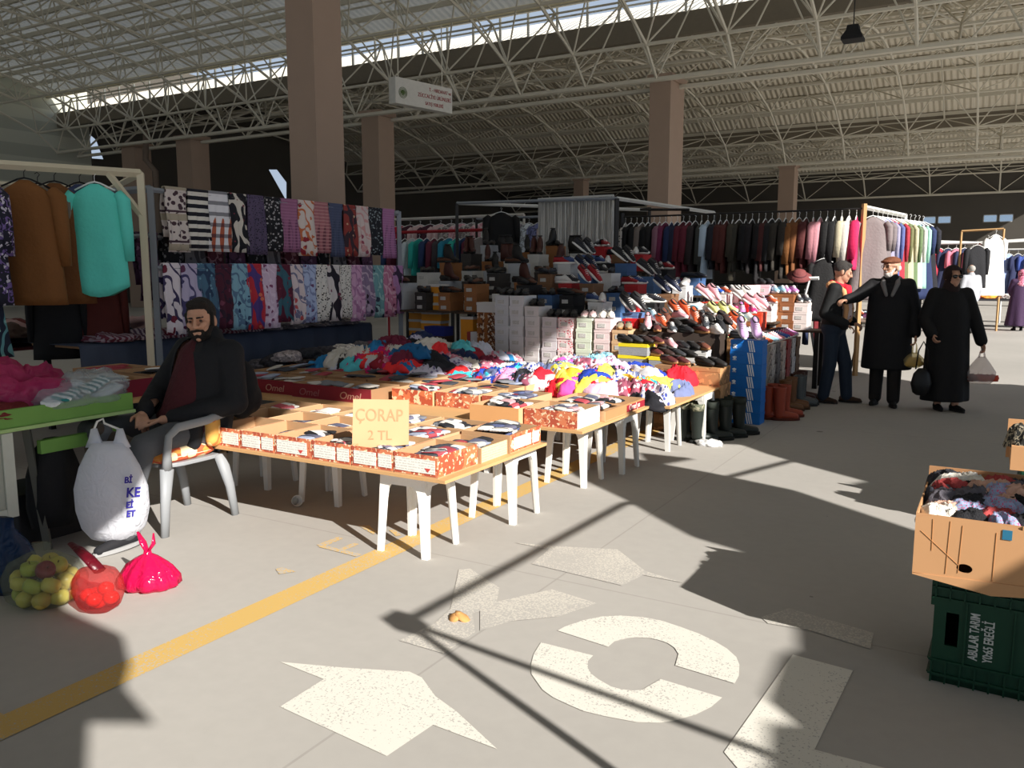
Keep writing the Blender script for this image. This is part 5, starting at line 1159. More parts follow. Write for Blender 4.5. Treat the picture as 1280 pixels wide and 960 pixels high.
def shoe(kind, c, cn, sole, x, y, z, rz, where, tilt=0.0, roll=0.0, lace=None, group='shoes on the shoe stall', up=None):
    mm = mat(c, rough=.55, sc=20, var=.15) if up is None else up
    o = put('shoe' if kind != 'boot' else 'ankle_boot', SHM[kind][0], None, (x, y, z), (tilt, roll, rz), [mm])
    key = (cn, kind, where); SCN[key] = SCN.get(key, 0) + 1
    nm = {'sneaker': 'sneaker', 'low': 'low shoe', 'boot': 'ankle boot'}[kind]
    tag(o, '%s %s %s %s' % (ORD[SCN[key] - 1], cn, nm, where), 'shoe' if kind != 'boot' else 'boot', group)
    put('sole', SHM[kind][1], o, mats=[sole]); put('collar', SHM[kind][2], o, mats=[INN]); put('laces', SHM[kind][3], o, mats=[lace or (SOLW if sole is SOLW else SOLB)])
    return o
# shoe boxes: base + lid (+ end label), four sizes
def box_meshes(w, d, h):
    m = M(); m.box(-w / 2 + .003, w / 2 - .003, -d / 2 + .003, d / 2 - .003, 0, h - .002); b = m.mesh('shoe_box', False, [WHITEP])
    m = M(); m.box(-w / 2, w / 2, -d / 2, d / 2, h - .034, h); l = m.mesh('lid', False, [WHITEP])
    m = M(); m.box(-w * .30, w * .14, -d / 2 - .002, -d / 2 + .002, h * .18, h * .56); e = m.mesh('end_label', False, [WHITEP])
    return b, l, e
BX = {'end': box_meshes(.19, .32, .118), 'long': box_meshes(.33, .20, .122), 'big': box_meshes(.34, .30, .16), 'tall': box_meshes(.20, .10, .33)}
BH = {'end': .118, 'long': .122, 'big': .16, 'tall': .33}
BCN = {}
def sbox(kind, c, cn, x, y, z, where, lid=None, rz=None, label=None, m_=None, group='shoe boxes on the shoe stall'):
    mm = m_ or mat(c, sc=6, var=.05, rough=.7); lm = lid or mm
    key = (cn, where); BCN[key] = BCN.get(key, 0) + 1
    o = put('shoe_box', BX[kind][0], None, (x, y, z), (0, 0, R.uniform(-.04, .04) if rz is None else rz), [mm])
    tag(o, '%s %s shoe box %s' % (ORD[BCN[key] - 1], cn, where), 'shoe box', group)
    put('lid', BX[kind][1], o, mats=[lm])
    if label: put('end_label', BX[kind][2], o, mats=[label])
    return o
WB = ((214, 210, 208), 'white'); LBL = mat((196, 194, 190), 'label', (90, 88, 92), sc=40, rough=.6)
PNK = mat((228, 206, 206), 'dots', (196, 60, 80), sc=40, rough=.6)
# stepped display stand (behind and under the boxes)
h0 = lambda x: 1.20 if x < -4.7 else (lerp(1.20, .98, (x + 4.7) / 1.1) if x < -3.6 else .74)
h5 = lambda x: lerp(1.95, 1.86, (x + 8) / 3.2) if x < -4.8 else lerp(1.86, 1.12, min(1, (x + 4.8) / 2.0))
ROWY = [8.42, 8.98, 9.54, 10.10, 10.66, 11.22]
topz = lambda x, r: lerp(h0(x), h5(x), r / 5)
st_ = thing('display_stand', 'dark stepped wooden stand carrying the shoe boxes', 'stand', (-4.9, 9.9, 0))
def step(x0, x1, y0, y1, z):
    m = M(); m.box(x0 + 4.9, x1 + 4.9, y0 - 9.9, y1 - 9.9, z - .025, z); m.build('step', mat((70, 56, 44), sc=5), st_)
    for px_ in (x0 + .05, x1 - .05):
        m = M(); m.box(px_ + 4.88, px_ + 4.92, y1 - 9.96, y1 - 9.92, 0, z - .025); m.build('support', DKF, st_)
BANDX = [(-7.25, -6.1), (-6.1, -5.25), (-5.25, -4.35), (-4.35, -3.45), (-3.45, -2.52)]
def base_of(x, r):
    for a, b in BANDX:
        if x < b or b == BANDX[-1][1]: return topz((a + b) / 2, r) - .30
for r, y in enumerate(ROWY):
    for a, b in BANDX:
        if r == 0 and a < -5.3: continue
        if r == 0: z = .44
        else: z = base_of((a + b) / 2, r)
        step(a, b - .01, y - .02, y + .46, z)
# front row: measured stacks
def stack(x, y, z, n, kind, c, cn, where, top=None, **k):
    for i in range(n): sbox(kind, c, cn, x + R.uniform(-.006, .006), y + R.uniform(-.008, .008), z + i * BH[kind] * 1.012, where, **k)
    return z + n * BH[kind] * 1.012
Y0 = 8.60
tops = []
for i, (x, n, c, cn, where, kw) in enumerate((
    (-5.075, 7, (196, 196, 200), 'white', 'from bottom in the leftmost white front stack', {}), (-4.875, 7, (206, 205, 208), 'white', 'from bottom in the second white front stack', {}),
    (-4.665, 6, (208, 204, 204), 'white', 'from bottom in the third white front stack', {}), (-4.435, 5, (204, 198, 202), 'pale mauve', 'from bottom in the fourth front stack', {}),
    (-4.235, 5, (220, 200, 200), 'red flowered', 'from bottom in the fifth front stack', {'m_': PNK}), (-4.0, 5, (206, 214, 196), 'pale green', 'from bottom in the sixth front stack', {}),
    (-3.775, 5, (226, 206, 206), 'pale pink', 'from bottom in the seventh front stack', {}), (-3.565, 4, (206, 170, 132), 'tan', 'from bottom in the eighth front stack', {}))):
    tops.append((x, stack(x, Y0, .44, n, 'end', c, cn, where, label=LBL, **kw)))
# left dark stack on the front row + orange stacks
stack(-5.40, 8.75, .44, 5, 'long', (150, 92, 48), 'brown printed', 'in the low stack left of the white stacks', m_=mat((150, 92, 48), 'print', (96, 56, 34), (206, 190, 170), sc=9)); sbox('long', *WB, -5.40, 8.75, .44 + 5 * .1235, 'on the brown printed stack')
stack(-6.62, 9.25, .40, 8, 'long', (226, 150, 44), 'orange', 'in the tall stack right of the scarf rack', lid=mat((206, 204, 200)), rz=.0)
stack(-6.98, 9.45, .40, 7, 'long', (206, 136, 44), 'amber', 'in the tall stack behind the scarf rack post', lid=mat((190, 188, 184)))
stack(-5.95, 9.05, .40, 2, 'long', (226, 150, 44), 'orange', 'in the short stack by the leaning boxes', lid=mat((206, 204, 200)))
for x, z in ((-6.62, .40), (-6.98, .40), (-5.95, .40)):
    pass
m = M(); m.box(-7.25, -5.3, 8.55, 9.6, .375, .40); o = m.build('stall_table', mat((70, 56, 44), sc=5)); tag(o, 'low dark table top under the orange shoe boxes', 'table')
for i, (x, y) in enumerate(((-7.2, 8.6), (-5.35, 8.6), (-7.2, 9.55), (-5.35, 9.55))):
    m = M(); m.box(x - .03, x + .03, y - .03, y + .03, 0, .375); q = m.build('leg', DKF, o)
o = sbox('tall', (226, 150, 44), 'orange', -5.92, 9.02, .40 + 2 * .1235, 'standing upright on the short orange stack', lid=mat((206, 204, 200)))
for nm, c, x, w in (('white', (206, 206, 210), -5.62, .24), ):
    m = M(); m.box(-.15, .15, -.05, .05, 0, .36); o = m.build('shoe_box', [mat(c), mat((150, 60, 54))]); o.location = (-5.62, 8.80, .44); tag(o, 'large white box with red side standing upright beside brown printed boxes', 'shoe box')
    m = M(); m.box(-.152, -.10, -.052, .052, -.001, .362); m.build('side_band', mat((150, 60, 54)), o); m = M(); m.box(-.06, -.02, -.053, -.05, .1, .24); m.build('barcode', mat((30, 30, 30), 'stripesz', (220, 220, 220), sc=60), o)
sbox('long', (28, 40, 120), 'dark blue', -6.35, 8.95, .72, 'beside the tall orange stack', lid=mat((28, 40, 120))); sbox('long', (60, 44, 36), 'dark brown', -6.35, 8.95, .595, 'under the dark blue box'); sbox('long', (70, 52, 40), 'dark brown', -6.35, 8.95, .47, 'lowest under the dark blue box')
m = M(); m.box(-6.55, -6.15, 8.8, 9.1, .40, .47); o = m.build('wooden_block', mat((70, 56, 44), sc=5)); tag(o, 'wooden block under the dark brown boxes', 'block')
# tiers behind, left to right palettes
ZL = [((28, 27, 28), 'black', 'boot', SOLB), ((36, 32, 30), 'black', 'low', SOLB), ((70, 36, 30), 'oxblood', 'boot', SOLB), ((30, 30, 34), 'charcoal', 'low', SOLB), ((88, 54, 38), 'brown', 'low', SOLB)]
ZM = [((26, 34, 62), 'navy', 'sneaker', SOLW), ((30, 30, 34), 'black', 'sneaker', SOLW), ((150, 30, 40), 'red', 'sneaker', SOLW), ((60, 80, 130), 'blue', 'sneaker', SOLW), ((216, 214, 212), 'white', 'sneaker', SOLW), ((44, 44, 50), 'charcoal', 'sneaker', SOLW), ((36, 40, 52), 'dark slate', 'low', SOLB)]
ZR = [((226, 224, 220), 'white', 'sneaker', SOLW), ((196, 130, 190), 'violet', 'sneaker', SOLW), ((226, 160, 170), 'pink', 'sneaker', SOLW), ((70, 74, 80), 'grey', 'sneaker', SOLW), ((226, 226, 150), 'pale yellow', 'sneaker', SOLW), ((40, 84, 170), 'blue', 'sneaker', SOLW),
      ((206, 90, 50), 'orange', 'sneaker', SOLW), ((40, 40, 44), 'black', 'low', SOLB), ((206, 50, 120), 'magenta', 'sneaker', SOLW), ((150, 190, 210), 'light blue', 'sneaker', SOLW)]
ZF = [((40, 38, 38), 'black', 'low', SOLB), ((96, 48, 48), 'burgundy', 'low', SOLT), ((56, 58, 62), 'grey', 'low', SOLB), ((116, 70, 56), 'brown', 'low', SOLT), ((60, 44, 42), 'dark brown', 'low', SOLB)]
BL = [((206, 204, 200), 'white'), ((150, 100, 60), 'brown'), ((60, 56, 54), 'charcoal'), ((176, 180, 186), 'pale grey')]
BM = [((72, 104, 150), 'blue'), ((206, 206, 206), 'white'), ((126, 92, 66), 'brown'), ((30, 30, 32), 'black'), ((84, 118, 164), 'mid blue'), ((176, 40, 44), 'red')]
BR = [((232, 196, 206), 'pink'), ((226, 222, 218), 'white'), ((216, 70, 44), 'orange red'), ((150, 96, 60), 'brown'), ((206, 30, 36), 'red'), ((30, 110, 190), 'bright blue')]
TN = ['front tier', 'second tier', 'third tier', 'fourth tier', 'fifth tier', 'top tier']
for r, y in enumerate(ROWY):
    if r == 0: continue
    for (a, b), zone in zip(BANDX, ('far left', 'left', 'middle', 'right of middle', 'right')):
        n = int((b - a) / .30); zb = base_of((a + b) / 2, r)
        pal, bp = (ZL, BL) if b <= -5.2 else ((ZM, BM) if b <= -3.4 else (ZR, BR))
        if b <= -4.3 and b > -5.2 and r < 2: pal = ZL
        for i in range(n):
            x = lerp(a, b, (i + .5) / n); c, cn = bp[(i * 3 + r * 5 + int(-a * 2)) % len(bp)]; w = '%s of the %s' % (zone, TN[r])
            kind = 'end' if (i + r) % 3 else 'end'
            z = zb; nb = 2 + ((i * 7 + r * 3) % 3 == 0)
            for q in range(nb): sbox(kind, c, cn, x, y + .18, z + .001, 'at the ' + w, label=LBL if r < 3 else None); z += BH[kind] * 1.012
            for q in range(2):
                sc_ = pal[(i * 5 + r * 3 + q * (1 if (i + r) % 2 else 0)) % len(pal)]
                xx = x - .055 + q * .11; tl = sc_[2] == 'sneaker' and (i + r) % 2 == 0; aim = (-1.75 + R.uniform(-.35, .35)) if tl or (i + r) % 3 == 0 else PI + R.uniform(-.5, .5) + .5
                if tl:
                    shoe(sc_[2], sc_[0], sc_[1], sc_[3], xx, y + .05 + q * .06, z + .09, aim, 'tilted at the ' + w, -.62, R.uniform(-.15, .15))
                else: shoe(sc_[2], sc_[0], sc_[1], sc_[3], xx, y + .12, z + .002, aim, 'on the ' + w)
# white fashion shoes and flats on the front stacks
for i, (x, z) in enumerate(tops):
    c, cn, so = [((30, 29, 30), 'black', SOLB), ((34, 34, 38), 'black', SOLB), ((28, 28, 30), 'black', SOLB), ((30, 30, 32), 'black', SOLB), ((28, 27, 28), 'black', SOLB), ((226, 190, 190), 'blush', SOLW), ((238, 230, 216), 'ivory', SOLW), ((150, 136, 112), 'khaki', SOLT)][i]
    for q in (-1, 1): shoe('low', c, cn, so, x + q * .047, Y0 - .02, z + .002, PI + .35 + q * .06, 'on the %s front stack' % ORD[i])
# yellow-grey boxes, men's shoes
YB = mat((226, 206, 40)); GB = mat((150, 152, 156), 'label', (96, 98, 110), sc=30)
m = M(); m.box(-3.46, -2.56, 8.06, 8.42, .535, .56); o = m.build('stall_table', mat((70, 56, 44), sc=5)); tag(o, 'low dark table top under the yellow lidded boxes', 'table')
for x, y in ((-3.4, 8.1), (-2.62, 8.1), (-3.4, 8.38), (-2.62, 8.38)): m = M(); m.box(x - .03, x + .03, y - .03, y + .03, 0, .535); m.build('leg', DKF, o)
stack(-3.27, 8.20, .56, 2, 'long', (150, 152, 156), 'grey', 'with yellow lid in the left yellow lidded stack', lid=YB, m_=GB); stack(-2.92, 8.18, .56, 1, 'long', (150, 152, 156), 'grey', 'with yellow lid in the right yellow lidded stack', lid=YB, m_=GB)
for q in range(4): c = ZF[(q * 2) % 5]; shoe(c[2], c[0], c[1], c[3], -3.40 + q * .115, 8.2, .56 + 2 * .1235 + .002, PI + .9, 'on the left yellow lidded stack')
for q in range(4): c = ZF[(q * 3 + 1) % 5]; shoe(c[2], c[0], c[1], c[3], -3.06 + q * .12, 8.2, .56 + .1235 + .002, PI + .9, 'on the right yellow lidded stack')
for j in range(3):
    for i in range(6):
        c = (ZF + ZR)[(i * 4 + j * 7) % 15]; zz = .90 + j * .06
        if j == 0 and i < 2: c = ZF[i]
        shoe(c[2], c[0], c[1], c[3], -3.38 + i * .165, 8.67 + j * .14, zz, PI + .7 + R.uniform(-.3, .3), 'in the men shoe row %s behind the yellow lids' % ORD[j], R.uniform(-.5, .1) if j else 0)
m = M()
for j in range(3): m.box(-3.46, -2.55, 8.60 + j * .14, 8.74 + j * .14 + (.1 if j == 2 else 0), .44, .90 + j * .06)
o = m.build('display_step', mat((58, 48, 42), sc=5)); tag(o, 'three step wooden display under the men shoe rows', 'stand')
for x, c, cn in ((-2.74, (206, 204, 202), 'white'), (-3.10, (150, 148, 146), 'grey')):
    z = stack(x, 8.485, 0, 6, 'long', c, cn, 'from floor in the stack before the men shoe rows')
    for q in range(3): cc = (ZF + ZR)[(q * 3 + int(-x * 10)) % 15]; shoe(cc[2], cc[0], cc[1], cc[3], x - .11 + q * .11, 8.47, z + .002, PI + .7, 'on the %s stack before the men shoe rows' % cn)
# red, orange boxes in the light
stack(-3.62, 9.02, .78, 2, 'end', (206, 24, 32), 'red', 'in the small red stack above the yellow lids', label=mat((220, 200, 200))); stack(-3.35, 9.0, .78, 2, 'long', (236, 110, 40), 'orange', 'in the small orange stack by the red ones')
o = thing('open_shoe_box', 'red and white shoe box standing open at the back of the shoe stall', 'shoe box', tuple(atY(938, 379, 11.6))); o.rotation_euler = (0, 0, .25)
m = M(); m.box(-.12, .12, -.05, .05, 0, .25); m.build('box_body', mat((206, 24, 32)), o); m = M(); m.loft([[V((-.12, y, .25)), V((.122, y, .25)), V((.122, y, .10)), V((.0, y, .13))] for y in (-.056, -.0505)]); m.build('white_flap', mat((236, 226, 226)), o)
# side rows along the aisle (stacks down to the floor)
SIDE = [(7.85, 'big', (166, 124, 84), 'brown printed', 4, .0), (7.85, 'big', (150, 112, 78), 'brown', 4, -.36), (9.05, 'end', (150, 110, 70), 'tan printed', 7, 0), (9.28, 'end', (176, 170, 166), 'pale grey', 7, 0), (9.52, 'end', (160, 150, 140), 'stone', 6, 0), (9.80, 'end', (196, 190, 186), 'white grey', 6, 0),
        (10.05, 'end', (120, 116, 118), 'grey', 6, 0), (10.35, 'end', (196, 180, 170), 'cream', 6, 0), (10.62, 'end', (150, 60, 60), 'dull red', 6, 0), (10.9, 'end', (186, 182, 180), 'off white', 6, 0), (11.15, 'end', (110, 84, 64), 'dark tan', 6, 0)]
for i, (y, kind, c, cn, n, dx) in enumerate(SIDE):
    mm = mat(c, 'print', tuple(int(v * .8) for v in c), tuple(min(255, int(v * 1.15)) for v in c), sc=5)
    z = stack(-2.36 + dx, y, 0, n, kind, c, cn, 'from floor in the %s aisle side stack' % ORD[i], m_=mm, rz=PI / 2 + R.uniform(-.05, .05))
    c = ZR[(i * 3 + 1) % 10] if i > 1 else ZF[i]
    for q in (-1, 1): shoe(c[2], c[0], c[1], c[3], -2.36 + dx + (0 if kind == 'end' else q * .06), y + (q * .05 if kind == 'end' else 0), z + .002, PI + .9 if kind == 'big' else -PI / 2 + R.uniform(-.3, .3), 'on the %s aisle side stack' % ORD[i])
for j, (x, y, z, n) in enumerate(((-2.78, 9.25, .80, 5), (-2.82, 9.85, .84, 5), (-2.85, 10.45, .88, 5))):
    for i in range(n):
        c = ZR[(i * 3 + j * 4) % 10]; shoe(c[2], c[0], c[1], c[3], -2.62 - i * .15, y + R.uniform(-.06, .06), base_of(-3, 1 + j) + .30 + .03, PI + .8 + R.uniform(-.4, .4), 'lying loose over the right side, %s row' % ORD[j], -.35 if i % 2 else 0)
# pink and brown box stacks at the back right
for i, (px_, y, n, c, cn) in enumerate(((918, 11.75, 4, (236, 200, 208), 'pink'), (940, 11.75, 3, (236, 204, 212), 'pink'), (955, 11.75, 5, (232, 196, 206), 'pink'), (972, 11.7, 4, (150, 96, 58), 'brown'), (986, 11.7, 4, (140, 88, 54), 'brown'), (1002, 11.7, 3, (226, 214, 210), 'white red'))):
    p = atY(px_, 400, y); b0 = .78
    stack(p.x, y, b0, n, 'end', c, cn, 'in the %s stack along the back right' % ORD[i], label=LBL)
    if i != 1:
        for q in (-1, 1): cc = ZR[(i * 2 + 3) % 10]; shoe(cc[2], cc[0], cc[1], cc[3], p.x + q * .05, y - .02, b0 + n * .1195 + .002, PI + .5, 'on the %s stack along the back right' % ORD[i])
m = M(); m.box(-3.3, -1.95, 11.5, 11.95, .75, .78); o = m.build('stall_table', mat((70, 56, 44), sc=5)); tag(o, 'dark table top under the pink and brown box stacks', 'table')
for x, y in ((-3.2, 11.55), (-2.05, 11.55), (-3.2, 11.9), (-2.05, 11.9)): m = M(); m.box(x - .03, x + .03, y - .03, y + .03, 0, .75); m.build('leg', DKF, o)
# blue boxes with three white stripes
BLU = mat((24, 112, 196), rough=.5); STR = mat((240, 244, 248))
for i in range(7):
    o = sbox('long', (24, 112, 196), 'bright blue', -2.18, 8.56, i * .1235, 'from floor in the three striped stack', m_=BLU, rz=.0)
    for k in range(3):
        m = M(); x = .035 + k * .022; m.loft([[V((x, y, .004)), V((x + .012, y, .004)), V((x - .012, y, .118)), V((x - .024, y, .118))] for y in (-.1035, -.1015)]); m.build('white_stripe', STR, o)
    m = M()
    for a in (-.6, 0, .6): m.caps((-.115, -.101, .045), (-.115 + math.sin(a) * .022, -.101, .045 + math.cos(a) * .026), .004, .009, n=8)
    for z in (.036, .041, .046): m.box(-.135, -.095, -.1035, -.1, z, z + .0025)
    m.build('emblem', STR, o)
for q in (-1, 1): shoe('sneaker', (196, 160, 206), 'lilac striped', SOLW, -2.18 + q * .07, 8.52, 7 * .1235 + .08, PI + .55, 'leaning on the three striped blue stack', -.6)
# rubber boots on the floor
def boot_meshes():
    m = M(); n = 18; r = []
    for z, y, rx, ry in ((.02, 0.0, .042, .055), (.06, -.005, .045, .058), (.12, -.012, .047, .055), (.22, -.016, .056, .062), (.34, -.016, .062, .068), (.35, -.016, .063, .069), (.35, -.016, .056, .062), (.30, -.016, .054, .060)):
        r.append([V((math.cos(a) * rx, y + math.sin(a) * ry, z)) for a in [2 * PI * k / n for k in range(n)]])
    m.loft(r); m.caps((0, .03, .055), (0, .155, .042), .05, .036); up = m.mesh('rubber_boot', True, [WHITEP])
    s = M(); s.loft([[V((math.sin(t) * .05 * g * (1 - .15 * math.cos(t) ** 2), .06 + math.cos(t) * .145 * g, z)) for t in [2 * PI * k / 20 for k in range(20)]] for z, g in ((0, 1), (.022, 1.02), (.03, .96))])
    c = M(); c.lathe([(.064, .30), (.068, .33), (.066, .365), (.056, .365), (.056, .31)], (0, -.016, 0), 18)
    return up, s.mesh('sole', True, [WHITEP]), c.mesh('cuff', True, [WHITEP])
BT = boot_meshes()
def rboot(x, y, rz, c, label, cuff=None, grp=None, tag_=None):
    o = put('rubber_boot', BT[0], None, (x, y, 0), (0, 0, rz), [mat(c, rough=.45, sc=6)]); tag(o, label, 'boot', grp); put('sole', BT[1], o, mats=[mat(tuple(int(v * .6) for v in c))])
    if cuff: put('cuff', BT[2], o, mats=[cuff])
    if tag_: m = M(); m.box(-.075, -.072, -.03, .03, .2, .29); m.build('price_tag', mat((150, 150, 146), 'label', (190, 60, 60), sc=30), o)
    return o
CAMO = mat((96, 100, 82), 'floral', (46, 48, 40), (150, 146, 124), sc=28)
for i in range(8):
    rboot(-2.42 + (i // 4) * .14 + (i % 4) * .075, 7.32 + (i % 4) * .19 - (i // 4) * .04, -PI / 2 + .55 + R.uniform(-.15, .15), (32, 38, 34), 'dark green rubber boot, %s in the %s row by the brown boxes' % (ORD[i % 4], ('inner', 'aisle side')[i // 4]), CAMO if i in (0, 1, 4) else mat((40, 46, 40)), 'dark green rubber boots', i == 0)
o = thing('crumpled_bag', 'crumpled white plastic lying at the toes of the green boots', 'litter', (-2.17, 7.22, 0)); put('plastic', crumple(61, .10, .06, .035, 4, .4), o, mats=[mat((206, 206, 206), rough=.4)])
for i in range(4): rboot(-2.02 + (i % 2) * .12, 8.86 + (i // 2) * .24, -PI / 2 + .5, (150, 62, 40), 'red brown rubber boot, %s in the %s pair by the blue boxes' % (ORD[i % 2], ('nearer', 'farther')[i // 2]), None, 'red brown rubber boots')
for i in range(3): rboot(-1.98 + (i % 2) * .03, 9.5 + i * .16, -PI / 2 + .4, (112, 74, 44), 'tan rubber boot, %s behind the red brown boots' % ORD[i], None, 'tan rubber boots')
for i in range(3): rboot(-2.0, 10.15 + i * .18, -PI / 2 + .4, (66, 34, 24), 'dark brown rubber boot, %s beside the man in jeans' % ORD[i], None, 'dark brown rubber boots')
for i in range(2): rboot(-1.92, 9.95 + i * .1, -PI / 2 + .4, (84, 90, 92), 'grey ribbed boot, %s between tan and dark brown boots' % ORD[i], None, 'grey boots')
# ================================================================= BACK OF THE STALLS
WOODP = mat((176, 140, 96), sc=6, var=.1)
# pipe frame above the shoe stall with fringed curtain
fr = thing('stall_scaffold', 'dark pipe scaffold standing over the shoe stall', 'frame', (-7.3, 12.4, 0))
pA = atY(571, 254, 12.4); pB = atY(771, 248, 12.4); pC = pA + V((0, 3.2, 0)); pE = atY(893, 266, 15.2)
for nm, a, b_, w, mm in (('post', (pA.x, pA.y, 0), pA, .05, DKF), ('post', (pB.x, pB.y, 0), pB, .06, DKF), ('front_rail', pA, pB, .035, GAL), ('side_rail', pA, pA + V((2.6, 2.6, -.05)), .04, mat((200, 200, 196))),
                         ('post', (pA.x + 2.6, pA.y + 2.6, 0), pA + V((2.6, 2.6, 0)), .05, DKF), ('side_rail', pB, pE, .045, mat((200, 200, 196))), ('post', (pE.x, pE.y, 0), pE, .045, DKF), ('mid_rail', atY(800, 262, 13.4), atY(862, 262, 13.6), .03, DKF)):
    pipe(fr, nm, a, b_, w, mm)
c0, c1 = atY(672, 250, 12.45), atY(766, 248, 12.45)
cu = thing('fringe_curtain', 'grey white string curtain hanging from the pipe scaffold', 'curtain', (c0.x, 12.47, 0))
m = M(); rr = []; n = 110; W_ = c1.x - c0.x
for k in range(n + 1):
    x = W_ * k / n; y = .03 * math.sin(k * 1.9) + .015 * math.sin(k * .7)
    rr.append([V((x, y, c0.z)), V((x, y + .012, c0.z)), V((x, y * 1.4 + .012, 1.2)), V((x, y * 1.4, 1.2))])
m.loft(rr); m.build('strings', mat((206, 204, 200), 'curtain', (120, 118, 116)), cu, True)
m = M(); m.box(0, W_, -.02, .03, c0.z, c0.z + .03); m.build('heading', mat((190, 190, 186)), cu)
# ---- long garment rail facing the aisle
YR = 13.3; r0, r1 = atY(778, 270, YR), atY(1080, 266, YR)
gr = thing('garment_rail', 'long wooden posted garment rail behind the shoe stall', 'rack', (r0.x, YR, 0))
pipe(gr, 'rail', (r0.x, YR, r0.z - .02), (r1.x, YR, r0.z - .02), .03, DKF, False)
for x, mm in ((r0.x, DKF), (r1.x, WOODP)): pipe(gr, 'post', (x, YR, 0), (x, YR, r0.z + .05), .055, mm)
pipe(gr, 'low_rail', (r0.x, YR + .25, 1.36), (r1.x, YR + .25, 1.36), .03, DKF, False); pipe(gr, 'low_post', (lerp(r0.x, r1.x, .33), YR + .25, 0), (lerp(r0.x, r1.x, .33), YR + .25, 1.36), .04, mat((150, 150, 150)))
RC = [((206, 200, 196), 'black and white flowered', 'dots'), ((24, 24, 26), 'black', 0), ((26, 26, 28), 'black', 0), ((120, 110, 104), 'taupe', 0), ((22, 22, 24), 'black', 0), ((28, 26, 28), 'black', 0), ((136, 96, 112), 'dusty mauve', 0), ((110, 40, 74), 'plum', 0), ((34, 48, 86), 'navy', 0), ((30, 36, 60), 'dark blue', 0),
      ((92, 28, 44), 'wine', 0), ((100, 34, 50), 'burgundy', 0), ((46, 38, 40), 'dark brown', 0), ((60, 62, 60), 'dark grey', 0), ((176, 196, 214), 'pale blue', 0), ((34, 36, 44), 'ink', 0), ((76, 36, 32), 'rust brown', 0), ((84, 40, 36), 'brick', 0), ((64, 60, 50), 'olive', 0), ((56, 54, 46), 'dark olive', 0),
      ((22, 22, 24), 'black', 0), ((34, 30, 32), 'charcoal', 0), ((28, 26, 28), 'black', 0), ((72, 34, 34), 'maroon', 0), ((30, 30, 32), 'black', 0), ((54, 50, 44), 'dark khaki', 0), ((50, 46, 42), 'brown black', 0), ((130, 84, 44), 'camel', 0), ((120, 74, 42), 'tan', 0), ((86, 40, 40), 'red brown', 0),
      ((176, 120, 128), 'dusty pink', 0), ((196, 136, 146), 'rose pink', 0), ((24, 23, 24), 'black', 0), ((26, 25, 27), 'black', 0), ((196, 186, 160), 'cream', 0), ((214, 208, 198), 'off white', 0), ((214, 40, 92), 'cerise', 0)]
for i, (c, nm, kd) in enumerate(RC):
    x = lerp(r0.x + .06, r1.x - .10, i / (len(RC) - 1)); mm = mat(c, 'dots', (30, 30, 32), sc=24, bump=.3) if kd else mat(c, bump=.3, sc=4)
    garment(('slim', 'slim', 'long', 'slim')[i % 4], (x, YR, r0.z - .12), PI / 2 + R.uniform(-.2, .2), mm, '%s garment on the long back rail, %s from the left' % (nm, ORD[i]), 'garment', 'garments on the long rail', sc=(1, 1, R.uniform(.86, 1.0)))
for i in range(22):
    x = lerp(r0.x + .1, r1.x - .3, i / 21); c, nm = [((28, 28, 32), 'black'), ((60, 30, 36), 'wine'), ((34, 44, 74), 'navy'), ((200, 190, 196), 'striped white'), ((120, 110, 122), 'grey striped'), ((36, 34, 36), 'charcoal'), ((110, 34, 40), 'red')][(i * 4) % 7]
    garment('trouser', (x, YR + .25, 1.27), PI / 2 + R.uniform(-.3, .3), mat(c, 'stripesy', (90, 86, 110), sc=22) if 'striped' in nm else mat(c, bump=.3), '%s trousers on the low rail, %s from the left' % (nm, ORD[i]), 'trousers', 'trousers on the low rail', name='trousers', sc=(1, 1, .92))
p = atY(1012, 345, 13.0); o = garment('dress', (p.x + .18, 13.05, 1.75), .3, mat((24, 23, 24), bump=.3), 'long black garment hanging over a crossed stand behind the vest man', 'garment', sc=(.8, 1, .75))
p = atY(1010, 352, 12.9); t_ = thing('tripod_stand', 'white tipped folding stand behind the man in jeans', 'stand', (p.x, 12.85, 0)); m = M(); m.tube([(-.30, 0, .0), (.03, 0, 1.45)], .02, 6); m.build('pole', mat((200, 200, 200)), t_); m = M(); m.tube([(-.12, 0, 1.45), (.16, 0, 1.46)], .03, 6); m.build('crossbar', mat((216, 216, 214)), t_)
m = M(); m.tube([(.2, .1, 0), (-.05, .1, 1.3)], .018, 6); m.build('strut', mat((120, 120, 120)), t_)
q_ = atY(1000, 346, 12.9); t_ = thing('sun_hat', 'dusty red cloth hat hooked on top of the folding stand', 'hat', (q_.x, 12.84, q_.z)); t_.rotation_euler = (.5, .2, 0)
m = M(); m.lathe([(.17, 0), (.18, .01), (.10, .04), (.085, .09), (.04, .11), (.005, .115)], n=20); m.build('hat_body', mat((120, 62, 62), bump=.3), t_, True); m = M(); m.lathe([(.102, .038), (.104, .04), (.095, .06), (.092, .06)], n=20); m.build('hat_band', mat((96, 50, 54)), t_, True)
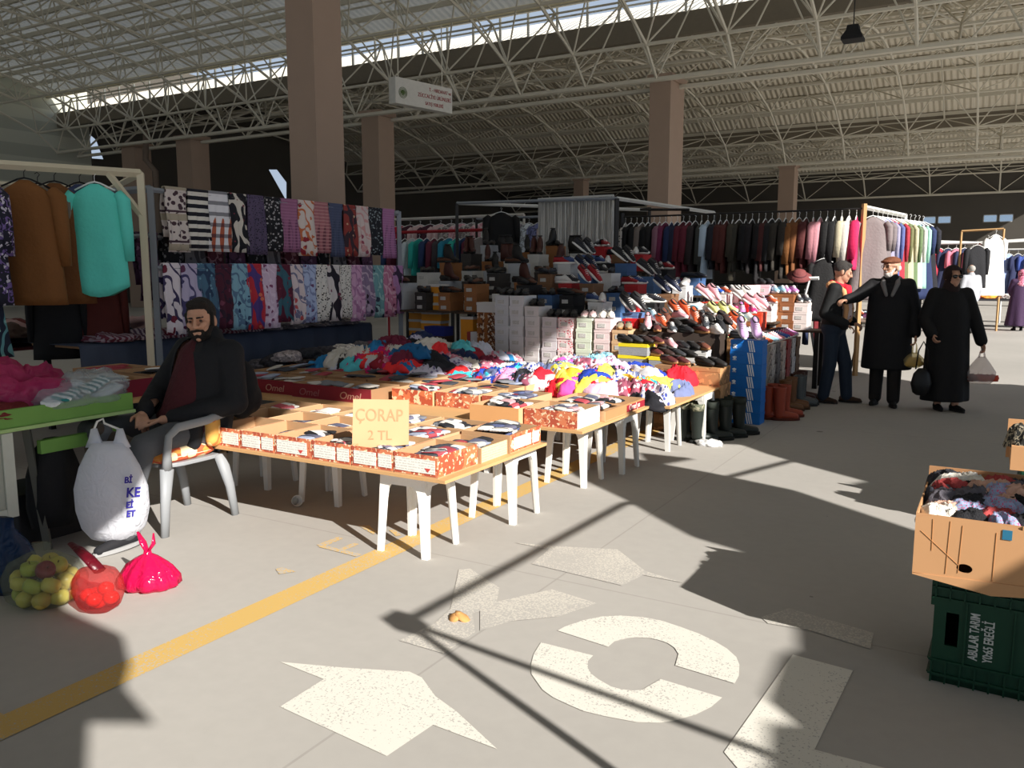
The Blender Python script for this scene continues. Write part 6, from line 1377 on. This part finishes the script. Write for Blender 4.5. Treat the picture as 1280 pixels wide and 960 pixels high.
# ---- side rail running away along the aisle
s0, s1 = V((r1.x, YR, r0.z)), V((-1.42, 15.3, r0.z - .02))
sd = thing('side_rail_rack', 'white side rail of garments running along the far aisle', 'rack', (s0.x, s0.y, 0)); pipe(sd, 'rail', s0, s1, .05, mat((210, 208, 200))); pipe(sd, 'post', (s1.x, s1.y, 0), s1, .05, mat((206, 206, 204)))
pipe(sd, 'low_rail', V((s0.x, s0.y, 1.30)), V((s1.x, s1.y, 1.30)), .03, GAL); 
SCC = [((128, 116, 116), 'grey mauve', 'dress'), ((122, 112, 114), 'grey', 'dress'), ((150, 146, 170), 'pale lilac', 'long'), ((90, 100, 150), 'blue', 'long'), ((170, 50, 64), 'red', 'long'), ((110, 112, 76), 'olive green', 'long'), ((186, 180, 150), 'cream', 'long'), ((100, 120, 84), 'sage', 'long'), ((206, 206, 200), 'white', 'long'), ((150, 196, 180), 'mint', 'long'), ((40, 52, 90), 'navy', 'dress'), ((30, 30, 38), 'black', 'dress')]
for i, (c, nm, kd) in enumerate(SCC):
    q = s0.lerp(s1, (i + .5) / 12.6); garment(kd, (q.x + .10 + .02 * i, q.y, q.z - .12), .45 + R.uniform(-.1, .1), mat(c, bump=.3), '%s garment on the side rail, %s from the wooden post' % (nm, ORD[i]), 'garment', 'garments on the side rail')
p = V((-1.5, 15.1, 0)); lump('garment', CRM[2], (p.x, p.y, .86), .4, mat((226, 150, 60), bump=.3), 'orange folded garment on the table end below the side rail', 'garment', sc=(.7, .7, 1.6))
t_ = thing('folding_table', 'dark folding table with goods under the side rail', 'table', (-1.6, 14.2, 0)); m = M(); m.box(-.35, .35, -.7, 1.2, .80, .83); m.build('tabletop', mat((150, 130, 120)), t_)
for x in (-.3, .3):
    for y in (-.6, 1.1): m = M(); m.tube([(x, y, 0), (x * .6, y, .8)], .018, 6); m.build('leg', DKF, t_)
for i in range(12):
    c, nm = ZR[i % 10][:2]; shoe('sneaker', c, nm, SOLW, -1.86 + (i % 3) * .22, 13.62 + (i // 3) * .3, .832, PI + .6 + R.uniform(-.5, .5), 'on the folding table under the side rail')
# ---- rails far left behind the scarves
def far_rail(name, label, xa, xb, Y, z, cols, kind, grp, where, post=GAL, zs=1.0, rz=None, step=.2):
    o = thing(name, label, 'rack', (xa, Y, 0)); pipe(o, 'rail', (xa, Y, z), (xb, Y, z), .04, post)
    for x in (xa, xb): pipe(o, 'post', (x, Y, 0), (x, Y, z), .04, post)
    n = int(abs(xb - xa) / step)
    for i in range(n):
        c, nm, kd, c2 = cols[(i * 3 + i // 4) % len(cols)]
        garment(kind, (lerp(xa, xb, (i + .5) / n), Y, z - .12), (PI / 2 if rz is None else rz) + R.uniform(-.3, .3), mat(c, kd or 'plain', c2, sc=14, bump=.3), '%s garment on %s, %s from the left' % (nm, where, ORD[i]), 'garment', grp, sc=(1, 1, zs))
PK_ = [((206, 150, 156), 'pale pink printed', 'floral', (150, 70, 90)), ((196, 140, 150), 'pink printed', 'floral', (226, 190, 196)), ((206, 176, 176), 'blush', None, None), ((180, 30, 60), 'crimson', None, None), ((206, 206, 200), 'white', None, None), ((120, 110, 110), 'grey printed', 'floral', (190, 186, 180)), ((70, 36, 50), 'wine', None, None)]
a, b_ = atY(482, 275, 14.2), atY(655, 275, 14.2)
far_rail('garment_rack', 'far rail of pink packaged garments behind the scarf rack', a.x, b_.x, 14.2, a.z, PK_, 'short', 'pink garments on the far left rail', 'the far left pink rail', mat((190, 186, 180)), .75, FAC, .26)
a, b_ = atY(500, 288, 12.6), atY(545, 289, 12.6)
DK_ = [((40, 60, 100), 'navy', None, None), ((190, 200, 206), 'white', None, None), ((40, 130, 160), 'teal blue', None, None), ((100, 40, 60), 'plum', None, None), ((34, 36, 48), 'ink blue', None, None), ((44, 170, 160), 'turquoise', None, None), ((60, 56, 60), 'dark grey', None, None), ((150, 146, 146), 'pale grey', None, None)]
a, b_ = atY(484, 291, 12.9), atY(606, 297, 12.9)
far_rail('garment_rack', 'white rail with red posts and jackets left of the shoe stall', a.x, b_.x, 12.9, a.z, DK_, 'slim', 'jackets on the red posted rail', 'the red posted rail', mat((150, 30, 40)), .8, None, .17)
a = atY(623, 268, 12.6); garment('coat', (a.x, 12.7, a.z + .05), FAC, mat((16, 16, 17), bump=.3), 'black coat hanging alone left of the string curtain', 'coat', sc=(1.0, 1.2, .75))
a, b_ = atY(640, 278, 12.75), atY(672, 278, 12.75)
for i, (c, nm) in enumerate((((186, 176, 190), 'pale printed'), ((214, 220, 226), 'white'), ((120, 126, 170), 'lilac blue'), ((206, 190, 190), 'blush'), ((150, 160, 186), 'light blue'))):
    garment('short', (lerp(a.x, b_.x + .3, i / 4), 13.0, a.z), FAC + R.uniform(-.4, .4), mat(c, 'floral', tuple(int(x * .7) for x in c), sc=12, bump=.3), '%s blouse between the black coat and the curtain, %s from left' % (nm, ORD[i]), 'blouse', 'blouses by the string curtain', sc=(.8, 1, .8))
o = thing('garment_rail', 'short rail carrying blouses beside the string curtain', 'rack', (a.x - .3, 13.0, 0)); pipe(o, 'rail', (a.x - .9, 13.0, a.z + .1), (b_.x + .5, 13.0, a.z + .1), .03, GAL); pipe(o, 'post', (a.x - .9, 13.0, 0), (a.x - .9, 13.0, a.z + .1), .04, DKF); pipe(o, 'post', (b_.x + .5, 13.0, 0), (b_.x + .5, 13.0, a.z + .1), .04, DKF)
# ---- far stalls down the aisle
a, b_ = atY(1160, 305, 26.5), atY(1222, 305, 26.5)
PW = [((226, 170, 184), 'pink', None, None), ((236, 232, 228), 'white', None, None), ((206, 120, 140), 'deep pink', None, None), ((230, 60, 80), 'red', None, None), ((236, 220, 214), 'ivory', None, None), ((226, 150, 60), 'orange', None, None), ((44, 50, 80), 'navy', None, None)]
far_rail('garment_rack', 'far rail of pink and white garments at the aisle end', a.x, b_.x, 26.5, a.z, PW, 'dress', 'pink and white garments far off', 'the far pink and white rail', mat((200, 200, 198)), 1.1, .5, .20)
a, b_ = atY(1256, 312, 29.5), atY(1300, 312, 29.5)
BW = [((150, 170, 220), 'light blue', None, None), ((60, 80, 150), 'blue', None, None), ((226, 226, 220), 'white', None, None), ((40, 46, 80), 'navy', None, None), ((206, 206, 170), 'pale yellow', None, None)]
far_rail('garment_rack', 'far rail of blue garments at the right edge', a.x, b_.x + 1.0, 29.5, a.z, BW, 'dress', 'blue garments far off', 'the far blue rail', mat((200, 200, 198)), 1.0, .5, .22)
a, b_ = atY(1202, 289, 25.4), atY(1255, 286, 25.4)
o = thing('display_rail', 'thin brass rail above the far stall holding white dresses', 'rack', (a.x, 25.4, 0)); pipe(o, 'rail', a, b_, .04, WOODP); pipe(o, 'post', (a.x, 25.4, 0), a, .04, WOODP); pipe(o, 'post', (b_.x, 25.4, 0), b_, .04, WOODP)
p = atY(1248, 290, 25.3); garment('dress', (p.x - .05, 25.3, p.z - .06), .5, mat((240, 238, 234), bump=.3), 'long white dress hanging on the thin brass rail', 'dress', sc=(1.1, 1, 1.28), sm=mat((240, 238, 234)))
p = atY(1236, 292, 25.3); garment('dress', (p.x, 25.38, p.z - .15), .5, mat((236, 206, 200), 'floral', (206, 120, 120), sc=10, bump=.3), 'long pink flowered dress beside the white dress', 'dress', sc=(1.05, 1, 1.15))
p = atY(1222, 306, 24.5); garment('coat', (p.x, 24.6, p.z), .5, mat((28, 28, 32), bump=.3), 'black coat hanging left of the pink flowered dress', 'coat')
m = M(); a, b_ = atY(1160, 304, 27.5), atY(1283, 306, 27.5)
o = thing('tarpaulin', 'white tarpaulin stretched over the far stalls', 'tarpaulin', (a.x, 27.5, a.z)); m.loft([[V((0, 0, 0)), V((0, 1.8, .12)), V((0, 1.8, .15)), V((0, 0, .03))], [V(((b_.x - a.x) / 2, -.02, -.05)), V(((b_.x - a.x) / 2, 1.8, .05)), V(((b_.x - a.x) / 2, 1.8, .08)), V(((b_.x - a.x) / 2, -.02, -.02))], [V((b_.x - a.x, 0, 0)), V((b_.x - a.x, 1.8, .12)), V((b_.x - a.x, 1.8, .15)), V((b_.x - a.x, 0, .03))]]); m.build('sheet', mat((226, 226, 224)), o)
for x in (0, b_.x - a.x): m = M(); m.tube([(x, .1, -a.z), (x, .1, .02)], .025, 6); m.build('pole', GAL, o)
t_ = thing('stall_table', 'dark table under the far pink garments', 'table', (-.9, 27.2, 0)); m = M(); m.box(-1.2, 2.6, -.5, .5, .75, .8); m.build('tabletop', mat((60, 60, 64)), t_)
for x in (-1.1, 2.5):
    for y in (-.4, .4): m = M(); m.box(x - .03, x + .03, y - .03, y + .03, 0, .75); m.build('leg', DKF, t_)
for i in range(8): c, nm, _, _ = PW[(i * 3) % 7]; lump('garment', CRM[i % 8], (-1.9 + i * .42, 27.0, .82), i, mat(c, bump=.3), '%s folded garment on the far dark table, %s from left' % (nm, ORD[i]), 'garment', 'garments on the far table')
# ================================================================= BAGS IN HANDS
def hang_bag(par, hp, name, label, prof, film_, rz=0, top=.14):
    hw_ = par.matrix_basis @ V(hp); h = prof[-1][0]
    o = thing(name, label, 'bag', (hw_.x, hw_.y, hw_.z - h - top), rz); bag_mesh(prof, fold=.05, k=7).build('bag_body', film_, o, True)
    m = M()
    for q in (-1, 1): m.tube([(q * prof[-1][1] * .8, 0, h - .01), (q * .02, 0, h + top * .6), (0, 0, h + top)], [.02, .012, .006], 8, flat=.4)
    m.build('handle', film_, o, True); return o
hand_of = lambda p: tuple(V(p) + V((0, .03, -.06)))
o = hang_bag(OLD, hand_of(OLDH), 'lemon_bag', 'clear bag of lemons hanging from the old man\'s hand', [(0, .06, .04), (.03, .11, .07), (.09, .12, .08), (.14, .07, .05), (.17, .03, .02)], film((226, 214, 170), .4), .5)
for i, (x, z) in enumerate(((-.06, .04), (.0, .035), (.06, .045), (-.03, .09), (.035, .09))):
    m = M(); m.ell((0, 0, 0), (.042, .032, .032)); q = m.build('lemon', mat((236, 196, 70), rough=.5), None, True); q.location = V(o.location) + V((x, x * .4, z)); tag(q, 'yellow lemon in the old man\'s bag, %s from the left' % ORD[[0, 2, 4, 1, 3][i]], 'lemon', 'lemons in the bag')
o = hang_bag(WOM, hand_of(WOMH[0]), 'grocery_bag', 'clear bag with red groceries in the woman\'s left hand', [(0, .11, .07), (.05, .17, .10), (.13, .165, .10), (.22, .10, .07), (.30, .04, .03)], film((222, 216, 214), .4), .5, .10)
for i, (x, c, r) in enumerate(((-.10, (110, 60, 50), .07), (.0, (176, 60, 40), .075), (.10, (196, 70, 50), .07))):
    q = put('produce', crumple(70 + i, r, r * .8, .05, 3, .3), None, tuple(V(o.location) + V((x, x * .5, .03))), mats=[mat(c)]); tag(q, '%s produce bundle in the woman\'s clear bag' % ('brown', 'red', 'bright red')[i], 'produce')
hw_ = WOM.matrix_basis @ V(hand_of(WOMH[1])); hand_p = hw_ + V((-.02, 0, -.0))
o = thing('handbag', 'black rounded handbag hanging from the woman\'s right hand', 'bag', (hand_p.x - .06, hand_p.y - .04, hand_p.z - .62), .5); bag_mesh([(0, .05, .04), (.03, .09, .06), (.13, .115, .07), (.24, .09, .05), (.30, .04, .03)], fold=.02, k=4).build('bag_body', mat((18, 18, 19), rough=.45), o, True)
m = M(); m.tube([(-.07, 0, .29), (-.05, 0, .5), (0, 0, .60), (.05, 0, .5), (.07, 0, .29)], .008, 6); m.build('handle', mat((18, 18, 19), rough=.45), o, True)
# ================================================================= RIGHT EDGE: sock carton on a green crate
CG = mat((16, 60, 40), sc=6, var=.12, rough=.45)
o = thing('plastic_crate', 'dark green plastic crate with white lettering at the right edge', 'crate', (.165, 3.39, 0), -.02)
Hc, Wc, Dc = .425, .59, .40; x0, x1 = -.295, .295
m = M(); m.box(x0, x1, 0, Dc, 0, .02); m.build('base', CG, o)
# front wall with hand slot
m = M()
hx0, hx1, hz0, hz1 = x0 + .055, x0 + .085, .15, .28
hx0, hx1 = x0 + .042, x0 + .085
m.box(x0, hx0, 0, .012, 0, Hc); m.box(hx1, x1, 0, .012, 0, Hc); m.box(hx0, hx1, 0, .012, 0, hz0); m.box(hx0, hx1, 0, .012, hz1, Hc)
m.build('front_wall', CG, o)
m = M(); m.box(x0, x1, Dc - .012, Dc, 0, Hc); m.build('back_wall', CG, o)
for x in (x0, x1 - .012): m = M(); m.box(x, x + .012, .012, Dc - .012, 0, Hc); m.build('side_wall', CG, o)
m = M()
for z in (.03, .085, .33, .37, .405): m.box(x0 - .008, x1 + .008, -.012, 0, z, z + .008); m.box(x0 - .012, x0, 0, Dc, z, z + .008)
for i in range(13):
    x = x0 + i * (Wc - .01) / 12
    for z0_, z1_ in ((.33, .42), (.0, .09)): m.box(x, x + .006, -.012, 0, z0_, z1_)
for i in range(6): y = i * Dc / 5.2; m.box(x0 - .012, x0, y, y + .008, .3, .42)
for x in (x0 + .105, x0 + .26, x0 + .42): m.box(x, x + .006, -.010, 0, .09, .33)
m.build('ribs', CG, o)
m = M(); m.box(x0 - .012, x1 + .012, -.014, Dc + .012, Hc - .012, Hc); m.box(x0 + .012, x1 - .012, .012, Dc - .012, Hc - .013, Hc + .001); m.build('rim', CG, o)
WT = mat((196, 198, 192))
text('ABULAR TARIM', .044, 'lettering', WT, o, (x0 + .152, -.002, .115), (PI / 2, -PI / 2, 0), .0015, 'LEFT', .60, bold=.0007); text('Y0:65 EREĞLİ', .044, 'lettering', WT, o, (x0 + .200, -.002, .115), (PI / 2, -PI / 2, 0), .0015, 'LEFT', .62, bold=.0007)
CBX = mat((196, 148, 104), sc=5, var=.05, rough=.85); CBI = mat((178, 132, 92), sc=5, var=.06)
o = thing('cardboard_box', 'large cardboard box full of socks standing on the green crate', 'box', (.10, 3.36, .427), .0)
bx0, bx1, by0, by1, bh = -.31, .50, -.02, .62, .235
m = M(); m.box(bx0, bx1, by0, by1, 0, .006); m.build('base', CBI, o)
def holed(m, cx, cz, rx, rz_, X0_, X1_, Z0_, Z1_, y):
    n = 24; ring = [(cx + math.cos(2 * PI * k / n) * rx, cz + math.sin(2 * PI * k / n) * rz_) for k in range(n)]; out = []
    for k in range(n):
        a = 2 * PI * k / n; dx, dz = math.cos(a), math.sin(a); t = min(((X1_ - cx) / dx if dx > 1e-6 else 9e9) if dx > 0 else ((X0_ - cx) / dx if dx < -1e-6 else 9e9), ((Z1_ - cz) / dz if dz > 1e-6 else 9e9) if dz > 0 else ((Z0_ - cz) / dz if dz < -1e-6 else 9e9)); out.append((cx + dx * t, cz + dz * t))
    for j in (0, .006):
        m.loft([[V((a, y + j, b_)) for a, b_ in out], [V((a, y + j, b_)) for a, b_ in ring]], cap=False)
m = M(); holed(m, bx0 + .17, .05, .026, .017, bx0, bx0 + .34, 0, bh, by0); m.box(bx0 + .34, bx1, by0, by0 + .006, 0, bh - .0)
for cx, cz in ((bx0, 0), (bx0, bh), (bx0 + .34, 0), (bx0 + .34, bh)): pass
m.box(bx0, bx0 + .34, by0 + .0062, by0 + .0066, bh - .03, bh); m.box(bx0, bx0 + .06, by0 + .0062, by0 + .0066, 0, .06); m.box(bx0 + .27, bx0 + .34, by0 + .0062, by0 + .0066, 0, .06)
fw_ = m.build('front_wall', CBX, o)
m = M(); m.loft([[V((bx0 + .0, by0 - .004, 0)), V((bx0 + .26, by0 - .004, -.035)), V((bx1, by0 - .004, .035)), V((bx1, by0 - .004, .04)), V((bx0, by0 - .004, .004))], [V((bx0 + .0, by0, 0)), V((bx0 + .26, by0, -.035)), V((bx1, by0, .035)), V((bx1, by0, .04)), V((bx0, by0, .004))]]); m.build('bottom_flap', CBX, o)
for nm, q in (('back_wall', (bx0, bx1, by1 - .006, by1)), ('side_wall', (bx0, bx0 + .006, by0 + .007, by1 - .006)), ('side_wall', (bx1 - .006, bx1, by0 + .007, by1 - .006))): m = M(); m.box(q[0], q[1], q[2], q[3], 0, bh + (.05 if nm == 'back_wall' else 0)); m.build(nm, CBI if nm == 'back_wall' else CBX, o)
m = M(); m.box(bx0 + .28, bx0 + .31, by0 - .003, by0, bh - .055, bh - .02); m.build('blue_tape', mat((40, 110, 140)), o)
m = M()
for (xa, za, xb, zb_) in ((.02, .17, .15, .06), (.11, .02, .115, .22), (.15, .03, .155, .21), (.06, .1, .058, .22), (.26, .02, .262, .2)): m.tube([(bx0 + xa, by0 - .001, za), (bx0 + xb, by0 - .001, zb_)], .0012, 4)
m.build('crease', mat((176, 122, 74)), o)
SKX = [((30, 30, 34), 'black'), ((150, 164, 196), 'pale blue dotted'), ((226, 220, 210), 'white'), ((60, 62, 72), 'slate'), ((214, 170, 150), 'beige'), ((226, 110, 140), 'pink'), ((44, 44, 50), 'charcoal'), ((176, 70, 70), 'red'), ((96, 92, 100), 'grey')]
k = 0; CT = {}
SOCK = [cloth_piece(90 + i) for i in range(4)]
for j in range(7):
    for i in range(8):
        c, nm = SKX[(i * 5 + j * 4 + (i * j) % 3) % 9] if not (j == 0 and i in (0, 1, 2, 3)) else SKX[(2, 0, 1, 6)[i]]
        k += 1; CT[nm] = CT.get(nm, 0) + 1
        mm = mat(c, 'dots', (206, 90, 130), sc=50, bump=.3) if 'dotted' in nm else mat(c, bump=.4, bsc=80)
        x = .10 + bx0 + .085 + i * .094 + R.uniform(-.02, .02); y = 3.36 + by0 + .115 + j * .074 + R.uniform(-.02, .02)
        o2 = put('sock_bundle', SOCK[k % 4], None, (x, y, .427 + bh - .06 + .010 * min(j, 4) + R.uniform(0, .02)), (R.uniform(-.2, .2), R.uniform(-.2, .2), R.uniform(0, 6)), [mm], (.42, .36, .5))
        tag(o2, '%s %s sock bundle in the box on the crate' % (ORD[CT[nm] - 1], nm), 'socks', 'sock bundles in the cardboard box')
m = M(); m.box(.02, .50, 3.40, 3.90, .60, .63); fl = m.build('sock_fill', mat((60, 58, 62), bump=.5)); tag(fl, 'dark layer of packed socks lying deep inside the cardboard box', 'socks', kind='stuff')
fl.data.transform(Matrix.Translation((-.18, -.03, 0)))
# corner of another box further back
o = thing('cardboard_box', 'cardboard box with dark goods behind at the extreme right edge', 'box', tuple(G(1290, 560, .55))); m = M(); m.box(-.10, .5, 0, .4, -.14, .0); m.build('box_body', CBX, o); m = M(); m.box(-.12, .5, .38, .40, -.14, .10); m.build('back_flap', CBX, o)
for i in range(3): lump('goods', SOCK[i], tuple(V(o.location) + V((-.03 + i * .16, .12, .01))), i * 2, mat((40, 40, 38), 'floral', (150, 140, 120), sc=30), 'dark patterned goods in the far right box, %s from left' % ORD[i], 'goods', None, (.5, .5, .9))
m = M(); c = V(o.location); m.box(c.x - .05, c.x + .5, c.y, c.y + .4, 0, .41); q = m.build('plastic_crate', CG); tag(q, 'green crate under the box at the extreme right edge', 'crate'); bev(q, .01)
SC.cycles.diffuse_bounces = 6
